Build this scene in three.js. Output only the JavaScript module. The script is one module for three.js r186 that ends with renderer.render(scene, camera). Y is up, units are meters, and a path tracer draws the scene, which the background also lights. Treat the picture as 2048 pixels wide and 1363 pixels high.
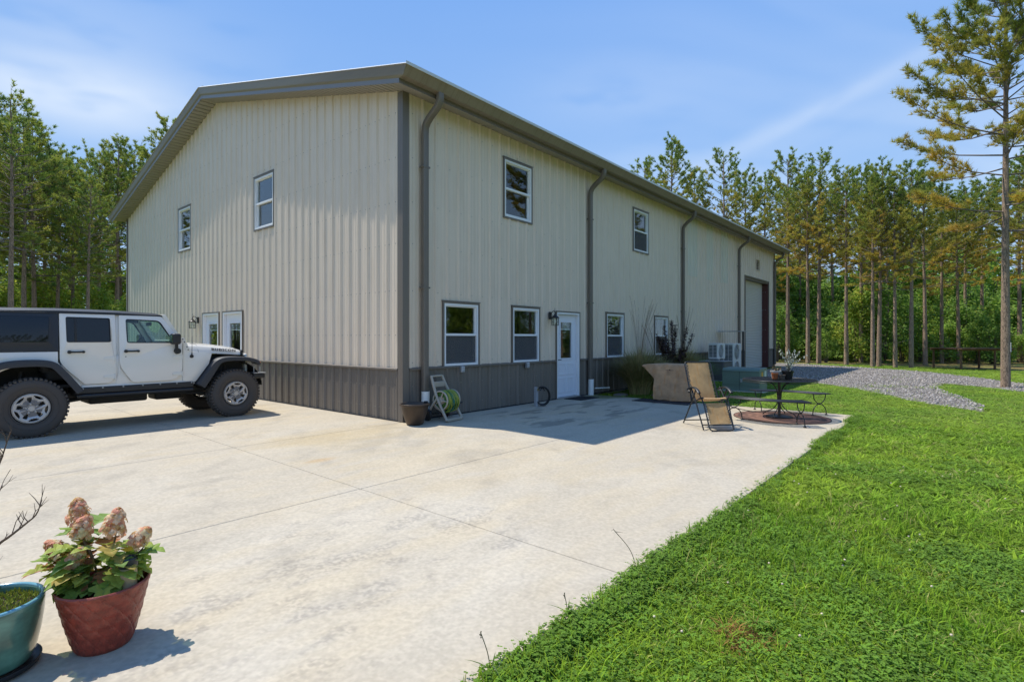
import * as THREE from 'three';
import { mergeGeometries, mergeVertices, toCreasedNormals } from 'three/addons/utils/BufferGeometryUtils.js';
import { RoundedBoxGeometry } from 'three/addons/geometries/RoundedBoxGeometry.js';
import { TextGeometry } from 'three/addons/geometries/TextGeometry.js';
import { FontLoader } from 'three/addons/loaders/FontLoader.js';

// ---------------------------------------------------------------- camera, sky, sun, exposure
const scene = new THREE.Scene();
const renderer = new THREE.WebGLRenderer();
renderer.toneMapping = THREE.LinearToneMapping;
renderer.toneMappingExposure = 1.45;
renderer.shadowMap.enabled = true;

const YAW = 0.7023;
const FWD = new THREE.Vector3(Math.cos(YAW), 0, -Math.sin(YAW));
const camera = new THREE.PerspectiveCamera(64.658, 1024 / 681, 0.05, 600);
camera.position.set(-6.0527, 1.5, 7.6598);
camera.lookAt(camera.position.clone().add(FWD));
camera.setViewOffset(2048, 1363, 0, 6.3, 2048, 1363);

const SUN = new THREE.Vector3(-0.155, 1, -0.498).normalize();
const sun = new THREE.DirectionalLight(new THREE.Color().setRGB(1.0, 0.955, 0.865), 3.55);
sun.position.copy(SUN).multiplyScalar(80);
sun.target.position.set(0, 0, 0);
sun.castShadow = true;
Object.assign(sun.shadow.camera, { left: -60, right: 60, top: 60, bottom: -60, near: 1, far: 200 });
sun.shadow.mapSize.set(4096, 4096);
scene.add(sun, sun.target);

// ---------------------------------------------------------------- noise
function rng(seed) { let a = seed >>> 0; return () => { a = (a + 0x6d2b79f5) | 0; let t = Math.imul(a ^ (a >>> 15), 1 | a); t = (t + Math.imul(t ^ (t >>> 7), 61 | t)) ^ t; return ((t ^ (t >>> 14)) >>> 0) / 4294967296; }; }
function hash2(x, y, s) { let h = Math.imul(x, 374761393) + Math.imul(y, 668265263) + Math.imul(s, 974634197); h = Math.imul(h ^ (h >>> 13), 1274126177); return ((h ^ (h >>> 16)) >>> 0) / 4294967296; }
function vnoise(x, y, s = 0, per = 0) {
  let xi = Math.floor(x), yi = Math.floor(y); const xf = x - xi, yf = y - yi, u = xf * xf * (3 - 2 * xf), v = yf * yf * (3 - 2 * yf);
  const w = (k) => (per ? ((k % per) + per) % per : k);
  const a = hash2(w(xi), w(yi), s), b = hash2(w(xi + 1), w(yi), s), c = hash2(w(xi), w(yi + 1), s), d = hash2(w(xi + 1), w(yi + 1), s);
  return a + (b - a) * u + (c - a) * v + (a - b - c + d) * u * v;
}
function fbm(x, y, oct, s = 0, per = 0) { let f = 0, a = 0.5, n = 0; for (let i = 0; i < oct; i++) { f += a * vnoise(x, y, s + i * 17, per); n += a; x *= 2; y *= 2; if (per) per *= 2; a *= 0.5; } return f / n; }
const clamp = (v, a, b) => Math.min(b, Math.max(a, v)), lerp = (a, b, t) => a + (b - a) * t, sstep = (a, b, x) => { const t = clamp((x - a) / (b - a), 0, 1); return t * t * (3 - 2 * t); };

// ---------------------------------------------------------------- sky: clear blue with thin cirrus
{
  const W = 1536, H = 768, data = new Float32Array(W * H * 4);
  for (let j = 0; j < H; j++) {
    const el = ((j + 0.5) / H - 0.5) * Math.PI, y = Math.sin(el), cy = Math.cos(el);
    for (let i = 0; i < W; i++) {
      const az = ((i + 0.5) / W - 0.5) * 2 * Math.PI, x = Math.cos(az) * cy, z = Math.sin(az) * cy;
      const t = Math.pow(clamp(y, 0, 1), 0.55);
      let r = lerp(0.41, 0.035, t), g = lerp(0.565, 0.185, t), b = lerp(0.71, 0.575, t);
      if (y > 0) {
        // thin cirrus, drawn out along one wind direction on a high flat layer
        const k = 1 / (y + 0.12), px = x * k, pz = z * k, ax = px * 0.83 + pz * 0.56, az2 = -px * 0.56 + pz * 0.83;
        const wx = fbm(ax * 0.7 + 3, az2 * 0.7, 3, 5) * 1.6, wz = fbm(ax * 0.7, az2 * 0.7 + 9, 3, 6) * 1.6;
        const streak = fbm(ax * 0.55 + wx, az2 * 2.6 + wz, 5, 11), cover = fbm(ax * 0.33 + 7, az2 * 0.4 + 2, 3, 23);
        let c = sstep(0.42, 0.80, streak) * sstep(0.42, 0.70, cover) * 0.26 * sstep(0.02, 0.16, y);
        c += 0.03 * sstep(0.35, 0.7, cover);
        // two cirrus bands seen in the photograph: one over the woods behind the car, one long streak over the drive
        const band = (ax0, az0, w, l, dip, strength, s) => {
          let da = az - az0; da = Math.atan2(Math.sin(da), Math.cos(da)); const de = el - ax0 - dip * da;
          const n = fbm(da * 9 + s, de * 34, 4, s), ragged = 0.35 + 0.9 * n;
          return strength * Math.exp(-(de * de) / (w * w * ragged)) * Math.exp(-(da * da) / (l * l)) * sstep(0.25, 0.72, n + 0.12);
        };
        c += band(0.335, -1.37, 0.045, 0.15, 0.06, 0.62, 41) + band(0.39, -1.40, 0.09, 0.22, 0.1, 0.22, 47) + band(0.36, -0.16, 0.016, 0.21, 0.33, 0.20, 53) + band(0.41, -0.52, 0.05, 0.17, -0.05, 0.12, 59) + band(0.30, -0.35, 0.05, 0.3, 0.1, 0.12, 61);
        c = clamp(c, 0, 0.72);
        r = lerp(r, 0.60, c); g = lerp(g, 0.66, c); b = lerp(b, 0.73, c);
      } else { const d = clamp(-y * 6, 0, 1); r = lerp(r, 0.16, d); g = lerp(g, 0.17, d); b = lerp(b, 0.12, d); }
      const o = (j * W + i) * 4; data[o] = r; data[o + 1] = g; data[o + 2] = b; data[o + 3] = 1;
    }
  }
  const t = new THREE.DataTexture(data, W, H, THREE.RGBAFormat, THREE.FloatType);
  t.mapping = THREE.EquirectangularReflectionMapping; t.magFilter = t.minFilter = THREE.LinearFilter; t.needsUpdate = true;
  scene.background = t; scene.environment = t;
}

// ---------------------------------------------------------------- helpers
const V = (x, y, z) => new THREE.Vector3(x, y, z);
const lin = (r, g, b) => new THREE.Color().setRGB(r, g, b);
const taken = new Map();
function numbered(n) { const k = taken.get(n) ?? 0; taken.set(n, k + 1); return k ? `${n}_${String(k).padStart(3, '0')}` : n; }
function shadows(o) { o.castShadow = o.receiveShadow = true; return o; }
function tag(o, label, category, group) { o.userData.label = label; o.userData.category = category; if (group) o.userData.group = group; return o; }
function thing(name, label, category, [x, y, z] = [0, 0, 0], turn = 0, group) { const o = new THREE.Group(); o.name = numbered(name); o.position.set(x, y, z); o.rotation.y = turn; scene.add(o); return tag(o, label, category, group); }
function part(name, geo, mat, parent) { const m = shadows(new THREE.Mesh(geo, mat)); m.name = name; parent.add(m); return m; }
function struct(name, geo, mat) { const m = shadows(new THREE.Mesh(geo, mat)); m.name = numbered(name); m.userData.kind = 'structure'; scene.add(m); return m; }
function copyOf(root, [x, y, z], turn, scale = 1, label, group) { const r = root.clone(); r.name = numbered(root.name.replace(/_\d{3}$/, '')); r.userData = { ...root.userData }; if (label) r.userData.label = label; if (group) r.userData.group = group; r.position.set(x, y, z); r.rotation.y = turn; if (typeof scale === 'number') r.scale.setScalar(scale); else r.scale.set(...scale); scene.add(r); return r; }
const moved = (g, x, y, z) => g.translate(x, y, z);
function box(x0, x1, y0, y1, z0, z1) { return new THREE.BoxGeometry(x1 - x0, y1 - y0, z1 - z0).translate((x0 + x1) / 2, (y0 + y1) / 2, (z0 + z1) / 2); }
function rbox(x0, x1, y0, y1, z0, z1, r = 0.01, seg = 2) { const w = x1 - x0, h = y1 - y0, d = z1 - z0; return new RoundedBoxGeometry(w, h, d, seg, Math.min(r, w / 2.01, h / 2.01, d / 2.01)).translate((x0 + x1) / 2, (y0 + y1) / 2, (z0 + z1) / 2); }
function cyl(r0, r1, h, seg = 20, open = false) { return new THREE.CylinderGeometry(r0, r1, h, seg, 1, open); }
function tube(pts, r, seg = 0, rad = 8, closed = false) { const c = new THREE.CatmullRomCurve3(pts.map((p) => (Array.isArray(p) ? V(...p) : p)), closed, 'centripetal'); return new THREE.TubeGeometry(c, seg || pts.length * 6, r, rad, closed); }
function bar(a, b, r0, r1 = r0, seg = 8) { const A = Array.isArray(a) ? V(...a) : a, B = Array.isArray(b) ? V(...b) : b, d = B.clone().sub(A), L = d.length(); const g = new THREE.CylinderGeometry(r1, r0, L, seg, 1); g.translate(0, L / 2, 0); g.applyQuaternion(new THREE.Quaternion().setFromUnitVectors(V(0, 1, 0), d.normalize())); return g.translate(A.x, A.y, A.z); }
function lathe(pts, seg = 40) { return new THREE.LatheGeometry(pts.map((p) => new THREE.Vector2(p[0], p[1])), seg); }
function plain(g) { g = g.index ? g.toNonIndexed() : g; for (const k of Object.keys(g.attributes)) if (!['position', 'normal', 'uv', 'color'].includes(k)) g.deleteAttribute(k); if (!g.attributes.normal) g.computeVertexNormals(); if (!g.attributes.uv) g.setAttribute('uv', new THREE.BufferAttribute(new Float32Array(g.attributes.position.count * 2), 2)); return g; }
function merge(list) { return mergeGeometries(list.map(plain)); }
// texture coordinates in metres, by the way each face points
function muv(g) { g = plain(g); const p = g.attributes.position, n = g.attributes.normal, uv = g.attributes.uv; for (let i = 0; i < p.count; i++) { const ax = Math.abs(n.getX(i)), ay = Math.abs(n.getY(i)), az = Math.abs(n.getZ(i)); if (ay >= ax && ay >= az) uv.setXY(i, p.getX(i), p.getZ(i)); else if (ax >= az) uv.setXY(i, p.getZ(i), p.getY(i)); else uv.setXY(i, p.getX(i), p.getY(i)); } return g; }
// triangles from a list of quads [a,b,c,d]
function quads(list, uvs) { const pos = [], uv = []; list.forEach((q, k) => { for (const i of [0, 1, 2, 0, 2, 3]) { pos.push(...q[i]); uv.push(...(uvs ? uvs[k][i] : [q[i][0], q[i][1]])); } }); const g = new THREE.BufferGeometry(); g.setAttribute('position', new THREE.Float32BufferAttribute(pos, 3)); g.setAttribute('uv', new THREE.Float32BufferAttribute(uv, 2)); g.computeVertexNormals(); return g; }
function extrude(shape, depth, bevel = 0, curve = 12) { return new THREE.ExtrudeGeometry(shape, { depth, bevelEnabled: bevel > 0, bevelSize: bevel, bevelThickness: bevel, bevelOffset: -bevel, bevelSegments: 2, curveSegments: curve }); }
function poly(pts) { const s = new THREE.Shape(); pts.forEach((p, i) => (i ? s.lineTo(p[0], p[1]) : s.moveTo(p[0], p[1]))); s.closePath(); return s; }
// polygon with rounded corners: points [x, y, radius]
function rpoly(pts, C = THREE.Shape) {
  const s = new C(), n = pts.length;
  for (let i = 0; i < n; i++) {
    const p = pts[i], a = pts[(i + n - 1) % n], b = pts[(i + 1) % n], r = p[2] ?? 0;
    const da = Math.hypot(a[0] - p[0], a[1] - p[1]), db = Math.hypot(b[0] - p[0], b[1] - p[1]), ra = Math.min(r, da / 2) / da, rb = Math.min(r, db / 2) / db;
    const s0 = [p[0] + (a[0] - p[0]) * ra, p[1] + (a[1] - p[1]) * ra], s1 = [p[0] + (b[0] - p[0]) * rb, p[1] + (b[1] - p[1]) * rb];
    if (i) s.lineTo(...s0); else s.moveTo(...s0);
    if (r) s.quadraticCurveTo(p[0], p[1], ...s1);
  }
  s.closePath(); return s;
}
function dataTex(W, H, fn, { srgb = false, repeat = [1, 1], wrap = THREE.RepeatWrapping } = {}) {
  const d = new Uint8Array(W * H * 4);
  for (let j = 0; j < H; j++) for (let i = 0; i < W; i++) { const c = fn(i, j), o = (j * W + i) * 4; d[o] = clamp(c[0], 0, 1) * 255; d[o + 1] = clamp(c[1], 0, 1) * 255; d[o + 2] = clamp(c[2], 0, 1) * 255; d[o + 3] = 255; }
  const t = new THREE.DataTexture(d, W, H); t.wrapS = t.wrapT = wrap; t.magFilter = THREE.LinearFilter; t.minFilter = THREE.LinearMipmapLinearFilter; t.generateMipmaps = true; if (srgb) t.colorSpace = THREE.SRGBColorSpace; t.repeat.set(...repeat); t.needsUpdate = true; return t;
}
// a slow field computed on a coarse grid and read back smoothly
function field(W, H, fn) { const d = new Float32Array(W * H); for (let j = 0; j < H; j++) for (let i = 0; i < W; i++) d[j * W + i] = fn((i + 0.5) / W, (j + 0.5) / H); return (u, v) => { const x = clamp(u * W - 0.5, 0, W - 1.001), y = clamp(v * H - 0.5, 0, H - 1.001), i = Math.floor(x), j = Math.floor(y), a = x - i, b = y - j, o = j * W + i; return (d[o] * (1 - a) + d[o + 1] * a) * (1 - b) + (d[o + W] * (1 - a) + d[o + W + 1] * a) * b; }; }
const gray = (v) => [v, v, v];
const std = (c, roughness = 0.7, more = {}) => new THREE.MeshStandardMaterial({ color: c, roughness, ...more });
const phys = (c, roughness = 0.7, more = {}) => new THREE.MeshPhysicalMaterial({ color: c, roughness, ...more });

// ---------------------------------------------------------------- shared textures and materials
const grainTex = dataTex(512, 512, (i, j) => gray(0.55 * fbm(i / 6, j / 6, 3, 3, 86) + 0.45 * hash2(i, j, 9)), { repeat: [1 / 0.6, 1 / 0.6] });
const cloudTex = dataTex(512, 512, (i, j) => gray(fbm(i / 64, j / 64, 6, 31, 8)), { repeat: [0.5, 0.5] });
// painted sheet steel: faint dirt runs and chalky mottling, as a multiplier on the paint colour
function sheetTex(dirt, seed) { return dataTex(512, 512, (i, j) => {
  const run = fbm(i / 3, j / 85, 3, seed, 0), mott = fbm(i / 30, j / 30, 4, seed + 3, 0), fine = fbm(i / 2, j / 2, 2, seed + 7, 0);
  const v = 1 - dirt * (0.55 * sstep(0.45, 0.85, run) + 0.5 * (mott - 0.3) + 0.25 * (fine - 0.4)); const w = 1 - dirt * 0.35 * sstep(0.5, 0.8, run);
  return [v, v * lerp(1, w, 0.4), v * w]; }, { srgb: true, repeat: [1 / 5.3, 1 / 5.3], wrap: THREE.MirroredRepeatWrapping }); }
const M = {};
M.stone = std(lin(0.72, 0.60, 0.465), 0.42, { map: sheetTex(0.055, 101) });
M.taupe = std(lin(0.17, 0.145, 0.12), 0.4, { map: sheetTex(0.10, 131) });
M.trim = std(lin(0.165, 0.14, 0.115), 0.4, { map: sheetTex(0.10, 151) });
M.gutter = std(lin(0.23, 0.195, 0.145), 0.4, { map: sheetTex(0.14, 171) });
M.soffit = std(lin(0.30, 0.27, 0.225), 0.5);
M.roof = std(lin(0.60, 0.60, 0.58), 0.4);
M.vinyl = std(lin(0.80, 0.80, 0.79), 0.4);
M.doorWhite = std(lin(0.74, 0.75, 0.78), 0.42);
M.glass = phys(lin(0.93, 0.97, 0.95), 0.015, { transmission: 1, thickness: 0, ior: 1.52 });
M.screen = phys(lin(0.10, 0.10, 0.10), 0.8, { transparent: true, opacity: 0.62 });
M.black = std(lin(0.018, 0.018, 0.019), 0.5);
M.blackMetal = std(lin(0.022, 0.021, 0.020), 0.42, { metalness: 0.2 });
M.screw = std(lin(0.30, 0.28, 0.24), 0.4, { metalness: 0.4 });
M.pvc = std(lin(0.78, 0.78, 0.74), 0.4);
M.dark = std(lin(0.02, 0.02, 0.022), 0.8);
M.galv = std(lin(0.42, 0.43, 0.44), 0.45, { metalness: 0.6 });

// ================================================================ GROUND
const GY = -0.055;                                   // lawn level; the concrete's top is y = 0
// gravel outline on the ground (x, z)
const GRAVEL = [[15.3, 0.25], [15.2, 2.2], [14.4, 3.9], [12.9, 5.1], [11.5, 5.95], [10.2, 6.6], [9.3, 7.25], [8.7, 7.9], [10.0, 7.95], [11.6, 7.65], [13.6, 7.2], [15.4, 6.9], [16.9, 7.1], [16.2, 7.9], [14.6, 9.0], [11.0, 12.2], [8.0, 16.5], [9.6, 17.6], [12.6, 13.4], [16.6, 9.9], [20.4, 8.3], [24.2, 6.4], [27.0, 3.1], [29.6, -0.9], [30.5, -6], [24.6, -6], [24.6, 0.25]];
function inPoly(P, x, z) { let c = false; for (let i = 0, j = P.length - 1; i < P.length; j = i++) { const a = P[i], b = P[j]; if (a[1] > z !== b[1] > z && x < ((b[0] - a[0]) * (z - a[1])) / (b[1] - a[1]) + a[0]) c = !c; } return c; }
const SLAB = { x0: -15, x1: 6.2, z0: -9, z1: 6.05 };
const BW = 16.2, BL = 24.06, APEX = -8.1, SLOPE = 0.255;

const soilTex = dataTex(512, 512, (i, j) => { const a = fbm(i / 40, j / 40, 5, 201, 0), b = fbm(i / 5, j / 5, 3, 207, 0), c = sstep(0.35, 0.65, fbm(i / 130, j / 130, 4, 211, 0)); const v = 0.55 + 0.7 * b * a; return [lerp(0.40, 0.36, c) * v * 1.2, lerp(0.46, 0.45, c) * v * 1.25, lerp(0.17, 0.13, c) * v]; }, { srgb: true, repeat: [1 / 4, 1 / 4], wrap: THREE.MirroredRepeatWrapping });
const litterTex = dataTex(512, 512, (i, j) => { const a = fbm(i / 4, j / 9, 4, 221, 0), b = fbm(i / 60, j / 60, 4, 223, 0); const g = sstep(0.45, 0.62, b); return [lerp(0.46, 0.40, g) * (0.5 + a), lerp(0.38, 0.44, g) * (0.5 + a), lerp(0.20, 0.16, g) * (0.5 + a)]; }, { srgb: true, repeat: [1 / 4, 1 / 4], wrap: THREE.MirroredRepeatWrapping });
function flat(x0, x1, z0, z1, y) { return quads([[[x0, y, z1], [x1, y, z1], [x1, y, z0], [x0, y, z0]]], [[[x0, z1], [x1, z1], [x1, z0], [x0, z0]]]); }
struct('ground', flat(-260, 300, -280, 260, GY), std(lin(1, 1, 1), 0.95, { map: soilTex }));
{
  // woodland floor beyond the drive and behind the car
  const out = [[31, -7], [30.4, -1], [27.6, 3.8], [25.4, 7.2], [23.4, 10.2], [22.5, 14], [22, 30], [120, 60], [160, -100], [-70, -120], [-60, -17], [-10, -18.5], [0, -18.2], [14, -19], [26, -18], [30.5, -12]];
  const s = poly(out.map(([x, z]) => [x, -z])), g = new THREE.ShapeGeometry(s); g.rotateX(-Math.PI / 2); g.translate(0, GY + 0.004, 0);
  const uv = g.attributes.uv, p = g.attributes.position; for (let i = 0; i < p.count; i++) uv.setXY(i, p.getX(i), p.getZ(i));
  struct('forest_floor', g, std(lin(1, 1, 1), 0.95, { map: litterTex }));
}
// concrete: stained, trowelled, with tan and grey patches
const CX0 = -15, CX1 = 6.3, CZ0 = -9, CZ1 = 6.1;
const CF = (fn, W = 640, H = 455) => field(W, H, (u, v) => fn(lerp(CX0, CX1, u), lerp(CZ0, CZ1, v)));
const cWx = CF((x, z) => fbm(x * 0.9, z * 0.9, 4, 301) * 1.2, 200, 142), cWz = CF((x, z) => fbm(x * 0.9 + 5, z * 0.9, 4, 302) * 1.2, 200, 142);
const uOf = (x) => (x - CX0) / (CX1 - CX0), vOf = (z) => (z - CZ0) / (CZ1 - CZ0), wxAt = (x, z) => cWx(uOf(x), vOf(z)), wzAt = (x, z) => cWz(uOf(x), vOf(z));
const cSweep = CF((x, z) => fbm(x * 1.5 + wxAt(x, z), z * 5.5 + wzAt(x, z) * 2, 4, 303)), cSweep2 = CF((x, z) => fbm((x + z) * 2.2 + wxAt(x, z), (z - x) * 0.7, 4, 305)), cBroad = CF((x, z) => fbm(x * 0.55 + wzAt(x, z), z * 0.55 + wxAt(x, z), 4, 307)), cGrey = CF((x, z) => fbm(x * 3.1, z * 3.1, 4, 311)), cChalk = CF((x, z) => fbm(x * 1.3 + 11 + wxAt(x, z), z * 2.4 + wzAt(x, z), 4, 313)), cRag = CF((x, z) => fbm(x * 2, z * 2, 4, 315)), cScab = CF((x, z) => fbm(x * 4.2 + 3, z * 6.5, 4, 317), 1024, 728), cWet = CF((x, z) => fbm(x * 1.6 + 2, z * 4.6 + 1, 4, 321));
const concreteTex = dataTex(2048, 1456, (i, j) => {
  const u = (i + 0.5) / 2048, v0 = (j + 0.5) / 1456, x = lerp(CX0, CX1, u), z = lerp(CZ0, CZ1, v0);
  const sweep = cSweep(u, v0), broad = cBroad(u, v0), rag = cRag(u, v0), fine = vnoise(x * 55, z * 55, 309), spk = hash2(i, j, 5);
  let r = 0.708, g = 0.664, b = 0.585;
  const tan = sstep(0.42, 0.70, 0.5 * broad + 0.5 * sweep); r -= 0.014 * tan; g -= 0.022 * tan; b -= 0.038 * tan;
  const grey = sstep(0.52, 0.74, 0.55 * cSweep2(u, v0) + 0.45 * cGrey(u, v0)); r -= 0.045 * grey; g -= 0.041 * grey; b -= 0.033 * grey;
  const chalk = sstep(0.5, 0.72, cChalk(u, v0)); r += 0.015 * chalk; g += 0.017 * chalk; b += 0.02 * chalk;
  // the worn pale round area in front, with rough grey scabs in it
  const dx = x + 3.9, dz = z - 4.55, rr = Math.hypot(dx * 0.82 + dz * 0.2, dz) + 0.45 * (rag - 0.5);
  const worn = 1 - sstep(1.0, 1.28, rr); r += 0.016 * worn; g += 0.018 * worn; b += 0.02 * worn;
  const scab = worn * sstep(0.54, 0.68, cScab(u, v0)) * sstep(0.35, 0.65, vnoise(x * 60, z * 60, 318)); r -= 0.07 * scab; g -= 0.065 * scab; b -= 0.05 * scab;
  // rusty tan stain at the foot of the corner
  const st = Math.hypot((x + 1.5) * 0.75, (z - 0.3) * 1.5), rust = (1 - sstep(0.35, 1.25, st + 0.5 * (rag - 0.5))) * 0.6; r -= 0.02 * rust; g -= 0.05 * rust; b -= 0.11 * rust;
  const rt2 = Math.hypot(x + 2.55, (z - 1.6) * 2.2); const rs = (1 - sstep(0.05, 0.3, rt2 + 0.3 * (sweep - 0.5))) * 0.6; g -= 0.07 * rs; b -= 0.14 * rs;
  // damp algae streaks and dark puddle marks along the long wall
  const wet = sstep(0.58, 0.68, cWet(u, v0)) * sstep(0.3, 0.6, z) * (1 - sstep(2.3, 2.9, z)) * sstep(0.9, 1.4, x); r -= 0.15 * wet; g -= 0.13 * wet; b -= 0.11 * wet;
  const alg = (1 - sstep(0.25, 0.7, Math.hypot((x - 6.15) * 0.7, (z - 0.55) * 1.2) + 0.5 * (broad - 0.5))); r -= 0.26 * alg; g -= 0.22 * alg; b -= 0.28 * alg;
  const v = 1 + 0.10 * (fine - 0.5) + 0.05 * (spk - 0.5) + 0.09 * (sweep - 0.5) + 0.06 * (broad - 0.5);
  return [r * v, g * v, b * v];
}, { srgb: true, wrap: THREE.ClampToEdgeWrapping });
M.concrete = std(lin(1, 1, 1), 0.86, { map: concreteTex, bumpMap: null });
{
  // sections cut by the saw joints; each is a block of its own with a narrow recessed joint between
  const xs = [-15, -9.1, -6.05, -2.97, 0.02, 6.2], zs = [-9, -3.05, 0, 3.05, 6.05], J = 0.0045;
  const pad = new THREE.Group(); pad.name = 'concrete_pad'; pad.userData.kind = 'structure'; scene.add(pad);
  for (let a = 0; a < xs.length - 1; a++) for (let b = 0; b < zs.length - 1; b++) {
    let x0 = xs[a], x1 = xs[a + 1], z0 = zs[b], z1 = zs[b + 1];
    if (x0 >= 0 && z1 <= 0) continue;
    const skew = (x, z) => x + (Math.abs(x + 2.97) < 0.01 ? -0.016 * (z + 0) + 0.08 : 0);
    const P = (x, y, z, ox, oz) => [skew(x, z) + ox, y, z + oz], c = 0.004;
    const t = [P(x0, 0, z1, J + c, -J - c), P(x1, 0, z1, -J - c, -J - c), P(x1, 0, z0, -J - c, J + c), P(x0, 0, z0, J + c, J + c)];
    const e = [P(x0, -c, z1, J, -J), P(x1, -c, z1, -J, -J), P(x1, -c, z0, -J, J), P(x0, -c, z0, J, J)];
    const q = e.map((p) => [p[0], -0.11, p[2]]);
    const L = [t]; for (let k = 0; k < 4; k++) { const n = (k + 1) % 4; L.push([e[k], e[n], t[n], t[k]], [q[k], q[n], e[n], e[k]]); }
    const uvOf = (p) => [(p[0] - CX0) / (CX1 - CX0), (p[2] - CZ0) / (CZ1 - CZ0)];
    part('slab_section', quads(L, L.map((f) => f.map(uvOf))), M.concrete, pad);
  }
  part('joint_filler', flat(-15, 6.18, -9, 6.03, -0.022), std(lin(0.10, 0.09, 0.08), 0.95), pad);
}
// gravel
const gravelTex = dataTex(1024, 1024, (i, j) => {
  let best = 9, id = 0; const cx = i / 7, cy = j / 7, xi = Math.floor(cx), yi = Math.floor(cy);
  for (let a = -1; a <= 1; a++) for (let b = -1; b <= 1; b++) { const x = xi + a, y = yi + b, d = Math.hypot(x + hash2(x, y, 1) - cx, y + hash2(x, y, 2) - cy); if (d < best) { best = d; id = hash2(x, y, 3); } }
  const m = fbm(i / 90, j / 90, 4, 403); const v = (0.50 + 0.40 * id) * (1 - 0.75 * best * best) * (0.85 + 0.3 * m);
  return [v * 0.90, v * 0.85, v * 0.79]; }, { srgb: true, repeat: [1 / 3.2, 1 / 3.2], wrap: THREE.MirroredRepeatWrapping });
const gravelBump = dataTex(512, 512, (i, j) => gray(0.5 * hash2(i >> 1, j >> 1, 7) + 0.5 * fbm(i / 3, j / 3, 2, 405)), { repeat: [1 / 1.3, 1 / 1.3] });
{
  const rnd = rng(77), P = []; for (let i = 0; i < GRAVEL.length; i++) { const a = GRAVEL[i], b = GRAVEL[(i + 1) % GRAVEL.length], n = Math.max(1, Math.ceil(Math.hypot(b[0] - a[0], b[1] - a[1]) / 0.35)); for (let k = 0; k < n; k++) { const w = a[1] < 0.5 && b[1] < 0.5 ? 0 : 0.13; P.push([lerp(a[0], b[0], k / n) + (rnd() - 0.5) * w * 2, lerp(a[1], b[1], k / n) + (rnd() - 0.5) * w * 2]); } }
  const g = new THREE.ShapeGeometry(poly(P.map(([x, z]) => [x, -z]))); g.rotateX(-Math.PI / 2); g.translate(0, GY + 0.03, 0);
  const uv = g.attributes.uv, p = g.attributes.position; for (let i = 0; i < p.count; i++) uv.setXY(i, p.getX(i), p.getZ(i));
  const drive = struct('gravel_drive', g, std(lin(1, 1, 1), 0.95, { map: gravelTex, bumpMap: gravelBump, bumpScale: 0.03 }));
  // loose stones on it
  const s = new THREE.IcosahedronGeometry(0.02, 0); s.scale(1, 0.65, 0.85); const N = 16000, im = shadows(new THREE.InstancedMesh(s, std(lin(0.38, 0.35, 0.32), 0.9), N)), m = new THREE.Matrix4(), q = new THREE.Quaternion(); let k = 0;
  while (k < N) { const x = 8.5 + rnd() * 21, z = 0.3 + rnd() * 10; if (!inPoly(GRAVEL, x, z)) continue; q.setFromEuler(new THREE.Euler(rnd() * 6, rnd() * 6, rnd() * 6)); const sc = 0.6 + rnd() * rnd() * 1.6; m.compose(V(x, GY + 0.034 + sc * 0.004, z), q, V(sc, sc, sc)); im.setMatrixAt(k, m); const t = 0.55 + rnd() * 0.8; im.setColorAt(k, lin(t, t * 0.97, t * 0.95)); k++; }
  im.name = 'gravel_stones'; tag(im, 'loose grey gravel stones scattered over the drive', 'gravel'); im.userData.kind = 'stuff'; scene.add(im);
}

// ================================================================ METAL BUILDING
const EY = 5.98;                                     // gutter lip height
const BASE = thing('metal_building', 'large beige ribbed metal building with dark taupe wainscot and gabled roof', 'building');
const wallTop = (z) => EY - 0.10 + SLOPE * (Math.abs(z - APEX) < 99 ? (8.1 - Math.abs(z - APEX)) : 0);   // soffit line on the gable
const PITCH = 0.305;
const LONG_OPEN = [[0.96, 1.90, 0.955, 2.17], [3.0, 3.95, 0.955, 2.17], [4.66, 5.66, 0, 2.13], [7.04, 8.0, 0.955, 2.17], [10.07, 11.02, 0.955, 2.17], [2.72, 3.66, 4.13, 5.37], [8.62, 9.58, 4.13, 5.37], [19.26, 22.98, 0, 4.27], [20.85, 21.5, 4.68, 5.26]];
const GABLE_OPEN = [[4.79, 5.76, 4.15, 5.40], [9.94, 10.92, 4.15, 5.42], [6.46, 7.64, 0, 2.18], [7.92, 9.02, 0, 2.18]];
function profile(s0, s1, cuts) {
  const P = []; const add = (s, d) => { if (s >= s0 - 1e-6 && s <= s1 + 1e-6) P.push([s, d]); };
  for (let k = Math.floor(s0 / PITCH) - 1; k <= Math.ceil(s1 / PITCH) + 1; k++) { const c = (k + 0.5) * PITCH;
    for (const [o, d] of [[-0.042, 0], [-0.016, 0.029], [0.016, 0.029], [0.042, 0], [0.085, 0], [0.094, 0.004], [0.118, 0.004], [0.127, 0], [0.178, 0], [0.187, 0.004], [0.211, 0.004], [0.220, 0]]) add(c + o, d); }
  const at = (s) => { for (let i = 0; i < P.length - 1; i++) if (s >= P[i][0] && s <= P[i + 1][0]) return lerp(P[i][1], P[i + 1][1], (s - P[i][0]) / (P[i + 1][0] - P[i][0] || 1)); return 0; };
  for (const c of [s0, s1, ...cuts]) if (c >= s0 && c <= s1) P.push([c, at(c)]);
  P.sort((a, b) => a[0] - b[0]); return P.filter((p, i) => !i || p[0] - P[i - 1][0] > 1e-5);
}
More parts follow.
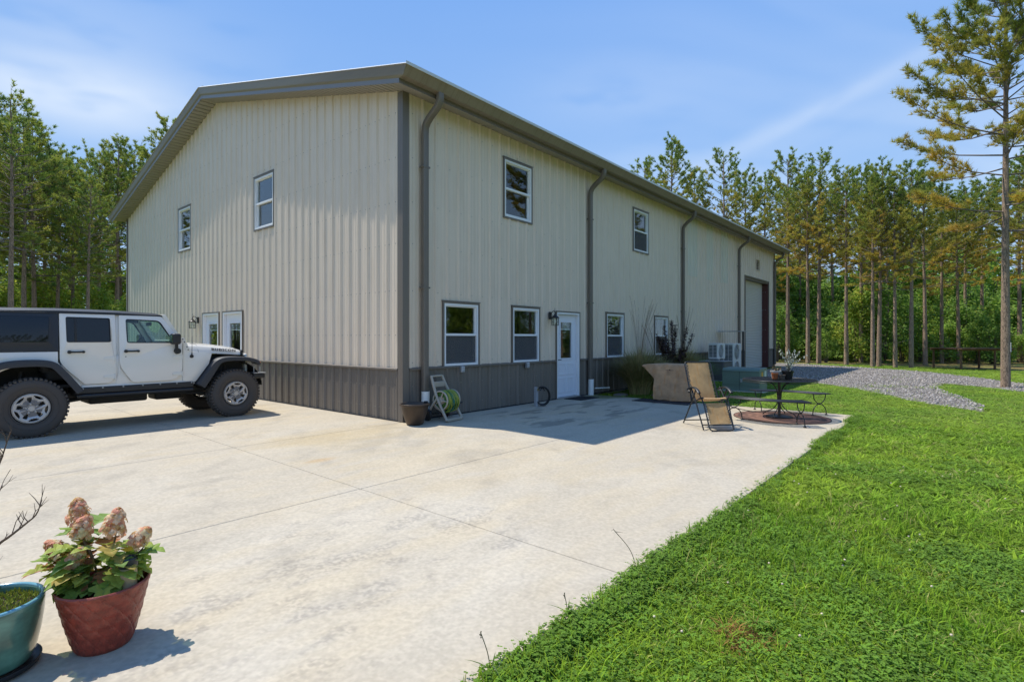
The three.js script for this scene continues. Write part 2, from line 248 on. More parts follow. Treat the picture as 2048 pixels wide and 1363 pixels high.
function wallPanels(name, mat, place, S, yb, yt, opens, proud = 0, step = 3 * PITCH, start = 0) {
  const cuts = opens.flatMap((o) => [o[0], o[1]]);
  for (let s0 = start; s0 < S - 1e-4; s0 += step) {
    const s1 = Math.min(S, s0 + step), Q = [], U = [], P = profile(s0, s1, cuts);
    for (let i = 0; i < P.length - 1; i++) {
      const [a, da] = P[i], [b, db] = P[i + 1], mid = (a + b) / 2; if (b - a < 1e-6) continue;
      let spans = [[yb, null]]; const hits = opens.filter((o) => mid > o[0] && mid < o[1]).sort((p, q) => p[2] - q[2]); const ta = yt(a), tb = yt(b);
      let cur = yb; const segs = []; for (const o of hits) { if (o[2] >= ta) continue; if (o[2] > cur) segs.push([cur, cur, o[2], o[2]]); cur = Math.max(cur, Math.min(o[3], ta)); } if (cur < ta - 1e-4) segs.push([cur, cur, ta, tb]);
      for (const [y0, y1, y2, y3] of segs) { const q = [place(a, y0, da + proud), place(b, y1, db + proud), place(b, y3, db + proud), place(a, y2, da + proud)], u = [[a, y0], [b, y1], [b, y3], [a, y2]]; if (place === onGable) { q.reverse(); u.reverse(); } Q.push(q); U.push(u); }
    }
    if (Q.length) part(name, quads(Q, U), mat, BASE);
  }
}
const onLong = (s, y, d) => [s, y, d], onGable = (s, y, d) => [-d, y, -s];
const flip = (f) => (s, y, d) => f(s, y, d);
wallPanels('wall_panel', M.stone, onLong, BL, 0.95, () => EY - 0.10, LONG_OPEN);
wallPanels('wainscot_panel', M.taupe, onLong, BL, 0.015, () => 0.93, LONG_OPEN);
// the gable runs the other way round, so its strips are built from s with the outside on -x
wallPanels('wall_panel', M.stone, onGable, BW, 0.95, (s) => wallTop(-s), GABLE_OPEN);
wallPanels('wainscot_panel', M.taupe, onGable, BW, 0.015, () => 0.93, GABLE_OPEN);
// plain far walls close the building
part('far_wall', merge([box(BL - 0.06, BL - 0.02, 0, EY - 0.1, -BW + 0.03, -0.03), box(0.03, BL - 0.03, 0, EY - 0.1, -BW, -BW + 0.05)]), M.stone, BASE);
part('far_gable', extrude(poly([[0.03, EY - 0.1], [BW - 0.03, EY - 0.1], [BW / 2, wallTop(APEX)]]), 0.04).rotateY(Math.PI / 2).translate(BL - 0.06, 0, 0), M.stone, BASE);
part('floor_slab', box(0.05, BL - 0.07, -0.1, 0.012, -BW + 0.06, -0.05), std(lin(0.3, 0.29, 0.27), 0.8), BASE);
// inner faces: studs are lined with board, an upper floor and partitions keep the rooms dark behind the glass
part('inner_lining', merge([box(6.3, 6.36, 0.02, 5.8, -BW + 0.1, -0.1), box(0.1, 6.3, 2.75, 2.95, -BW + 0.1, -0.1), box(6.36, 12.1, 2.75, 2.95, -BW + 0.1, -0.1), box(12.1, 12.16, 0.02, 5.8, -BW + 0.1, -0.1), box(0.1, 12.1, 0.02, 2.7, -4.6, -4.55), box(0.1, 12.1, 2.97, 5.8, -4.4, -4.35)]), std(lin(0.16, 0.155, 0.14), 0.9), BASE);
// trims
part('corner_trim', merge([box(-0.040, 0.10, 0.01, EY - 0.11, 0.033, 0.040), box(-0.040, -0.033, 0.01, EY - 0.11, -0.10, 0.0329), box(-0.042, -0.031, 0.01, EY - 0.11, 0.031, 0.042)]), M.trim, BASE);
part('corner_trim', merge([box(-0.040, -0.033, 0.01, wallTop(-BW) - 0.01, -BW - 0.04, -BW + 0.10), box(-0.0329, 0.1, 0.01, wallTop(-BW) - 0.01, -BW - 0.04, -BW - 0.033)]), M.trim, BASE);
part('corner_trim', box(BL - 0.12, BL + 0.02, 0.01, EY - 0.11, 0.033, 0.040), M.trim, BASE);
function ledge(place, a, b) { const pr = [[0.0, 0.965], [0.034, 0.957], [0.050, 0.945], [0.050, 0.918], [0.034, 0.912], [0.0, 0.91]], Q = []; for (let i = 0; i < pr.length - 1; i++) Q.push([place(a, pr[i + 1][1], pr[i + 1][0]), place(b, pr[i + 1][1], pr[i + 1][0]), place(b, pr[i][1], pr[i][0]), place(a, pr[i][1], pr[i][0])]); return quads(Q); }
for (const [a, b] of [[0.11, 4.615], [5.705, 19.2], [23.04, BL - 0.12]]) part('wainscot_trim', ledge(onLong, a, b), M.trim, BASE);
for (const [a, b] of [[0.11, 6.41], [7.685, 7.875], [9.065, BW - 0.11]]) part('wainscot_trim', ledge(onGable, a, b), M.trim, BASE);
for (const [a, b] of [[0.05, 4.6], [5.71, 19.2], [23.04, BL]]) part('base_trim', box(a, b, 0.002, 0.022, 0.001, 0.036), M.dark, BASE);
for (const [a, b] of [[0.05, 6.4], [7.69, 7.87], [9.07, BW]]) part('base_trim', box(-0.036, -0.001, 0.002, 0.022, -b, -a), M.dark, BASE);

// roof and eaves. Profile of the edge: [eave reach, rake reach, height under the lip]
{
  const E0 = [[0.66, 0.46, 0], [0.645, 0.455, -0.018], [0.55, 0.43, -0.125], [0.54, 0.425, -0.135], [0.40, 0.40, -0.135], [0.40, 0.40, -0.215]];
  const xEnd = BL + 0.42, apex = (k, y) => [-E0[k][1], y + SLOPE * (8.1 + E0[k][0]), APEX];
  const eave = (k) => [[xEnd, EY + E0[k][2], E0[k][0]], [-E0[k][1], EY + E0[k][2], E0[k][0]]];
  const rake = (k) => { const y = EY + E0[k][2]; return [[-E0[k][1], y, E0[k][0]], apex(k, y), [-E0[k][1], y, 2 * APEX - E0[k][0]]]; };
  const strip = (A, B) => { const Q = []; for (let i = 0; i < A.length - 1; i++) Q.push([A[i], B[i], B[i + 1], A[i + 1]]); return Q; };
  const seg = (fn, ks, rng2) => { let Q = []; for (const k of ks) Q = Q.concat(strip(fn(k).slice(...rng2), fn(k + 1).slice(...rng2))); return Q; };
  part('gutter', quads([...seg(eave, [0, 1, 2, 3], [0, 2])]), M.gutter, BASE);
  part('gutter_end', extrude(poly([[0.66, 0], [0.55, -0.13], [0.40, -0.13], [0.40, 0.02]]), 0.01).rotateY(-Math.PI / 2).translate(xEnd + 0.011, EY, 0), M.gutter, BASE);
  part('rake_trim', quads(seg(rake, [0, 1, 2, 3], [0, 2])), M.gutter, BASE);
  part('rake_trim', quads(seg(rake, [0, 1, 2, 3], [1, 3])), M.gutter, BASE);
  const fas = std(lin(0.20, 0.185, 0.175), 0.38);
  part('fascia', quads(seg(eave, [4], [0, 2])), M.trim, BASE);
  part('fascia', quads(seg(rake, [4], [0, 2])), fas, BASE);
  part('fascia', quads(seg(rake, [4], [1, 3])), fas, BASE);
  // bright folded metal lip and the roof sheets
  const lipT = 0.045, roofAt = (z) => EY + lipT + SLOPE * (8.76 - Math.abs(z - APEX));
  for (const s of [1, -1]) {
    const zE = s > 0 ? 0.68 : 2 * APEX - 0.68, Q = [], x0 = -0.475, x1 = xEnd + 0.02;
    const e = EY + lipT + 0.002 - SLOPE * 0.02, a = EY + lipT + SLOPE * 8.76;
    part('roof_panel', quads([[[x0 + 0.07, e, zE], [x1, e, zE], [x1, a, APEX], [x0 + 0.07, a, APEX]], [[x0, e - 0.045, zE], [x0 + 0.07, e, zE], [x0 + 0.07, a, APEX], [x0, a - 0.045, APEX]], [[x0, e - 0.05, zE], [x1, e - 0.05, zE], [x1, e, zE], [x0, e, zE]], [[x0, e - 0.05, zE], [x0, a - 0.05, APEX], [x1, a - 0.05, APEX], [x1, e - 0.05, zE]]]), M.roof, BASE);
    const zR = zE - s * 0.3, eR = e + SLOPE * 0.3, ribs = []; for (let x = 0; x < BL; x += 0.61) ribs.push([[x, eR + 0.002, zR], [x + 0.04, eR + 0.03, zR], [x + 0.04, a + 0.03, APEX], [x, a + 0.002, APEX]], [[x + 0.04, eR + 0.03, zR], [x + 0.08, eR + 0.002, zR], [x + 0.08, a + 0.002, APEX], [x + 0.04, a + 0.03, APEX]]);
    part('roof_rib', quads(ribs), M.roof, BASE).userData.kind = 'stuff';
  }
  part('ridge_cap', quads([[[-0.38, EY + SLOPE * 8.7, APEX + 0.25], [xEnd, EY + SLOPE * 8.7, APEX + 0.25], [xEnd, EY + 0.075 + SLOPE * 8.76, APEX], [-0.38, EY + 0.075 + SLOPE * 8.76, APEX]], [[-0.38, EY + 0.075 + SLOPE * 8.76, APEX], [xEnd, EY + 0.075 + SLOPE * 8.76, APEX], [xEnd, EY + SLOPE * 8.7, APEX - 0.25], [-0.38, EY + SLOPE * 8.7, APEX - 0.25]]]), M.roof, BASE);
  // soffit boards under the rake, each its own board with a shadow gap, and long sheets under the eave
  const sw = 0.1615, yAt = (o, z) => (EY - 0.215) + (o === 0 ? 0.115 : 0) + SLOPE * ((o === 0 ? 8.1 : 8.5) - Math.abs(z - APEX)) ;
  const proto = {};
  for (let k = 0; k < Math.floor(16.9 / sw); k++) {
    const z0 = 0.36 - k * sw, z1 = z0 - sw + 0.03;
    const up = 0.03, c = (x, z, dy) => [x, yAt(x === 0 ? 0 : 1, z) + dy, z], q = [[c(-0.398, z0, 0), c(0, z0, 0), c(0, z1, 0), c(-0.398, z1, 0)], [c(-0.398, z0, up), c(-0.398, z1, up), c(0, z1, up), c(0, z0, up)], [c(-0.398, z0, 0), c(-0.398, z0, up), c(0, z0, up), c(0, z0, 0)], [c(-0.398, z1, 0), c(0, z1, 0), c(0, z1, up), c(-0.398, z1, up)]];
    part('soffit_board', quads(q), M.soffit, BASE);
  }
  for (let x = -0.4; x < xEnd - 0.1; x += 2.44) { const x1 = Math.min(xEnd, x + 2.43); part('soffit_sheet', quads([[[x, EY - 0.214, 0.398], [x1, EY - 0.214, 0.398], [x1, EY - 0.099, 0.0], [x, EY - 0.099, 0.0]]]), M.soffit, BASE); }
  part('roof_deck', quads([[[-0.4, EY - 0.05, 0.55], [xEnd, EY - 0.05, 0.55], [xEnd, EY + SLOPE * 8.5, APEX], [-0.4, EY + SLOPE * 8.5, APEX]], [[-0.4, EY - 0.05, 2 * APEX - 0.55], [xEnd, EY - 0.05, 2 * APEX - 0.55], [xEnd, EY + SLOPE * 8.5, APEX], [-0.4, EY + SLOPE * 8.5, APEX]]]), M.dark, BASE);
  // bright closure strip left under the far half of the eave
  part('closure_strip', quads([[[12.3, EY - 0.222, 0.30], [xEnd, EY - 0.222, 0.30], [xEnd, EY - 0.20, 0.22], [12.3, EY - 0.20, 0.22]]]), std(lin(0.55, 0.5, 0.42), 0.5), BASE);
}
// fasteners, too small to pick apart
{
  const g = cyl(0.0075, 0.009, 0.008, 6), L = []; g.rotateX(Math.PI / 2); const G2 = g.clone().rotateY(-Math.PI / 2);
  for (const y of [0.22, 0.62, 1.55, 2.35, 3.2, 3.95, 4.75, 5.55, 6.4, 7.1]) for (let k = 0; k < BW / PITCH; k++) for (const o of [0.06, -0.06]) { const s = (k + 0.5) * PITCH + o; if (s < 0.12 || s > BW - 0.1 || y > wallTop(-s) - 0.1 || GABLE_OPEN.some((q) => s > q[0] - 0.08 && s < q[1] + 0.08 && y > q[2] - 0.1 && y < q[3] + 0.1)) continue; L.push(G2.clone().translate(-0.003, y, -s)); }
  for (const y of [0.22, 0.62, 1.05, 2.35, 3.2, 3.95, 4.75, 5.55]) for (let k = 0; k < BL / PITCH; k++) { const s = (k + 0.5) * PITCH + 0.06; if (LONG_OPEN.some((q) => s > q[0] - 0.08 && s < q[1] + 0.08 && y > q[2] - 0.1 && y < q[3] + 0.1)) continue; L.push(g.clone().translate(s, y, 0.003)); }
  part('fasteners', merge(L), M.screw, BASE).userData.kind = 'stuff';
}
// windows: place(s, y, d) with d outward; a taupe flashing, white vinyl frame, two sashes with panes
function windowAt(place, [s0, s1, y0, y1], { screen = false, blind = false, drop = 0 } = {}) {
  const B = (a, b, c, d, e, f) => { const g = box(a, b, c, d, e, f), p = g.attributes.position; for (let i = 0; i < p.count; i++) p.setXYZ(i, ...place(p.getX(i), p.getY(i), p.getZ(i))); if (place === onGable) { const ix = g.index.array; for (let i = 0; i < ix.length; i += 3) { const t = ix[i]; ix[i] = ix[i + 1]; ix[i + 1] = t; } } g.computeVertexNormals(); return plain(g); };
  const ring = (a, b, c, d, w, d0, d1) => merge([B(a, a + w, c, d, d0, d1), B(b - w, b, c, d, d0, d1), B(a + w, b - w, d - w, d, d0, d1), B(a + w, b - w, c, c + w, d0, d1)]);
  const f = part('window', ring(s0 + 0.004, s1 - 0.004, y0 + 0.004, y1 - 0.004, 0.042, -0.07, 0.028), M.vinyl, BASE);
  part('flashing', merge([ring(s0 - 0.034, s1 + 0.034, y0 - 0.034, y1 + 0.034, 0.037, -0.02, 0.036), B(s0 - 0.05, s1 + 0.05, y1 + 0.035, y1 + 0.05, 0.0, 0.045)]), M.trim, f);
  const mid = (y0 + y1) / 2;
  part('upper_sash', merge([B(s0 + 0.046, s1 - 0.046, mid - 0.022, mid + 0.022, -0.052, 0.012), B(s0 + 0.046, s0 + 0.066, mid + 0.022, y1 - 0.047, -0.05, -0.01), B(s1 - 0.066, s1 - 0.046, mid + 0.022, y1 - 0.047, -0.05, -0.01), B(s0 + 0.066, s1 - 0.066, y1 - 0.067, y1 - 0.047, -0.05, -0.01)]), M.vinyl, f);
  part('lower_sash', merge([B(s0 + 0.046, s0 + 0.078, y0 + 0.046, mid - 0.023, -0.062, -0.03), B(s1 - 0.078, s1 - 0.046, y0 + 0.046, mid - 0.023, -0.062, -0.03), B(s0 + 0.078, s1 - 0.078, y0 + 0.046, y0 + 0.082, -0.062, -0.03)]), M.vinyl, f);
  part('pane', B(s0 + 0.06, s1 - 0.06, mid + 0.02, y1 - 0.06, -0.034, -0.030), M.glass, f);
  part('pane', B(s0 + 0.07, s1 - 0.07, y0 + 0.07, mid - 0.02, -0.05, -0.046), M.glass, f);
  if (screen) part('insect_screen', B(s0 + 0.047, s1 - 0.047, y0 + 0.047, mid - 0.023, -0.012, -0.010), M.screen, f);
  if (blind) { const L = []; for (let y = y0 + 0.1; y < y1 - 0.06; y += 0.045) { const g = B(s0 + 0.06, s1 - 0.06, y, y + 0.003, -0.145, -0.105); L.push(g); } part('blind', merge(L), std(lin(0.55, 0.53, 0.48), 0.6), f); }
  return f;
}
windowAt(onLong, LONG_OPEN[0], { screen: true }); windowAt(onLong, LONG_OPEN[1], { screen: true }); windowAt(onLong, LONG_OPEN[3], { blind: true, screen: true }); windowAt(onLong, LONG_OPEN[4], { screen: true });
windowAt(onLong, LONG_OPEN[5]); windowAt(onLong, LONG_OPEN[6], { screen: true }); windowAt(onGable, GABLE_OPEN[0]); windowAt(onGable, GABLE_OPEN[1]);
// doors with a glazed upper half
function doorAt(place, [s0, s1, y0, y1], handleLeft) {
  const B = (a, b, c, d, e, f, r = 0) => { const g = box(a, b, c, d, e, f), p = g.attributes.position; for (let i = 0; i < p.count; i++) p.setXYZ(i, ...place(p.getX(i), p.getY(i), p.getZ(i))); if (place === onGable) { const ix = g.index.array; for (let i = 0; i < ix.length; i += 3) { const t = ix[i]; ix[i] = ix[i + 1]; ix[i + 1] = t; } } g.computeVertexNormals(); return plain(g); };
  const w = 0.045, R = 0.03, top = y1 - w;
  const d = part('door', merge([B(s0 + 0.003, s0 + w, y0 + 0.02, y1 - 0.003, -0.13, R), B(s1 - w, s1 - 0.003, y0 + 0.02, y1 - 0.003, -0.13, R), B(s0 + w, s1 - w, top, y1 - 0.003, -0.13, R)]), M.vinyl, BASE);
  part('flashing', merge([B(s0 - 0.03, s0 + 0.002, 0.02, y1 + 0.03, -0.02, 0.036), B(s1 - 0.002, s1 + 0.03, 0.02, y1 + 0.03, -0.02, 0.036), B(s0 + 0.002, s1 - 0.002, y1 - 0.002, y1 + 0.03, -0.02, 0.036)]), M.trim, d);
  const a = s0 + w + 0.003, b = s1 - w - 0.003, gl = a + 0.20, gr = b - 0.20, gy0 = 0.98, gy1 = 1.90, dz = -0.095, dt = -0.055;
  part('leaf', merge([B(a, gl, 0.035, top - 0.003, dz, dt), B(gr, b, 0.035, top - 0.003, dz, dt), B(gl, gr, gy1, top - 0.003, dz, dt), B(gl, gr, 0.035, gy0, dz, dt)]), M.doorWhite, d);
  const ringM = (p, q, r, s, t) => merge([B(p, p + t, r, s, dt, dt + 0.012), B(q - t, q, r, s, dt, dt + 0.012), B(p + t, q - t, s - t, s, dt, dt + 0.012), B(p + t, q - t, r, r + t, dt, dt + 0.012)]);
  part('glazing_frame', ringM(gl - 0.02, gr + 0.02, gy0 - 0.02, gy1 + 0.02, 0.035), M.doorWhite, d);
  for (const [p, q] of [[a + 0.11, (a + b) / 2 - 0.05], [(a + b) / 2 + 0.05, b - 0.11]]) part('raised_panel', merge([ringM(p, q, 0.58, 0.86, 0.018), ringM(p, q, 0.14, 0.50, 0.018)]), M.doorWhite, d);
  part('pane', B(gl, gr, gy0, gy1, -0.078, -0.074), M.glass, d);
  const bl = []; for (let y = gy1 - 0.17; y < gy1; y += 0.012) bl.push(B(gl + 0.015, gr - 0.015, y, y + 0.003, -0.091, -0.082)); bl.push(B(gl + 0.015, gr - 0.015, gy1 - 0.2, gy1 - 0.178, -0.092, -0.081)); part('blind', merge(bl), M.doorWhite, d);
  const hs = handleLeft ? a + 0.065 : b - 0.065; part('handle', merge([B(hs - 0.028, hs + 0.028, 0.93, 0.985, dt, dt + 0.012), B(hs - 0.01, hs + 0.01, 0.947, 0.967, dt + 0.012, dt + 0.05), B(handleLeft ? hs - 0.01 : hs - 0.11, handleLeft ? hs + 0.11 : hs + 0.01, 0.949, 0.966, dt + 0.05, dt + 0.064), B(hs - 0.025, hs + 0.025, 1.08, 1.13, dt, dt + 0.015)]), M.blackMetal, d);
  part('threshold', B(s0, s1, 0.006, 0.03, -0.13, 0.05), M.galv, d);
  return d;
}
doorAt(onLong, LONG_OPEN[2], true); doorAt(onGable, GABLE_OPEN[2], false); doorAt(onGable, GABLE_OPEN[3], false);
// rolling door, its steel jambs, louvred vent and pale light panels
{
  const Q = [], n = 56; for (let i = 0; i < n; i++) { const y0 = 0.03 + (4.3 * i) / n, y1 = 0.03 + (4.3 * (i + 1)) / n, m = lerp(y0, y1, 0.72); Q.push([[19.3, y0, -0.30], [22.95, y0, -0.30], [22.95, m, -0.268], [19.3, m, -0.268]], [[19.3, m, -0.268], [22.95, m, -0.268], [22.95, y1, -0.30], [19.3, y1, -0.30]]); }
  const r = part('rolling_door', quads(Q), std(lin(0.62, 0.60, 0.54), 0.45), BASE);
  const red = std(lin(0.085, 0.022, 0.018), 0.55);
  part('jamb', box(22.94, 22.975, 0.02, 4.265, -0.36, 0.0), red, r); part('jamb', box(19.265, 19.30, 0.02, 4.265, -0.36, 0.0), red, r); part('lintel', box(19.265, 22.975, 4.20, 4.266, -0.36, -0.002), M.trim, r);
  const bolts = []; for (const y of [0.8, 1.9, 2.9, 3.8]) for (const z of [-0.12, -0.24]) bolts.push(cyl(0.014, 0.014, 0.01, 6).rotateZ(Math.PI / 2).translate(22.936, y, z)); part('jamb_bolts', merge(bolts), M.galv, r);
  part('opening_trim', merge([box(19.20, 19.262, 0.02, 4.33, -0.02, 0.037), box(22.978, 23.04, 0.02, 4.33, -0.02, 0.037), box(19.262, 22.978, 4.268, 4.33, -0.02, 0.037)]), M.trim, BASE);
  const L = [box(20.85, 20.89, 4.68, 5.26, -0.06, 0.034), box(21.46, 21.5, 4.68, 5.26, -0.06, 0.034), box(20.89, 21.46, 5.22, 5.26, -0.06, 0.034), box(20.89, 21.46, 4.68, 4.72, -0.06, 0.034)];
  const v = part('louvre_vent', merge(L), M.stone, BASE); for (let y = 4.74; y < 5.2; y += 0.075) part('louvre_blade', box(0, 0.57, -0.004, 0.004, -0.035, 0.035).rotateX(0.7).translate(20.89, y + 0.02, -0.02), M.stone, v);
  const lp = std(lin(0.65, 0.60, 0.475), 0.3, { map: M.stone.map });
  for (const [a, b, y] of [[12.74, 13.64, 3.74], [14.54, 15.30, 3.74], [16.14, 16.92, 3.76]]) { const P = profile(a, b, []), Q2 = [], U = []; for (let i = 0; i < P.length - 1; i++) { Q2.push([onLong(P[i][0], y, P[i][1] + 0.006), onLong(P[i + 1][0], y, P[i + 1][1] + 0.006), onLong(P[i + 1][0], EY - 0.105, P[i + 1][1] + 0.006), onLong(P[i][0], EY - 0.105, P[i][1] + 0.006)]); U.push([[P[i][0], y], [P[i + 1][0], y], [P[i + 1][0], 5.8], [P[i][0], 5.8]]); } part('light_panel', quads(Q2, U), lp, BASE); }
}
// downspouts: rectangular pipe from the gutter back to the wall and down, a white drain stub below
function downspout(x, yEnd, pvc) {
  const path = [[5.86, 0.50], [5.78, 0.50], [5.70, 0.485], [5.63, 0.44], [5.50, 0.24], [5.42, 0.15], [5.34, 0.10], [5.22, 0.090], [yEnd, 0.090]], hx = 0.062, hn = 0.046, ring = [];
  const prof = []; for (let k = 0; k < 24; k++) { const a = (k / 24) * 2 * Math.PI, c = Math.cos(a), s = Math.sin(a), e = 0.32; let px = Math.sign(c) * Math.pow(Math.abs(c), e) * hx, pn = Math.sign(s) * Math.pow(Math.abs(s), e) * hn; if (Math.abs(pn) > hn * 0.9 && Math.abs(px) < hx * 0.4) pn *= 0.86; prof.push([px, pn]); }
  for (let i = 0; i < path.length; i++) { const a = path[Math.max(0, i - 1)], b = path[Math.min(path.length - 1, i + 1)], ty = b[0] - a[0], tz = b[1] - a[1], l = Math.hypot(ty, tz), ny = -tz / l, nz = ty / l; ring.push(prof.map(([px, pn]) => [x + px, path[i][0] + ny * pn, path[i][1] + nz * pn])); }
  const Q = []; for (let i = 0; i < ring.length - 1; i++) for (let k = 0; k < 24; k++) { const n = (k + 1) % 24; Q.push([ring[i][k], ring[i][n], ring[i + 1][n], ring[i + 1][k]]); }
  const d = part('downspout', toCreasedNormals(quads(Q), 0.6), M.trim, BASE);
  for (const y of [4.6, 2.4]) if (y > yEnd) part('strap', box(x - 0.085, x + 0.085, y, y + 0.03, 0.034, 0.139), M.trim, d);
  if (pvc) part('drain_pipe', merge([cyl(0.075, 0.075, pvc, 24, true).translate(x, pvc / 2, 0.105), cyl(0.069, 0.069, pvc, 24, true).translate(x, pvc / 2, 0.105), new THREE.TorusGeometry(0.072, 0.004, 6, 24).rotateX(Math.PI / 2).translate(x, pvc, 0.105)]), M.pvc, d);
  return d;
}
downspout(0.43, 0.44, 0.52); downspout(6.09, 0.36, 0.41); downspout(12.15, 0.4, 0.3); downspout(18.2, 0.3, 0); downspout(23.9, 0.14, 0);

// ================================================================ WHITE OFF-ROAD VEHICLE (nose toward the gable wall)
const font = await new FontLoader().loadAsync('fonts/droid/droid_sans_bold.typeface.json');
{
  const OX = -3.075, OZ = -3.93;                     // vehicle centre on the ground
  const car = thing('parked_off_road_vehicle', 'white four-door off-road vehicle with black hardtop, parked nose toward the ribbed gable wall', 'car', [OX, 0, OZ]);
  const X = (x) => x - OX;                           // side drawing is measured in world x
  const HW = 0.79;                                   // half width of the tub
  const paint = phys(lin(0.77, 0.74, 0.68), 0.32, { clearcoat: 0.8, clearcoatRoughness: 0.06 });
  const flare = std(lin(0.032, 0.034, 0.040), 0.55, { bumpMap: grainTex, bumpScale: 0.0006 });
  const top = std(lin(0.020, 0.022, 0.028), 0.42, { bumpMap: grainTex, bumpScale: 0.0005 });
  const rubber = std(lin(0.075, 0.064, 0.055), 0.9), under = std(lin(0.028, 0.026, 0.024), 0.7), seatM = std(lin(0.03, 0.03, 0.032), 0.8);
  const alloy = std(lin(0.50, 0.475, 0.45), 0.5, { metalness: 0.6 }), alloyDark = std(lin(0.17, 0.165, 0.17), 0.5, { metalness: 0.4 });
  const tint = phys(lin(0.010, 0.011, 0.013), 0.02, { ior: 1.5 }), clear = phys(lin(0.80, 0.90, 0.88), 0.02, { transmission: 1, thickness: 0 });
  // the glasshouse leans in above the belt line
  const lean = (g) => { g = plain(g); const p = g.attributes.position; for (let i = 0; i < p.count; i++) { const y = p.getY(i), z = p.getZ(i); if (y > 1.38) p.setZ(i, z - Math.sign(z) * (y - 1.38) * 0.13); else if (y < 1.0) p.setZ(i, z - Math.sign(z) * (1.0 - y) * 0.05); } g.computeVertexNormals(); return toCreasedNormals(g, 0.5); };
  const side = (pts, holes, z0, depth, bevel = 0.008) => { const s = rpoly(pts.map(([x, y, r]) => [X(x), y, r])); for (const h of holes) s.holes.push(rpoly(h.map(([x, y, r]) => [X(x), y, r]), THREE.Path)); return [1, -1].map((k) => { const g = extrude(s, depth, bevel); g.translate(0, 0, k > 0 ? z0 - depth : -z0); return lean(g); }); };
  const both = (name, pts, holes, z0, depth, mat, bevel, parent = car) => side(pts, holes, z0, depth, bevel).map((g) => part(name, g, mat, parent));
  // --- tub: sides behind and around the doors
  const rearQ = both('body_side', [[-5.28, 0.78, 0.05], [-5.28, 1.285, 0.02], [-4.225, 1.285], [-4.225, 1.12], [-4.13, 0.98], [-3.93, 0.735], [-4.00, 0.70], [-4.10, 0.82, 0.05], [-4.23, 1.02, 0.08], [-4.42, 1.07, 0.1], [-4.78, 1.06, 0.1], [-4.96, 0.95, 0.06], [-5.02, 0.78]], [], HW, 0.03, paint, 0.006);
  both('sill_panel', [[-3.96, 0.70], [-3.9, 0.745], [-3.46, 0.735], [-3.29, 0.725], [-2.56, 0.725], [-2.28, 0.72], [-2.28, 0.66], [-3.98, 0.66]], [], HW - 0.012, 0.03, paint, 0.003);
  both('door_pillar', [[-3.47, 0.735], [-3.47, 1.90], [-3.42, 1.90], [-3.42, 1.0], [-3.26, 0.735]], [], HW - 0.018, 0.03, paint, 0.002);
  both('door_sill_backing', [[-4.18, 1.02], [-4.0, 0.72], [-2.44, 0.72], [-2.44, 1.10], [-3.4, 1.2], [-4.18, 1.2]], [], HW - 0.03, 0.02, paint, 0.002);
  // --- cowl side with the windscreen hinge
  const cowl = both('cowl_side', [[-2.475, 0.73], [-2.475, 1.40], [-2.44, 1.40, 0.02], [-2.36, 1.245], [-2.22, 1.235], [-1.99, 1.205], [-2.04, 1.02], [-2.26, 0.70]], [], HW - 0.008, 0.03, paint, 0.006);
  // --- doors, each with its window opening
  const RD = [[-4.205, 1.885, 0.015], [-3.478, 1.885, 0.015], [-3.474, 0.86, 0.1], [-3.56, 0.752, 0.06], [-3.89, 0.752, 0.03], [-4.11, 0.985, 0.05], [-4.205, 1.12, 0.06]], RW = [[-4.135, 1.84, 0.04], [-3.545, 1.832, 0.04], [-3.54, 1.42, 0.04], [-4.13, 1.42, 0.04]];
  const FD = [[-3.43, 1.880, 0.02], [-2.79, 1.875, 0.05], [-2.492, 1.40, 0.03], [-2.485, 0.90, 0.12], [-2.60, 0.748, 0.08], [-3.24, 0.742, 0.06], [-3.405, 0.985, 0.1], [-3.43, 1.1]], FW = [[-3.345, 1.825, 0.05], [-2.835, 1.81, 0.08], [-2.60, 1.40, 0.03], [-3.335, 1.405, 0.05]];
  const dr = both('rear_door', RD, [RW], HW + 0.008, 0.035, paint, 0.007), df = both('front_door', FD, [FW], HW + 0.008, 0.035, paint, 0.007);
  const inset = (P, d) => { const cx = P.reduce((a, p) => a + p[0], 0) / P.length, cy = P.reduce((a, p) => a + p[1], 0) / P.length; return P.map(([x, y, r]) => [x - Math.sign(x - cx) * d, y - Math.sign(y - cy) * d, Math.max(0, (r || 0) - d / 2)]); };
  [0, 1].forEach((k) => {
    part('window_seal', side(inset(RW, -0.006), [inset(RW, 0.016)], HW + 0.004, 0.02, 0.003)[k], M.black, dr[k]);
    part('window_seal', side(inset(FW, -0.006), [inset(FW, 0.018)], HW + 0.004, 0.02, 0.003)[k], M.black, df[k]);
    part('window_glass', side(inset(RW, 0.004), [], HW - 0.004, 0.005, 0)[k], tint, dr[k]);
    part('window_divider', side([[-4.02, 1.83], [-3.99, 1.83], [-3.99, 1.425], [-4.02, 1.425]], [], HW + 0.002, 0.012, 0.002)[k], M.black, dr[k]);
    part('window_glass', side(inset(FW, 0.004), [], HW - 0.004, 0.005, 0)[k], clear, df[k]);
    const s = k ? -1 : 1, z = (HW + 0.009) * s, G = (l) => l;
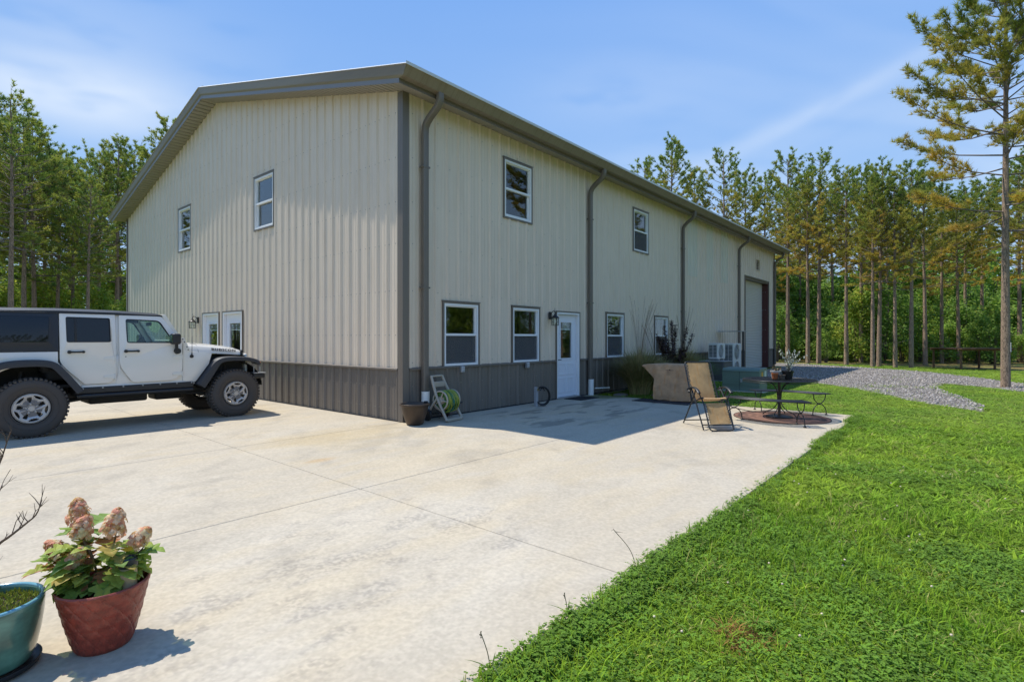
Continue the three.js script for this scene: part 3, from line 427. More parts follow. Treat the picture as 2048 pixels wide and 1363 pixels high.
    for (const [D, x0, x1] of [[dr[k], -4.11, -3.90], [df[k], -3.365, -3.155]]) {
      const cup = new THREE.SphereGeometry(0.075, 20, 10); cup.scale(1, 0.62, 0.12); part('handle_cup', cup.translate(X((x0 + x1) / 2 - 0.0), 1.265, z - s * 0.003), paint, D);
      part('handle', merge([rbox(X(x0), X(x1), 1.262, 1.288, Math.min(z + s * 0.02, z + s * 0.042), Math.max(z + s * 0.02, z + s * 0.042), 0.01), cyl(0.025, 0.027, 0.045, 18).rotateX(Math.PI / 2).translate(X(x0 + 0.02), 1.275, z + s * 0.02), cyl(0.019, 0.02, 0.04, 18).rotateX(Math.PI / 2).translate(X(x1 - 0.015), 1.275, z + s * 0.02)]), M.black, D);
    }
    part('key_lock', cyl(0.012, 0.012, 0.006, 12).rotateX(Math.PI / 2).translate(X(-3.345), 1.18, z + s * 0.002), M.black, df[k]);
    for (const [D, x] of [[dr[k], -3.50], [df[k], -2.50]]) for (const y of [1.16, 0.86]) { const t = [[x, y + 0.035, 0.006], [x, y - 0.035, 0.006], [x - 0.145, y - 0.018, 0.006], [x - 0.145, y + 0.018, 0.006]].map(([a, b, r]) => [X(a), b, r]); const g = extrude(rpoly(t), 0.007, 0.003); part('hinge', merge([g.translate(0, 0, s > 0 ? z : z - 0.007), cyl(0.009, 0.009, 0.085, 10).translate(X(x + 0.008), y, z + s * 0.008), ...[0.04, 0.075, 0.11].map((o) => cyl(0.006, 0.006, 0.006, 8).rotateX(Math.PI / 2).translate(X(x - o), y, z + s * 0.009))]), paint, D); }
  });
  // --- black hardtop: rear sides with glass, roof
  const QW = [[-5.17, 1.835, 0.06], [-4.315, 1.835, 0.05], [-4.335, 1.425, 0.05], [-5.19, 1.425, 0.06]];
  const ht = both('hardtop_side', [[-5.25, 1.29], [-5.2, 1.90, 0.05], [-4.215, 1.90], [-4.215, 1.29]], [QW], HW + 0.004, 0.03, top, 0.008);
  [0, 1].forEach((k) => { part('quarter_glass', side(inset(QW, -0.012), [], HW + 0.006, 0.008, 0.002)[k], tint, ht[k]); });
  { const cross = (w, y) => { const P = []; for (let i = 0; i <= 16; i++) { const t = i / 16 * 2 - 1; P.push([t * w, y - 0.045 * Math.pow(Math.abs(t), 4) - 0.014 * t * t]); } return P; };
    const xs = [[-5.22, 1.925, 0.715], [-5.16, 1.962, 0.725], [-4.2, 1.985, 0.738], [-3.45, 1.978, 0.738], [-2.83, 1.95, 0.733], [-2.765, 1.932, 0.73], [-2.74, 1.905, 0.728]], Q = [];
    const ring = xs.map(([x, y, w]) => { const up = cross(w, y).map(([z, yy]) => [X(x), yy, z]); return [[X(x), 1.878, -w], ...up, [X(x), 1.878, w]]; });
    for (let a = 0; a < ring.length - 1; a++) for (let i = 0; i < ring[a].length - 1; i++) Q.push([ring[a][i], ring[a][i + 1], ring[a + 1][i + 1], ring[a + 1][i]]);
    for (const R of [ring[0], ring[ring.length - 1]]) for (let i = 0; i < R.length / 2 - 1; i++) { const j = R.length - 1 - i; Q.push([R[i], R[i + 1], R[j - 1], R[j]]); }
    const r = part('hardtop_roof', toCreasedNormals(quads(Q), 0.6), top, car);
    part('drip_rail', merge([1, -1].map((s) => rbox(X(-5.2), X(-2.78), 1.884, 1.898, s * 0.735 - 0.016, s * 0.735 + 0.016, 0.006))), top, r);
    part('headliner', box(X(-5.15), X(-2.8), 1.855, 1.872, -0.70, 0.70), M.dark, r); }
  // --- windscreen frame and glass
  { const P = (x, y) => [X(x), y]; const fr = []; const a = [-2.50, 1.39], b = [-2.80, 1.888];
    const strip = (s0, s1, w0, w1, tks) => { const L = []; const q = (t, w, o) => [X(lerp(a[0], b[0], t)) + o, lerp(a[1], b[1], t) + o * 0.58, w]; L.push([q(s0, w0, 0), q(s0, w1, 0), q(s1, w1, 0), q(s1, w0, 0)], [q(s0, w0, tks), q(s1, w0, tks), q(s1, w1, tks), q(s0, w1, tks)], [q(s0, w0, 0), q(s1, w0, 0), q(s1, w0, tks), q(s0, w0, tks)], [q(s0, w1, 0), q(s0, w1, tks), q(s1, w1, tks), q(s1, w1, 0)], [q(s0, w0, 0), q(s0, w0, tks), q(s0, w1, tks), q(s0, w1, 0)], [q(s1, w0, 0), q(s1, w1, 0), q(s1, w1, tks), q(s1, w0, tks)]); return quads(L); };
    const f = part('windscreen_frame', merge([strip(0, 1, 0.685, 0.755, 0.05), strip(0, 1, -0.755, -0.685, 0.05), strip(0.9, 1, -0.685, 0.685, 0.05), strip(0, 0.1, -0.685, 0.685, 0.05)]), paint, car);
    part('windscreen', strip(0.1, 0.9, -0.685, 0.685, 0.008), clear, f);
    for (const s of [1, -1]) { const g = extrude(rpoly([[X(-2.52), 1.50, 0.01], [X(-2.46), 1.50, 0.02], [X(-2.345), 1.25, 0.01], [X(-2.42), 1.25, 0.01]]), 0.012, 0.004).translate(0, 0, s > 0 ? 0.776 : -0.788); part('windscreen_hinge', merge([g]), paint, f); const bolts = [[-2.485, 1.475], [-2.455, 1.425], [-2.415, 1.335], [-2.395, 1.285]].map(([x, y]) => cyl(0.010, 0.010, 0.008, 8).rotateX(Math.PI / 2).translate(X(x), y, s * 0.793)); part('hinge_bolts', merge(bolts), M.black, f); } }
  // --- bonnet: crowned, tapering to the grille
  { const Q = [], ring = []; const xs = [[-2.45, 0.745, 1.405, 1.24], [-2.22, 0.725, 1.398, 1.228], [-1.9, 0.69, 1.372, 1.205], [-1.6, 0.645, 1.332, 1.182], [-1.40, 0.61, 1.292, 1.165], [-1.33, 0.59, 1.262, 1.158], [-1.30, 0.575, 1.225, 1.155]];
    for (const [x, w, y, ys] of xs) { const R = []; for (let i = 0; i <= 24; i++) { const t = i / 24 * 2 - 1, a = Math.abs(t); const h = a > 0.86 ? lerp(y - 0.035, ys, Math.pow((a - 0.86) / 0.14, 1.6)) : y - 0.035 * Math.pow(a / 0.86, 3.2) + 0.012 * (a < 0.42 ? 1 : a < 0.5 ? (0.5 - a) / 0.08 : 0); R.push([X(x), h, t < -0.86 || t > 0.86 ? Math.sign(t) * lerp(0.9, 1, (a - 0.86) / 0.14) * w : t * w * 0.9 / 0.86]); } ring.push(R); }
    for (let a = 0; a < ring.length - 1; a++) for (let i = 0; i < 24; i++) Q.push([ring[a][i], ring[a][i + 1], ring[a + 1][i + 1], ring[a + 1][i]]);
    const hood = part('bonnet', toCreasedNormals(quads(Q), 0.7), paint, car);
    part('bonnet_seam', merge([1, -1].map((s) => tube([[X(-2.205), 1.398, s * 0.2], [X(-2.205), 1.385, s * 0.56], [X(-2.2), 1.345, s * 0.655], [X(-2.2), 1.235, s * 0.722]], 0.0035, 20, 5))), M.black, hood);
    for (const s of [1, -1]) { part('bonnet_latch', merge([rbox(X(-1.40), X(-1.355), 1.16, 1.235, s * 0.612 - 0.02, s * 0.612 + 0.02, 0.008), rbox(X(-1.395), X(-1.345), 1.215, 1.262, s * 0.600 - 0.022, s * 0.600 + 0.022, 0.012)]), M.black, hood);
      const t = new TextGeometry('RUBICON', { font, size: 0.052, depth: 0.002, curveSegments: 3 }); t.computeBoundingBox(); const w = t.boundingBox.max.x; t.scale(0.47 / w, 1, 1);
      if (s < 0) t.rotateY(Math.PI).translate(0.47, 0, 0); t.rotateX(-s * 0.42); t.rotateY(s * 0.115); t.rotateZ(-0.075); t.translate(X(-1.965), 1.262, s * 0.690); part('bonnet_lettering', t, M.black, hood); } }
  part('engine_bay', box(X(-2.44), X(-1.34), 0.72, 1.16, -0.52, 0.52), under, car);
  { const gr = part('grille', merge([rbox(X(-1.31), X(-1.25), 0.82, 1.19, -0.60, 0.60, 0.03)]), paint, car); for (let k = 0; k < 7; k++) part('grille_slot', rbox(X(-1.255), X(-1.246), 0.90, 1.14, -0.285 + k * 0.083, -0.235 + k * 0.083, 0.004), M.dark, gr); for (const s of [1, -1]) part('headlight', cyl(0.09, 0.09, 0.03, 24).rotateZ(Math.PI / 2).translate(X(-1.24), 1.03, s * 0.44), M.glass, gr); }
  // --- flares: a broad arched strip, swept along the wheel opening
  function flareStrip(pts, zin, zout, th) { const Q = [], n = pts.length, sec = pts.map((p, i) => { const a = pts[Math.max(0, i - 1)], b = pts[Math.min(n - 1, i + 1)], tx = b[0] - a[0], ty = b[1] - a[1], l = Math.hypot(tx, ty), nx = -ty / l, ny = tx / l, w = p[2] ?? th; return [[X(p[0]), p[1], zin], [X(p[0]), p[1], zout - 0.035], [X(p[0] + nx * -0.012), p[1] + ny * -0.012, zout - 0.008], [X(p[0] - nx * w * 0.5), p[1] - ny * w * 0.5, zout], [X(p[0] - nx * w), p[1] - ny * w, zout - 0.004], [X(p[0] - nx * w), p[1] - ny * w, zout - 0.03], [X(p[0] - nx * 0.02), p[1] - ny * 0.02, zin]]; });
    for (let i = 0; i < n - 1; i++) for (let k = 0; k < sec[0].length - 1; k++) Q.push([sec[i][k], sec[i + 1][k], sec[i + 1][k + 1], sec[i][k + 1]]);
    for (const S of [sec[0], sec[n - 1]]) Q.push([S[1], S[2], S[3], S[5]], [S[3], S[4], S[5], S[5]], [S[0], S[1], S[5], S[6]]); return quads(Q); }
  const smooth = (P, n) => new THREE.CatmullRomCurve3(P.map((p) => V(p[0], p[1], p[2])), false, 'centripetal').getPoints(n).map((v) => [v.x, v.y, v.z]);
  const rearArch = smooth([[-5.22, 0.80, 0.09], [-5.12, 0.97, 0.09], [-4.97, 1.10, 0.095], [-4.80, 1.155, 0.10], [-4.40, 1.16, 0.10], [-4.26, 1.115, 0.10], [-4.14, 0.98, 0.10], [-3.925, 0.675, 0.10]], 40), frontArch = smooth([[-2.265, 0.655, 0.13], [-2.12, 0.87, 0.125], [-1.985, 1.06, 0.11], [-1.90, 1.115, 0.095], [-1.78, 1.14, 0.085], [-1.50, 1.14, 0.08], [-1.30, 1.11, 0.075], [-1.17, 1.06, 0.07], [-1.12, 1.0, 0.06]], 44);
  for (const s of [1, -1]) for (const [A, zi] of [[rearArch, 0.74], [frontArch, 0.52]]) { let g = toCreasedNormals(flareStrip(A, zi, 0.925, 0.1), 0.5); if (s < 0) g = g.scale(1, 1, -1); part('wheel_arch_flare', g, flare, car); }
  for (const s of [1, -1]) part('turn_signal', rbox(X(-1.185), X(-1.135), 0.985, 1.03, Math.min(s * 0.86, s * 0.915), Math.max(s * 0.86, s * 0.915), 0.012), phys(lin(0.75, 0.16, 0.015), 0.2), car);
  // --- inner arches, chassis, axles, sill guards, bumpers
  for (const s of [1, -1]) for (const [x, r] of [[-4.56, 0.56], [-1.6, 0.54]]) { const Q = [], z0 = s * 0.30, z1 = s * 0.80; for (let k = 0; k < 20; k++) { const a = Math.PI * (k / 20), b = Math.PI * ((k + 1) / 20), p = (t, z) => [X(x) + Math.cos(t) * r, 0.56 + Math.sin(t) * r * 0.93, z]; Q.push([p(a, z0), p(a, z1), p(b, z1), p(b, z0)], [p(a, z0), p(b, z0), [X(x), 0.56, z0], [X(x), 0.56, z0]]); } part('inner_arch', quads(Q), under, car); }
  part('chassis', merge([box(X(-5.2), X(-1.2), 0.50, 0.60, 0.34, 0.44), box(X(-5.2), X(-1.2), 0.50, 0.60, -0.44, -0.34), box(X(-4.0), X(-2.35), 0.58, 0.72, -0.76, 0.76), rbox(X(-3.75), X(-2.9), 0.38, 0.58, -0.3, 0.35, 0.04), box(X(-5.15), X(-4.7), 0.55, 0.72, -0.6, 0.6), rbox(X(-2.75), X(-2.3), 0.36, 0.58, -0.22, 0.22, 0.05)]), under, car);
  part('axle', merge([cyl(0.045, 0.045, 1.5, 14).rotateX(Math.PI / 2).translate(X(-4.56), 0.44, 0), new THREE.SphereGeometry(0.14, 16, 12).translate(X(-4.56), 0.44, -0.05)]), under, car);
  part('axle', merge([cyl(0.045, 0.045, 1.5, 14).rotateX(Math.PI / 2).translate(X(-1.6), 0.44, 0), new THREE.SphereGeometry(0.14, 16, 12).translate(X(-1.6), 0.44, 0.2), bar([X(-1.5), 0.42, -0.6], [X(-1.5), 0.44, 0.62], 0.018)]), under, car);
  for (const s of [1, -1]) { part('suspension_link', merge([bar([X(-2.75), 0.52, s * 0.42], [X(-1.68), 0.42, s * 0.5], 0.026), bar([X(-3.5), 0.54, s * 0.42], [X(-4.48), 0.42, s * 0.5], 0.026), bar([X(-1.72), 0.4, s * 0.55], [X(-1.66), 0.98, s * 0.5], 0.032), bar([X(-4.7), 0.4, s * 0.55], [X(-4.62), 0.98, s * 0.5], 0.032)]), under, car);
    const r = part('rock_rail', merge([rbox(X(-4.02), X(-2.30), 0.60, 0.705, Math.min(s * 0.74, s * 0.80), Math.max(s * 0.74, s * 0.80), 0.02), bar([X(-4.0), 0.565, s * 0.80], [X(-2.32), 0.565, s * 0.80], 0.032, 0.032, 14)]), M.black, car);
    part('rail_bolts', merge([-3.92, -3.66, -3.38, -3.1, -2.84, -2.58, -2.34].map((x) => cyl(0.012, 0.012, 0.012, 8).rotateX(Math.PI / 2).translate(X(x), 0.69, s * 0.804))), M.galv, r); }
  part('front_bumper', merge([rbox(X(-1.2), X(-0.98), 0.64, 0.80, -0.62, 0.62, 0.03), ...[1, -1].map((s) => { const g = rbox(X(-1.27), X(-1.04), 0.70, 0.80, -0.16, 0.16, 0.03); g.rotateY(0); return g.translate(0, 0, s * 0.74); })]), M.black, car);
  part('bumper_hoop', merge([1, -1].flatMap((s) => [bar([X(-1.22), 0.80, s * 0.80], [X(-1.22), 0.93, s * 0.80], 0.008), bar([X(-1.10), 0.80, s * 0.80], [X(-1.10), 0.93, s * 0.80], 0.008), rbox(X(-1.27), X(-1.03), 0.802, 0.816, Math.min(s * 0.66, s * 0.91), Math.max(s * 0.66, s * 0.91), 0.004)])), std(lin(0.5, 0.5, 0.5), 0.35, { metalness: 0.6 }), car);
  part('rear_bumper', rbox(X(-5.42), X(-5.26), 0.60, 0.78, -0.80, 0.80, 0.03), M.black, car);
  part('tailgate', rbox(X(-5.29), X(-5.25), 0.70, 1.30, -0.74, 0.74, 0.015), paint, car);
  part('rear_glass', rbox(X(-5.26), X(-5.235), 1.32, 1.88, -0.62, 0.62, 0.02), tint, car);
  for (const s of [1, -1]) part('tail_light', rbox(X(-5.32), X(-5.27), 0.98, 1.18, s * 0.70 - 0.07, s * 0.70 + 0.07, 0.012), phys(lin(0.45, 0.01, 0.01), 0.2), car);
  // --- mirror and aerial
  for (const s of [1, -1]) { const m = part('mirror', merge([rbox(X(-2.71), X(-2.575), 1.385, 1.575, Math.min(s * 0.84, s * 1.02), Math.max(s * 0.84, s * 1.02), 0.035, 4), rbox(X(-2.625), X(-2.575), 1.29, 1.40, Math.min(s * 0.83, s * 0.87), Math.max(s * 0.83, s * 0.87), 0.015), cyl(0.05, 0.055, 0.05, 20).rotateX(Math.PI / 2).translate(X(-2.575), 1.265, s * 0.822)]), M.black, car); part('mirror_glass', box(X(-2.716), X(-2.711), 1.41, 1.55, s * 0.93 - 0.07, s * 0.93 + 0.07), std(lin(0.7, 0.72, 0.75), 0.04, { metalness: 1 }), m); }
  part('aerial', merge([bar([X(-2.335), 1.18, 0.80], [X(-2.335), 1.52, 0.81], 0.0055, 0.003), cyl(0.03, 0.034, 0.03, 16).rotateX(Math.PI / 2).translate(X(-2.335), 1.165, 0.79), bar([X(-2.335), 1.165, 0.80], [X(-2.335), 1.23, 0.803], 0.012, 0.007)]), M.black, car);
  // --- cabin
  part('dashboard', rbox(X(-2.75), X(-2.46), 1.05, 1.36, -0.68, 0.68, 0.06), seatM, car);
  part('cabin_floor', box(X(-5.2), X(-2.46), 0.72, 0.76, -0.74, 0.74), M.dark, car);
  for (const s of [1, -1]) { part('front_seat', merge([rbox(X(-3.42), X(-2.92), 0.80, 1.0, s * 0.36 - 0.25, s * 0.36 + 0.25, 0.06), rbox(-0.07, 0.07, 0, 0.62, s * 0.36 - 0.24, s * 0.36 + 0.24, 0.06).rotateZ(0.2).translate(X(-3.4), 0.92, 0), rbox(-0.05, 0.05, 0.02, 0.22, s * 0.36 - 0.13, s * 0.36 + 0.13, 0.045).rotateZ(0.15).translate(X(-3.54), 1.52, 0)]), seatM, car); }
  part('rear_seat', merge([rbox(X(-4.35), X(-3.85), 0.82, 1.02, -0.62, 0.62, 0.06), rbox(-0.07, 0.07, 0, 0.62, -0.62, 0.62, 0.06).rotateZ(0.2).translate(X(-4.32), 0.94, 0)]), seatM, car);
  part('steering_wheel', new THREE.TorusGeometry(0.185, 0.016, 10, 36).rotateY(Math.PI / 2).rotateZ(-0.4).translate(X(-2.86), 1.34, -0.36), M.black, car);
  part('roll_bar', merge([1, -1].flatMap((s) => [tube([[X(-3.52), 0.8, s * 0.68], [X(-3.52), 1.6, s * 0.66], [X(-3.50), 1.80, s * 0.62], [X(-3.3), 1.83, s * 0.6], [X(-2.8), 1.81, s * 0.6]], 0.032, 24), tube([[X(-3.5), 1.81, s * 0.62], [X(-4.6), 1.80, s * 0.62], [X(-5.1), 1.3, s * 0.62]], 0.03, 16)]).concat([bar([X(-3.5), 1.81, -0.62], [X(-3.5), 1.81, 0.62], 0.03)])), M.black, car);
  part('rear_view_mirror', rbox(X(-2.80), X(-2.77), 1.72, 1.79, -0.12, 0.12, 0.015), M.black, car);
  // --- wheels: lugged tyre, five-spoke rim
  function wheel() {
    const g = new THREE.Group(), R = 0.445, W = 0.315, h = W / 2;
    const body = lathe([[0.225, -h + 0.05], [0.25, -h + 0.022], [0.30, -h + 0.004], [0.355, -h], [0.395, -h + 0.012], [0.42, -h + 0.03], [0.432, -h + 0.05], [0.436, 0], [0.432, h - 0.05], [0.42, h - 0.03], [0.395, h - 0.012], [0.355, h], [0.30, h - 0.004], [0.25, h - 0.022], [0.225, h - 0.05], [0.215, 0]], 64).rotateX(Math.PI / 2);
    const L = [body], n = 46; for (let i = 0; i < n; i++) { const a = (i / n) * 2 * Math.PI; for (const s of [1, -1]) { const off = s > 0 ? 0 : Math.PI / n, big = i % 2 ? 1 : 0.72;
      L.push(box(-0.0175, 0.0175, R - 0.022, R + 0.004, s * (h - 0.025 - 0.035 * big) - 0.036 * big, s * (h - 0.03) + 0.006).rotateZ(a + off), box(-0.016, 0.016, R - 0.085 * big, R - 0.004, s * (h - 0.013) - 0.010, s * (h - 0.013) + 0.010).rotateX(-s * 0.16).rotateZ(a + off));
      if (i % 2 === 0) L.push(box(-0.022, 0.020, R - 0.02, R + 0.003, s * 0.035 - 0.03, s * 0.035 + 0.03).rotateY(s * 0.5).rotateZ(a + off)); } }
    L.push(new THREE.TorusGeometry(0.318, 0.004, 6, 60).translate(0, 0, h - 0.002), new THREE.TorusGeometry(0.245, 0.007, 6, 60).translate(0, 0, h - 0.022));
    const tyre = shadows(new THREE.Mesh(merge(L), rubber)); tyre.name = 'wheel';
    const rim = lathe([[0.226, -0.12], [0.226, 0.125], [0.214, 0.132], [0.207, 0.12], [0.195, 0.06], [0.19, -0.1]], 56).rotateX(Math.PI / 2); part('rim_barrel', rim, alloy, tyre);
    // spokes: one plate with openings
    const plate = new THREE.Shape(); for (let k = 0; k <= 72; k++) { const a = (k / 72) * 2 * Math.PI; if (k) plate.lineTo(0.212 * Math.cos(a), 0.212 * Math.sin(a)); else plate.moveTo(0.212, 0); }
    for (let k = 0; k < 5; k++) { const a = (k / 5) * 2 * Math.PI + Math.PI / 2, ro = (x, y) => [x * Math.cos(a) - y * Math.sin(a), x * Math.sin(a) + y * Math.cos(a)];
      plate.holes.push(rpoly([[0.092, 0.023, 0.01], [0.166, 0.027, 0.012], [0.166, -0.027, 0.012], [0.092, -0.023, 0.01]].map(([x, y, r]) => [...ro(x, y), r]), THREE.Path));
      const b = a + Math.PI / 5, rb = (x, y) => [x * Math.cos(b) - y * Math.sin(b), x * Math.sin(b) + y * Math.cos(b)];
      plate.holes.push(rpoly([[0.158, 0.026, 0.008], [0.181, 0.066, 0.010], [0.189, 0.036, 0.006], [0.193, 0, 0.006], [0.189, -0.036, 0.006], [0.181, -0.066, 0.010], [0.158, -0.026, 0.008]].map(([x, y, r]) => [...rb(x, y), r]), THREE.Path)); }
    const sp = extrude(plate, 0.03, 0.006, 16); sp.translate(0, 0, 0.075); { const p = sp.attributes.position; for (let i = 0; i < p.count; i++) { const r = Math.hypot(p.getX(i), p.getY(i)); p.setZ(i, p.getZ(i) + 0.03 * sstep(0.08, 0.2, r)); } sp.computeVertexNormals(); }
    part('spokes', sp, alloy, tyre);
    for (let k = 0; k < 5; k++) { const a = (k / 5) * 2 * Math.PI + Math.PI / 2 + Math.PI / 5; const s = rpoly([[0.052, 0.030, 0.008], [0.105, 0.058, 0.008], [0.146, 0.019, 0.008], [0.146, -0.019, 0.008], [0.105, -0.058, 0.008], [0.052, -0.030, 0.008]]); part('spoke_inlay', extrude(s, 0.003, 0.001).rotateZ(a).translate(0, 0, 0.1205), alloyDark, tyre); }
    part('hub_cap', merge([cyl(0.038, 0.042, 0.02, 24).rotateX(Math.PI / 2).translate(0, 0, 0.122)]), alloy, tyre);
    part('wheel_nuts', merge([0, 1, 2, 3, 4].map((k) => { const a = (k / 5) * 2 * Math.PI + Math.PI / 2; return cyl(0.012, 0.013, 0.03, 6).rotateX(Math.PI / 2).translate(0.066 * Math.cos(a), 0.066 * Math.sin(a), 0.118); })), M.galv, tyre);
    part('brake_disc', merge([cyl(0.165, 0.165, 0.02, 36).rotateX(Math.PI / 2).translate(0, 0, 0.0), rbox(-0.05, 0.05, 0.09, 0.18, -0.03, 0.05, 0.02)]), std(lin(0.13, 0.12, 0.11), 0.6, { metalness: 0.5 }), tyre);
    return tyre;
  }
  const w0 = wheel();
  [[-4.555, 1, 0.15], [-1.605, 1, 0.5], [-4.555, -1, 0.3], [-1.605, -1, 0.9]].forEach(([x, s, spin], i) => { const w = i ? w0.clone() : w0; w.name = 'wheel'; w.position.set(X(x), 0.444, s * 0.785); w.rotation.set(0, s > 0 ? 0 : Math.PI, 0); w.rotateZ(spin); car.add(w); });
  const sw = w0.clone(); sw.name = 'spare_wheel'; sw.position.set(X(-5.46), 1.02, 0.08); sw.rotation.set(0, -Math.PI / 2, 0); car.add(sw);
}

// ================================================================ THINGS ABOUT THE WALL AND ON THE PATIO
// --- wall lanterns
function lantern(pos, turn, label) {
  const o = thing('wall_lantern', label, 'wall lamp', pos, turn, 'black wall lanterns');       // local: wall at z = 0, +z outward
  part('wall_plate', rbox(-0.055, 0.055, 0.02, 0.20, 0.004, 0.03, 0.012), M.blackMetal, o);
  part('arm', merge([tube([[0, 0.13, 0.03], [0, 0.19, 0.07], [0, 0.215, 0.12], [0, 0.19, 0.155], [0, 0.15, 0.16]], 0.009, 24), tube([[0, 0.03, 0.03], [0, 0.02, 0.07], [0, 0.08, 0.10], [0, 0.13, 0.075]], 0.006, 20), bar([0, 0.18, 0.14], [0, 0.29, 0.155], 0.006, 0.003)]), M.blackMetal, o);
  part('cap', merge([lathe([[0.0, 0.16], [0.018, 0.155], [0.03, 0.12], [0.07, 0.085], [0.098, 0.06], [0.102, 0.048], [0.0, 0.048]], 24).translate(0, 0, 0.16)]), M.blackMetal, o);
  const cage = []; for (let k = 0; k < 6; k++) { const a = (k / 6) * Math.PI * 2, b = ((k + 1) / 6) * Math.PI * 2, p = (t, r, y) => [r * Math.cos(t), y, 0.16 + r * Math.sin(t)]; cage.push(bar(p(a, 0.088, 0.05), p(a, 0.082, -0.125), 0.0045, 0.0045, 6), bar(p(a, 0.082, -0.125), p(b, 0.082, -0.125), 0.005, 0.005, 6), bar(p(a, 0.085, -0.04), p(b, 0.085, -0.04), 0.0025, 0.0025, 5)); } part('cage', merge(cage), M.blackMetal, o);
  const gl = new THREE.CylinderGeometry(0.084, 0.078, 0.168, 6, 1, true).rotateY(Math.PI / 6).translate(0, -0.037, 0.16); part('glass', gl, M.glass, o);
  part('bulb', merge([lathe([[0, 0.04], [0.013, 0.035], [0.013, 0.0], [0.026, -0.03], [0.022, -0.06], [0, -0.072]], 14).translate(0, 0, 0.16)]), std(lin(0.8, 0.78, 0.72), 0.3), o);
}
lantern([4.36, 1.92, 0.03], 0, 'black caged wall lantern beside the single white door on the long wall'); lantern([-0.03, 1.90, -9.32], -Math.PI / 2, 'black caged wall lantern on the gable wall above the car bonnet');
// --- outlet boxes on the wainscot
for (const [x, l] of [[1.40, 'grey weatherproof outlet box under the window nearest the hose reel'], [3.46, 'grey weatherproof outlet box under the window beside the door']]) { const o = thing('outlet_box', l, 'outlet box', [x, 0.82, 0.034], 0, 'outlet boxes on the wainscot'); part('housing', rbox(-0.045, 0.045, 0, 0.125, 0, 0.06, 0.008), M.galv, o); part('cover_plate', rbox(-0.036, 0.036, 0.01, 0.115, 0.06, 0.075, 0.006), std(lin(0.5, 0.51, 0.53), 0.4), o); for (const y of [0.036, 0.088]) part('socket_lid', rbox(-0.022, 0.022, y - 0.018, y + 0.018, 0.075, 0.083, 0.006), M.galv, o); }
// --- bronze planter at the corner
{ const o = thing('bronze_planter', 'bronze brown round planter pot standing at the building corner', 'pot', [-0.03, 0, 0.36]);
  part('pot', lathe([[0, 0.012], [0.13, 0.0], [0.142, 0.012], [0.165, 0.07], [0.205, 0.19], [0.232, 0.305], [0.240, 0.325], [0.256, 0.335], [0.258, 0.362], [0.247, 0.368], [0.238, 0.355], [0.222, 0.30], [0.19, 0.20], [0, 0.2]], 48), std(lin(0.13, 0.085, 0.055), 0.45, { metalness: 0.2, map: cloudTex }), o);
  part('soil', lathe([[0, 0.262], [0.1, 0.266], [0.208, 0.258]], 30), std(lin(0.03, 0.023, 0.017), 1), o);
  part('rim_clip', merge([rbox(0.225, 0.275, 0.345, 0.385, -0.03, 0.03, 0.008)]), M.black, o); }
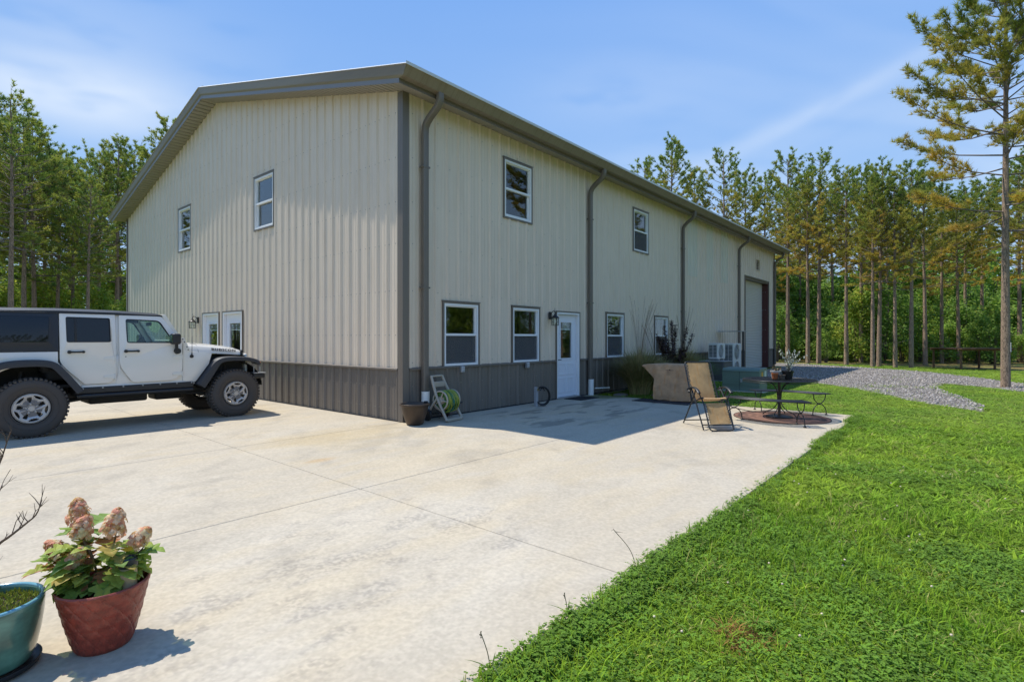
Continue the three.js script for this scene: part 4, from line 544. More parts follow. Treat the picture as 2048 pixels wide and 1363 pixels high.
// --- hose reel cart
{ const beige = std(lin(0.40, 0.35, 0.27), 0.6, { bumpMap: grainTex, bumpScale: 0.0004 }); const o = thing('hose_reel_cart', 'beige plastic hose reel cart wound with green hose against the dark wainscot', 'hose reel', [0.66, 0, 0.42], 0.12);
  // local x: width along the wall, z: outward
  for (const s of [-1, 1]) {
    const x = s * 0.20; part('side_frame', merge([tube([[x * 0.74, 0.80, -0.24], [x * 0.85, 0.62, -0.16], [x, 0.42, -0.05], [x * 1.04, 0.2, 0.08], [x * 1.08, 0.025, 0.19]], 0.026, 26, 8), tube([[x, 0.42, -0.05], [x * 1.06, 0.26, -0.17], [x * 1.08, 0.11, -0.25]], 0.022, 16, 8), tube([[x, 0.30, -0.11], [x, 0.235, -0.02], [x, 0.14, 0.1]], 0.012, 14, 6)]).scale(1, 1, 1), beige, o);
    part('wheel', merge([new THREE.TorusGeometry(0.085, 0.028, 10, 28).rotateY(Math.PI / 2).translate(x * 1.25, 0.11, -0.25), cyl(0.07, 0.07, 0.02, 20).rotateZ(Math.PI / 2).translate(x * 1.25, 0.11, -0.25)]), M.black, o);
    const spk = [new THREE.TorusGeometry(0.165, 0.016, 8, 36).rotateY(Math.PI / 2).translate(x * 0.86, 0.375, 0.0), cyl(0.05, 0.05, 0.03, 18).rotateZ(Math.PI / 2).translate(x * 0.86, 0.375, 0)]; for (let k = 0; k < 5; k++) { const a = k / 5 * 2 * Math.PI + 0.4; spk.push(bar([x * 0.86, 0.375 + 0.04 * Math.cos(a), 0.04 * Math.sin(a)], [x * 0.86, 0.375 + 0.16 * Math.cos(a), 0.16 * Math.sin(a)], 0.016, 0.012, 6)); } part('reel_flange', merge(spk), beige, o); }
  part('handle', merge([rbox(-0.155, 0.155, 0.78, 0.815, -0.265, -0.225, 0.014), rbox(-0.15, 0.15, 0.60, 0.70, -0.195, -0.165, 0.012)]), beige, o);
  part('front_bar', rbox(-0.21, 0.21, 0.008, 0.062, 0.16, 0.205, 0.015), beige, o); part('crank', merge([bar([0.19, 0.375, 0], [0.27, 0.375, 0], 0.014), bar([0.27, 0.375, 0], [0.27, 0.30, 0.09], 0.012), bar([0.27, 0.30, 0.09], [0.33, 0.30, 0.09], 0.017)]), M.black, o);
  part('axle_bar', bar([-0.25, 0.11, -0.25], [0.25, 0.11, -0.25], 0.012), M.black, o); part('drum', cyl(0.075, 0.075, 0.32, 20).rotateZ(Math.PI / 2).translate(0, 0.375, 0), beige, o);
  const r = rng(5), cols = [lin(0.10, 0.22, 0.045), lin(0.30, 0.33, 0.04), lin(0.02, 0.16, 0.13)]; const by = [[], [], []];
  for (let L = 0; L < 5; L++) for (let k = 0; k < 12; k++) { const x = -0.145 + k * 0.0263 + (L % 2) * 0.012, rad = 0.09 + L * 0.019 + (r() - 0.5) * 0.008; by[L === 4 ? (r() < 0.45 ? 0 : r() < 0.7 ? 1 : 2) : 0].push(new THREE.TorusGeometry(rad, 0.0105, 6, 34).rotateY(Math.PI / 2 + (r() - 0.5) * 0.06).rotateZ((r() - 0.5) * 0.10).translate(x, 0.375 + (r() - 0.5) * 0.008, (r() - 0.5) * 0.008)); }
  for (let k = 0; k < 5; k++) by[k % 3].push(tube([[-0.15 + k * 0.06, 0.55, 0.02], [-0.17 + k * 0.07, 0.46, 0.14], [-0.13 + k * 0.07, 0.34, 0.17], [-0.1 + k * 0.06, 0.2, 0.11], [-0.12 + k * 0.04, 0.14, 0.0]], 0.0105, 30, 6));
  by.forEach((g, k) => { part('hose', merge(g), std(cols[k], 0.4), o).userData.kind = 'stuff'; });
  part('leaf_litter', (() => { const L = [], q = rng(8); for (let k = 0; k < 30; k++) L.push(new THREE.CircleGeometry(0.025, 5).scale(1, 0.5, 1).rotateX(-1.3 + q() * 0.6).rotateY(q() * 6).translate(-0.1 + q() * 0.28, 0.02 + q() * 0.12, -0.12 + q() * 0.2)); return merge(L); })(), std(lin(0.12, 0.05, 0.035), 0.9), o).userData.kind = 'stuff'; }
// --- hydrant post with black hose coil
{ const o = thing('hose_post', 'short grey tap post with a coiled black hose beside the door', 'hose', [3.30, 0, 0.44]);
  part('post', rbox(-0.035, 0.035, 0, 0.42, -0.035, 0.035, 0.008), std(lin(0.36, 0.36, 0.37), 0.5), o); part('tap', merge([cyl(0.012, 0.012, 0.06, 10).rotateX(Math.PI / 2).translate(0, 0.36, 0.06), new THREE.TorusGeometry(0.02, 0.004, 6, 14).translate(0, 0.40, 0.05)]), std(lin(0.4, 0.3, 0.12), 0.4, { metalness: 0.7 }), o);
  const L = [], r = rng(3); for (let k = 0; k < 6; k++) L.push(new THREE.TorusGeometry(0.155 + 0.02 * r(), 0.0115, 8, 40).scale(0.92, 1.18, 1).rotateY(-0.8 + (r() - 0.5) * 0.25).translate(0.13 + (r() - 0.5) * 0.03 - k * 0.010, 0.225, 0.07 + k * 0.010)); L.push(tube([[0, 0.36, 0.09], [0.03, 0.36, 0.1], [0.1, 0.4, 0.09], [0.2, 0.33, 0.09]], 0.0115, 18)); part('hose_coil', merge(L), std(lin(0.012, 0.012, 0.013), 0.4), o).userData.kind = 'stuff'; }
// --- mats
const weave = dataTex(256, 256, (i, j) => gray(0.5 + 0.3 * Math.sin(i * 0.4) * Math.sin(j * 0.4) + 0.3 * (hash2(i, j, 2) - 0.5)), { repeat: [4, 4] });
{ const o = thing('door_mat', 'black rubber door mat lying in front of the single white door', 'mat', [5.25, 0.0, 0.36]); part('mat_sheet', rbox(-0.42, 0.42, 0.001, 0.013, -0.24, 0.26, 0.006), std(lin(0.014, 0.014, 0.016), 0.9, { bumpMap: weave, bumpScale: 0.003 }), o); const L = []; for (let k = 0; k < 9; k++) L.push(rbox(-0.37, 0.37, 0.012, 0.017, -0.2 + k * 0.048, -0.175 + k * 0.048, 0.002)); part('mat_ribs', merge(L), std(lin(0.012, 0.012, 0.013), 0.95), o).userData.kind = 'stuff'; }
{ const o = thing('grill_mat', 'dark flat mat under the tan covered grill', 'mat', [6.0, 0.0, 2.3]); part('mat_sheet', rbox(-0.42, 0.18, 0.001, 0.010, -0.75, 0.62, 0.004), std(lin(0.03, 0.03, 0.035), 0.85, { bumpMap: weave, bumpScale: 0.002 }), o); part('mat_hem', merge([rbox(-0.42, 0.18, 0.009, 0.013, -0.75, -0.735, 0.002), rbox(-0.42, 0.18, 0.009, 0.013, 0.605, 0.62, 0.002), rbox(-0.42, -0.405, 0.009, 0.013, -0.735, 0.605, 0.002)]), M.black, o); }
// --- covered grill: fabric over a box with a drooping side shelf
const clothTex = dataTex(512, 512, (i, j) => { const a = fbm(i / 50, j / 50, 5, 501, 0), b = hash2(i, j, 4), st = sstep(0.55, 0.75, fbm(i / 22 + 3, j / 90, 4, 503, 0)); const v = 0.86 + 0.22 * (a - 0.5) + 0.06 * (b - 0.5); return [v, v * (1 - 0.05 * st), v * (1 - 0.12 * st)]; }, { srgb: true });
{ const o = thing('covered_grill', 'barbecue grill under a tan brown fabric cover beside the ornamental grass', 'grill', [6.0, 0, 1.93]);
  // rings [y, z0, z1, x0, x1]
  const R = [[0.03, -0.01, 0.88, -0.03, 0.58], [0.12, -0.02, 0.89, -0.035, 0.59], [0.28, -0.02, 0.885, -0.03, 0.58], [0.40, -0.01, 0.88, -0.015, 0.57], [0.52, 0.0, 0.875, -0.005, 0.57], [0.66, 0.0, 0.87, 0.0, 0.57], [0.79, 0.005, 0.865, 0.005, 0.565], [0.852, 0.015, 0.86, 0.015, 0.555], [0.878, 0.04, 0.84, 0.045, 0.53]];
  const N = 24, ring = R.map(([y, z0, z1, x0, x1]) => { const P = []; const sides = [[[x0, z0], [x0, z1]], [[x0, z1], [x1, z1]], [[x1, z1], [x1, z0]], [[x1, z0], [x0, z0]]]; for (const [a, b] of sides) for (let k = 0; k < N; k++) { const t = k / N; P.push([lerp(a[0], b[0], t), y, lerp(a[1], b[1], t)]); } return P; });
  const shelf = (p) => (p[2] < 0.02 ? -0.035 * sstep(0.0, -0.36, p[2]) * sstep(0.5, 0.86, p[1]) : 0);
  const wr = (p) => { const n = fbm(p[2] * 7 + p[0] * 5, p[1] * 2.6, 4, 505) - 0.5, f = Math.sin(p[2] * 17 + p[1] * 4) * 0.3, fold = Math.abs(((p[2] * 1.1 + p[1] * 0.9) % 0.62) - 0.31) < 0.03 ? 0.012 : 0; return (n * 0.055 + f * 0.006 - fold) * (p[1] > 0.86 ? 0.25 : 1); };
  const D = ring.map((P) => P.map((p, i) => { const side = Math.floor(i / N), w = wr(p), c = Math.min(1, Math.min(i % N, N - (i % N)) / 3); const q = [...p]; if (side === 0) q[0] -= w * c; if (side === 2) q[0] += w * c; if (side === 1) q[2] += w * c; if (side === 3) q[2] -= w * c; q[1] += shelf(p) + (p[1] < 0.05 ? (fbm(p[2] * 4 + p[0], 1, 2, 9) - 0.5) * 0.04 : 0); return q; }));
  const Q = [], U = []; const M4 = 4 * N; for (let a = 0; a < D.length - 1; a++) for (let i = 0; i < M4; i++) { const n = (i + 1) % M4; Q.push([D[a][i], D[a][n], D[a + 1][n], D[a + 1][i]]); const u = (k) => k * 0.03; U.push([[u(i), D[a][i][1]], [u(i + 1), D[a][n][1]], [u(i + 1), D[a + 1][n][1]], [u(i), D[a + 1][i][1]]]); }
  const T = D[D.length - 1]; for (let k = 0; k < N; k++) { const a = T[k], b = T[k + 1], c = T[3 * N - 1 - k], d = T[3 * N - k]; Q.push([a, b, c, d]); U.push([a, b, c, d].map((p) => [p[0], p[2]])); }
  const g = toCreasedNormals(mergeVertices(quads(Q, U)), 0.9); part('cover', g, std(lin(0.78, 0.46, 0.25), 0.85, { map: clothTex, bumpMap: grainTex, bumpScale: 0.0008 }), o);
  part('brand_mark', merge([box(-0.034, -0.028, 0.735, 0.742, 0.30, 0.50), box(-0.034, -0.028, 0.742, 0.758, 0.385, 0.415)]), std(lin(0.1, 0.05, 0.03), 0.8), o);
  { const S = [[0.03, 0.42, 0.865, 0.05, 0.54], [-0.08, 0.56, 0.872, 0.07, 0.53], [-0.2, 0.68, 0.866, 0.09, 0.52], [-0.32, 0.775, 0.848, 0.11, 0.5], [-0.38, 0.80, 0.835, 0.13, 0.48]], Q3 = []; const rr = S.map(([z, y0, y1, x0, x1], k) => { const w = (a) => 0.012 * Math.sin(k * 2.1 + a * 3); return [[x0 + w(0), y0, z], [x0 - 0.012 + w(1), (y0 + y1) / 2, z], [x0 + 0.01, y1 - 0.012, z], [x0 + 0.035, y1, z], [(x0 + x1) / 2, y1 + 0.006 * Math.sin(k * 3), z], [x1 - 0.03, y1, z], [x1, y1 - 0.015, z], [x1 + w(2), y0, z]]; }); for (let a = 0; a < rr.length - 1; a++) for (let k = 0; k < 8; k++) { const n = (k + 1) % 8; Q3.push([rr[a][k], rr[a][n], rr[a + 1][n], rr[a + 1][k]]); } const E3 = rr[rr.length - 1]; for (let k = 1; k < 7; k++) Q3.push([E3[0], E3[k], E3[k + 1], E3[k + 1]]); part('side_shelf_cover', toCreasedNormals(muv(quads(Q3)), 0.6), std(lin(0.78, 0.46, 0.25), 0.85, { map: clothTex, bumpMap: grainTex, bumpScale: 0.0008 }), o); }
  part('hem', merge([tube([[-0.03, 0.035, 0.0], [-0.04, 0.02, 0.3], [-0.03, 0.03, 0.6], [-0.02, 0.025, 0.87]], 0.006, 24)]), std(lin(0.22, 0.13, 0.08), 0.8), o); }
// --- green pad-mounted utility box
{ const o = thing('utility_box', 'low dark green pad-mounted utility box on the lawn', 'utility box', [10.05, GY, 2.78]); const gm = std(lin(0.16, 0.22, 0.175), 0.5, { map: sheetTex(0.15, 601) });
  const lid = new THREE.Shape(); lid.moveTo(-0.36, 0.0); lid.lineTo(-0.36, 0.555); lid.quadraticCurveTo(-0.355, 0.615, -0.27, 0.635); lid.lineTo(0.28, 0.65); lid.quadraticCurveTo(0.36, 0.645, 0.36, 0.58); lid.lineTo(0.36, 0.0); lid.closePath();
  part('pad', rbox(-0.45, 0.45, 0.0, 0.06, -0.62, 0.62, 0.01), M.concrete, o); part('cabinet', extrude(lid, 1.0, 0.012).translate(0, 0.055, -0.5), gm, o);
  part('door_seam', box(-0.364, -0.358, 0.08, 0.60, -0.035, -0.029), M.dark, o); part('lid_seam', merge([box(-0.365, -0.359, 0.595, 0.601, -0.5, 0.5), box(-0.34, 0.34, 0.60, 0.606, 0.511, 0.514)]), M.dark, o);
  part('warning_label', box(-0.2, -0.06, 0.46, 0.60, 0.512, 0.515), std(lin(0.62, 0.30, 0.03), 0.6), o); part('number_plate', box(0.08, 0.26, 0.42, 0.62, 0.512, 0.515), std(lin(0.55, 0.58, 0.56), 0.6), o); part('latch', rbox(-0.385, -0.36, 0.30, 0.40, -0.01, 0.05, 0.006), M.galv, o); }
// --- air conditioning units by the wall
const acWhite = std(lin(0.62, 0.62, 0.58), 0.45), finM = std(lin(0.05, 0.05, 0.055), 0.6);
function miniSplit(pos, w, h, d, fans, label) {                      // local: x along the wall, front at +z, coil side at -x
  const o = thing('mini_split_unit', label, 'air conditioner', pos, 0, 'white air conditioning units'); part('case', rbox(-w / 2, w / 2, 0.05, h, -d / 2, d / 2, 0.02), acWhite, o);
  for (const x of [-w * 0.3, w * 0.3]) part('foot', rbox(x - 0.05, x + 0.05, 0, 0.05, -d / 2, d / 2, 0.008), M.galv, o);
  for (const z of [[-d / 2 + 0.03, -0.012], [0.012, d / 2 - 0.04]]) { const c = part('coil_guard', box(-w / 2 - 0.004, -w / 2 - 0.001, 0.12, h - 0.06, ...z), finM, o); const L = []; for (let y = 0.14; y < h - 0.08; y += 0.05) L.push(rbox(-w / 2 - 0.014, -w / 2 - 0.003, y, y + 0.014, z[0], z[1], 0.003)); part('guard_bars', merge(L), acWhite, c); }
  const n = fans, cy = (k) => 0.05 + (h - 0.05) * ((k + 0.5) / n), R = Math.min(w * 0.36, (h - 0.1) / n / 2 - 0.02);
  for (let k = 0; k < n; k++) { const f = part('fan_guard', merge([...[0.25, 0.45, 0.65, 0.85, 1].map((t) => new THREE.TorusGeometry(R * t, 0.004, 5, 32).translate(-w * 0.08, cy(k), d / 2 + 0.012)), ...[0, 1, 2, 3, 4, 5, 6, 7].map((q) => bar([-w * 0.08, cy(k), d / 2 + 0.012], [-w * 0.08 + R * Math.cos(q * 0.785), cy(k) + R * Math.sin(q * 0.785), d / 2 + 0.012], 0.003, 0.003, 5))]), acWhite, o); part('fan_well', new THREE.CircleGeometry(R, 32).translate(-w * 0.08, cy(k), d / 2 + 0.003), std(lin(0.16, 0.16, 0.15), 0.7), f); }
  part('side_cover', rbox(w / 2 - 0.02, w / 2 + 0.012, 0.2, h * 0.55, -d / 2 + 0.02, d / 2 - 0.04, 0.01), acWhite, o); return o;
}
{ const o = thing('condenser_unit', 'dark grey square condenser unit below the smaller white air conditioner', 'air conditioner', [13.55, GY, 0.72]); part('pad', rbox(-0.5, 0.5, 0, 0.06, -0.5, 0.5, 0.01), M.galv, o); part('cabinet', rbox(-0.42, 0.42, 0.06, 0.70, -0.42, 0.42, 0.03), std(lin(0.10, 0.10, 0.10), 0.6), o);
  for (const [nx, nz] of [[-1, 0], [0, 1]]) { const L = []; for (let y = 0.10; y < 0.66; y += 0.03) L.push(nx ? box(-0.432, -0.42, y, y + 0.012, -0.38, 0.38) : box(-0.38, 0.38, y, y + 0.012, 0.42, 0.432)); part('louvre_panel', merge(L), std(lin(0.16, 0.16, 0.155), 0.55), o).userData.kind = 'stuff'; }
  part('top_plate', rbox(-0.46, 0.46, 0.70, 0.735, -0.46, 0.46, 0.015), std(lin(0.30, 0.30, 0.29), 0.5), o); }
miniSplit([13.95, GY + 0.735, 0.62], 0.80, 0.62, 0.34, 1, 'small white mini-split unit with one fan, standing on the grey condenser');
miniSplit([15.35, GY, 0.72], 0.92, 1.34, 0.38, 2, 'tall white mini-split unit with two fans beside the rolling door');
{ const o = thing('conduit_riser', 'dark pipe riser with a small bracket by the tall white mini-split unit', 'pipe', [15.9, 0, 0.95]); part('pipe', bar([0, GY, 0], [0, 1.75, 0], 0.035, 0.035, 12), M.dark, o); part('bracket', rbox(-0.35, 0.35, 1.74, 1.77, -0.85, 0.05, 0.006), M.galv, o); }
// --- round rug, patio table, benches
const T = [4.92, 4.96];
{ const o = thing('round_rug', 'round reddish brown outdoor rug under the patio table', 'rug', [T[0] + 0.03, 0, T[1] + 0.02]); const rugTex = dataTex(512, 512, (i, j) => { const x = i / 256 - 1, y = j / 256 - 1, r = Math.hypot(x, y), a = Math.atan2(y, x), w = Math.sin(r * 40) * 0.15 + Math.sin(a * 12 + r * 20) * 0.12 * (r > 0.3 ? 1 : 0), n = fbm(i / 14, j / 14, 4, 701, 0); const band = Math.abs(r - 0.86) < 0.05 ? 0.7 : 1; const v = (0.85 + w * 0.5 + 0.35 * (n - 0.5)) * band; return [0.55 * v, 0.40 * v, 0.33 * v]; }, { srgb: true });
  const disc = new THREE.CylinderGeometry(0.82, 0.82, 0.008, 64).translate(0, 0.006, 0); part('rug_sheet', disc, std(lin(1, 1, 1), 0.95, { map: rugTex }), o); part('rug_binding', new THREE.TorusGeometry(0.82, 0.008, 6, 72).rotateX(Math.PI / 2).translate(0, 0.009, 0), std(lin(0.06, 0.035, 0.028), 0.9), o); }
const iron = std(lin(0.020, 0.020, 0.020), 0.42, { metalness: 0.25 }), mesh = phys(lin(0.03, 0.032, 0.03), 0.5);
{ const o = thing('patio_table', 'round black iron mesh-top pedestal table on the brown rug', 'table', [T[0], 0, T[1]], 0.3); const R = 0.63, Y = 0.715;
  part('top_rim', merge([new THREE.TorusGeometry(R, 0.011, 8, 72).rotateX(Math.PI / 2).translate(0, Y, 0), new THREE.TorusGeometry(R, 0.007, 6, 72).rotateX(Math.PI / 2).translate(0, Y - 0.032, 0)]), iron, o);
  const L = []; for (let k = -31; k <= 31; k++) { const d = k * 0.0199, h = Math.sqrt(Math.max(0, R * R - d * d)); if (h < 0.02) continue; L.push(box(d - 0.004, d + 0.004, Y - 0.002, Y + 0.002, -h, h), box(-h, h, Y - 0.004, Y, d - 0.004, d + 0.004)); } part('mesh_top', merge(L), iron, o).userData.kind = 'stuff';
  for (let k = 0; k < 6; k++) { const a = (k / 6) * 2 * Math.PI, p = (r, y) => [r * Math.cos(a), y, r * Math.sin(a)]; part('scroll_arm', merge([tube([p(0.03, 0.30), p(0.035, 0.42), p(0.06, 0.54), p(0.15, 0.65), p(0.30, 0.695), p(0.44, 0.70)], 0.0085, 30)]), iron, o); }
  for (let k = 0; k < 4; k++) { const a = (k / 4) * 2 * Math.PI + 0.4, p = (r, y) => [r * Math.cos(a), y, r * Math.sin(a)]; part('foot_scroll', tube([p(0.028, 0.34), p(0.05, 0.24), p(0.13, 0.15), p(0.24, 0.10), p(0.30, 0.04)], 0.0085, 26), iron, o); }
  part('column', merge([cyl(0.026, 0.026, 0.68, 18).translate(0, 0.36, 0), cyl(0.04, 0.04, 0.05, 18).translate(0, 0.40, 0), cyl(0.036, 0.036, 0.03, 18).translate(0, 0.3, 0)]), std(lin(0.05, 0.035, 0.025), 0.5), o);
  part('base_plate', lathe([[0, 0.06], [0.05, 0.058], [0.16, 0.045], [0.225, 0.03], [0.24, 0.013], [0, 0.012]], 40), iron, o); }
function bench(center, label) {
  const o = thing('curved_bench', label, 'bench', [T[0], 0, T[1]], 0, 'curved benches round the patio table'); const r0 = 0.82, r1 = 1.14, h = 0.42, sp = 0.70; const P = (r, a, y) => [r * Math.cos(center + a), y, r * Math.sin(center + a)];
  const arc = (r, y, n = 28) => Array.from({ length: n + 1 }, (_, k) => P(r, -sp + (2 * sp * k) / n, y));
  part('seat_frame', merge([tube(arc(r0, h), 0.009, 50), tube(arc(r1, h), 0.009, 50), ...[-sp, sp].map((a) => bar(P(r0, a, h), P(r1, a, h), 0.009))]), iron, o);
  const L = []; for (let k = 1; k < 15; k++) L.push(tube(arc(lerp(r0, r1, k / 15), h + 0.003, 16), 0.0042, 24, 5)); for (let k = 1; k < 72; k++) { const a = -sp + (2 * sp * k) / 72; L.push(bar(P(r0, a, h - 0.002), P(r1, a, h - 0.002), 0.004, 0.004, 5)); } part('mesh_seat', merge(L), iron, o).userData.kind = 'stuff';
  for (const a of [-sp * 0.86, sp * 0.86]) { const rm = (r0 + r1) / 2; part('leg', merge([tube([P(r0 + 0.01, a, h), P(r0 + 0.02, a, 0.33), P(r0 + 0.09, a, 0.25), P(rm, a, 0.225), P(r1 - 0.09, a, 0.25), P(r1 - 0.02, a, 0.33), P(r1 - 0.01, a, h)], 0.009, 40), tube([P(r0 - 0.01, a, 0.02), P(r0 + 0.01, a, 0.12), P(r0 + 0.08, a, 0.195), P(rm, a, 0.22), P(r1 - 0.08, a, 0.195), P(r1 - 0.01, a, 0.12), P(r1 + 0.01, a, 0.02)], 0.009, 40)]), iron, o); for (const r of [r0 - 0.01, r1 + 0.01]) part('foot', lathe([[0, 0.03], [0.009, 0.028], [0.024, 0.006], [0.026, 0.0145], [0.026, 0.002], [0, 0.002]], 14).translate(...P(r, a, 0.002)), iron, o); part('rosette', new THREE.SphereGeometry(0.018, 12, 8).translate(...P(rm, a, 0.222)), iron, o); }
  part('stretcher', tube([P((r0 + r1) / 2, -sp * 0.86, 0.222), P((r0 + r1) / 2 - 0.02, -sp * 0.4, 0.20), P((r0 + r1) / 2 - 0.02, sp * 0.4, 0.20), P((r0 + r1) / 2, sp * 0.86, 0.222)], 0.007, 30), iron, o);
}
bench(Math.PI + 0.02, 'curved black iron bench on the side of the table nearest the lounge chair'); bench(-0.05, 'curved black iron bench on the lawn side of the patio table');
// --- pots on the table
const tz = 0.73, clay = dataTex(256, 256, (i, j) => { const n = fbm(i / 20, j / 20, 5, 801, 0); const v = 0.8 + 0.4 * (n - 0.5); return [v, v, v]; }, { srgb: true });
function pot(name, label, x, z, r, h, col, rough, group) { const o = thing(name, label, 'pot', [T[0] + x, tz, T[1] + z], 0, group); part('pot', lathe([[0, 0.004], [r * 0.72, 0], [r * 0.76, 0.006], [r * 0.96, h * 0.76], [r * 0.96, h * 0.78], [r * 1.05, h * 0.79], [r * 1.07, h * 0.99], [r * 1.03, h], [r * 0.95, h * 0.98], [r * 0.88, h * 0.8], [0, h * 0.8]], 32), std(col, rough, { map: clay }), o); part('soil', lathe([[0, h * 0.88], [r * 0.5, h * 0.885], [r * 0.9, h * 0.87]], 20), std(lin(0.03, 0.022, 0.016), 1), o); return o; }
function sprigs(o, y, n, len, spread, col, seed, leafW = 0.012, leafL = 0.05) { const r = rng(seed), st = [], lf = []; for (let k = 0; k < n; k++) { const a = r() * 6.28, s = spread * (0.3 + r()), L = len * (0.6 + 0.5 * r()), p = [V(0.02 * Math.cos(a), y, 0.02 * Math.sin(a)), V(s * 0.4 * Math.cos(a), y + L * 0.55, s * 0.4 * Math.sin(a)), V(s * Math.cos(a), y + L, s * Math.sin(a))]; st.push(tube(p, 0.0022, 8, 4)); const c = new THREE.CatmullRomCurve3(p); for (let q = 0; q < 9; q++) { const t = 0.25 + 0.75 * q / 8, P = c.getPoint(t), g = leafGeo(leafL * (0.7 + 0.5 * r()), leafW); g.rotateZ(-0.3 - r() * 0.9).rotateY(r() * 6.28).translate(P.x, P.y, P.z); lf.push(g); } } part('stems', merge(st), std(lin(0.10, 0.09, 0.05), 0.8), o).userData.kind = 'stuff'; part('leaves', merge(lf), phys(col, 0.7, { transmission: 0.25, thickness: 0, side: THREE.DoubleSide }), o).userData.kind = 'stuff'; }
// a single bent leaf lying along +x, folded along its rib
function leafGeo(L, W, curl = 0.25, n = 3) { const Q = []; const w = (t) => W * Math.sin(Math.PI * Math.pow(t, 0.8)) , y = (t) => -curl * L * t * t; for (let k = 0; k < n; k++) { const a = k / n, b = (k + 1) / n; for (const s of [1, -1]) Q.push(s > 0 ? [[a * L, y(a), 0], [a * L, y(a) + w(a) * 0.25, w(a)], [b * L, y(b) + w(b) * 0.25, w(b)], [b * L, y(b), 0]] : [[a * L, y(a), 0], [b * L, y(b), 0], [b * L, y(b) + w(b) * 0.25, -w(b)], [a * L, y(a) + w(a) * 0.25, -w(a)]]); } return quads(Q); }
sprigs(pot('white_table_pot', 'white plant pot with small reddish plant, behind the orange clay pot on the table', -0.02, -0.05, 0.098, 0.155, lin(0.62, 0.60, 0.56), 0.5), 0.13, 7, 0.13, 0.08, lin(0.16, 0.12, 0.05), 61);
pot('clay_table_pot', 'small orange clay pot in front of the white pot on the table', -0.14, -0.04, 0.058, 0.115, lin(0.55, 0.16, 0.045), 0.8);
pot('grey_table_pot', 'small weathered grey brown pot between orange and black pots', -0.11, 0.08, 0.052, 0.085, lin(0.16, 0.125, 0.095), 0.9);
sprigs(pot('black_table_pot', 'black pot holding a tall silvery leaved plant on the patio table', 0.02, 0.14, 0.098, 0.16, lin(0.016, 0.016, 0.018), 0.4), 0.14, 16, 0.40, 0.26, lin(0.42, 0.44, 0.36), 67, 0.012, 0.055);
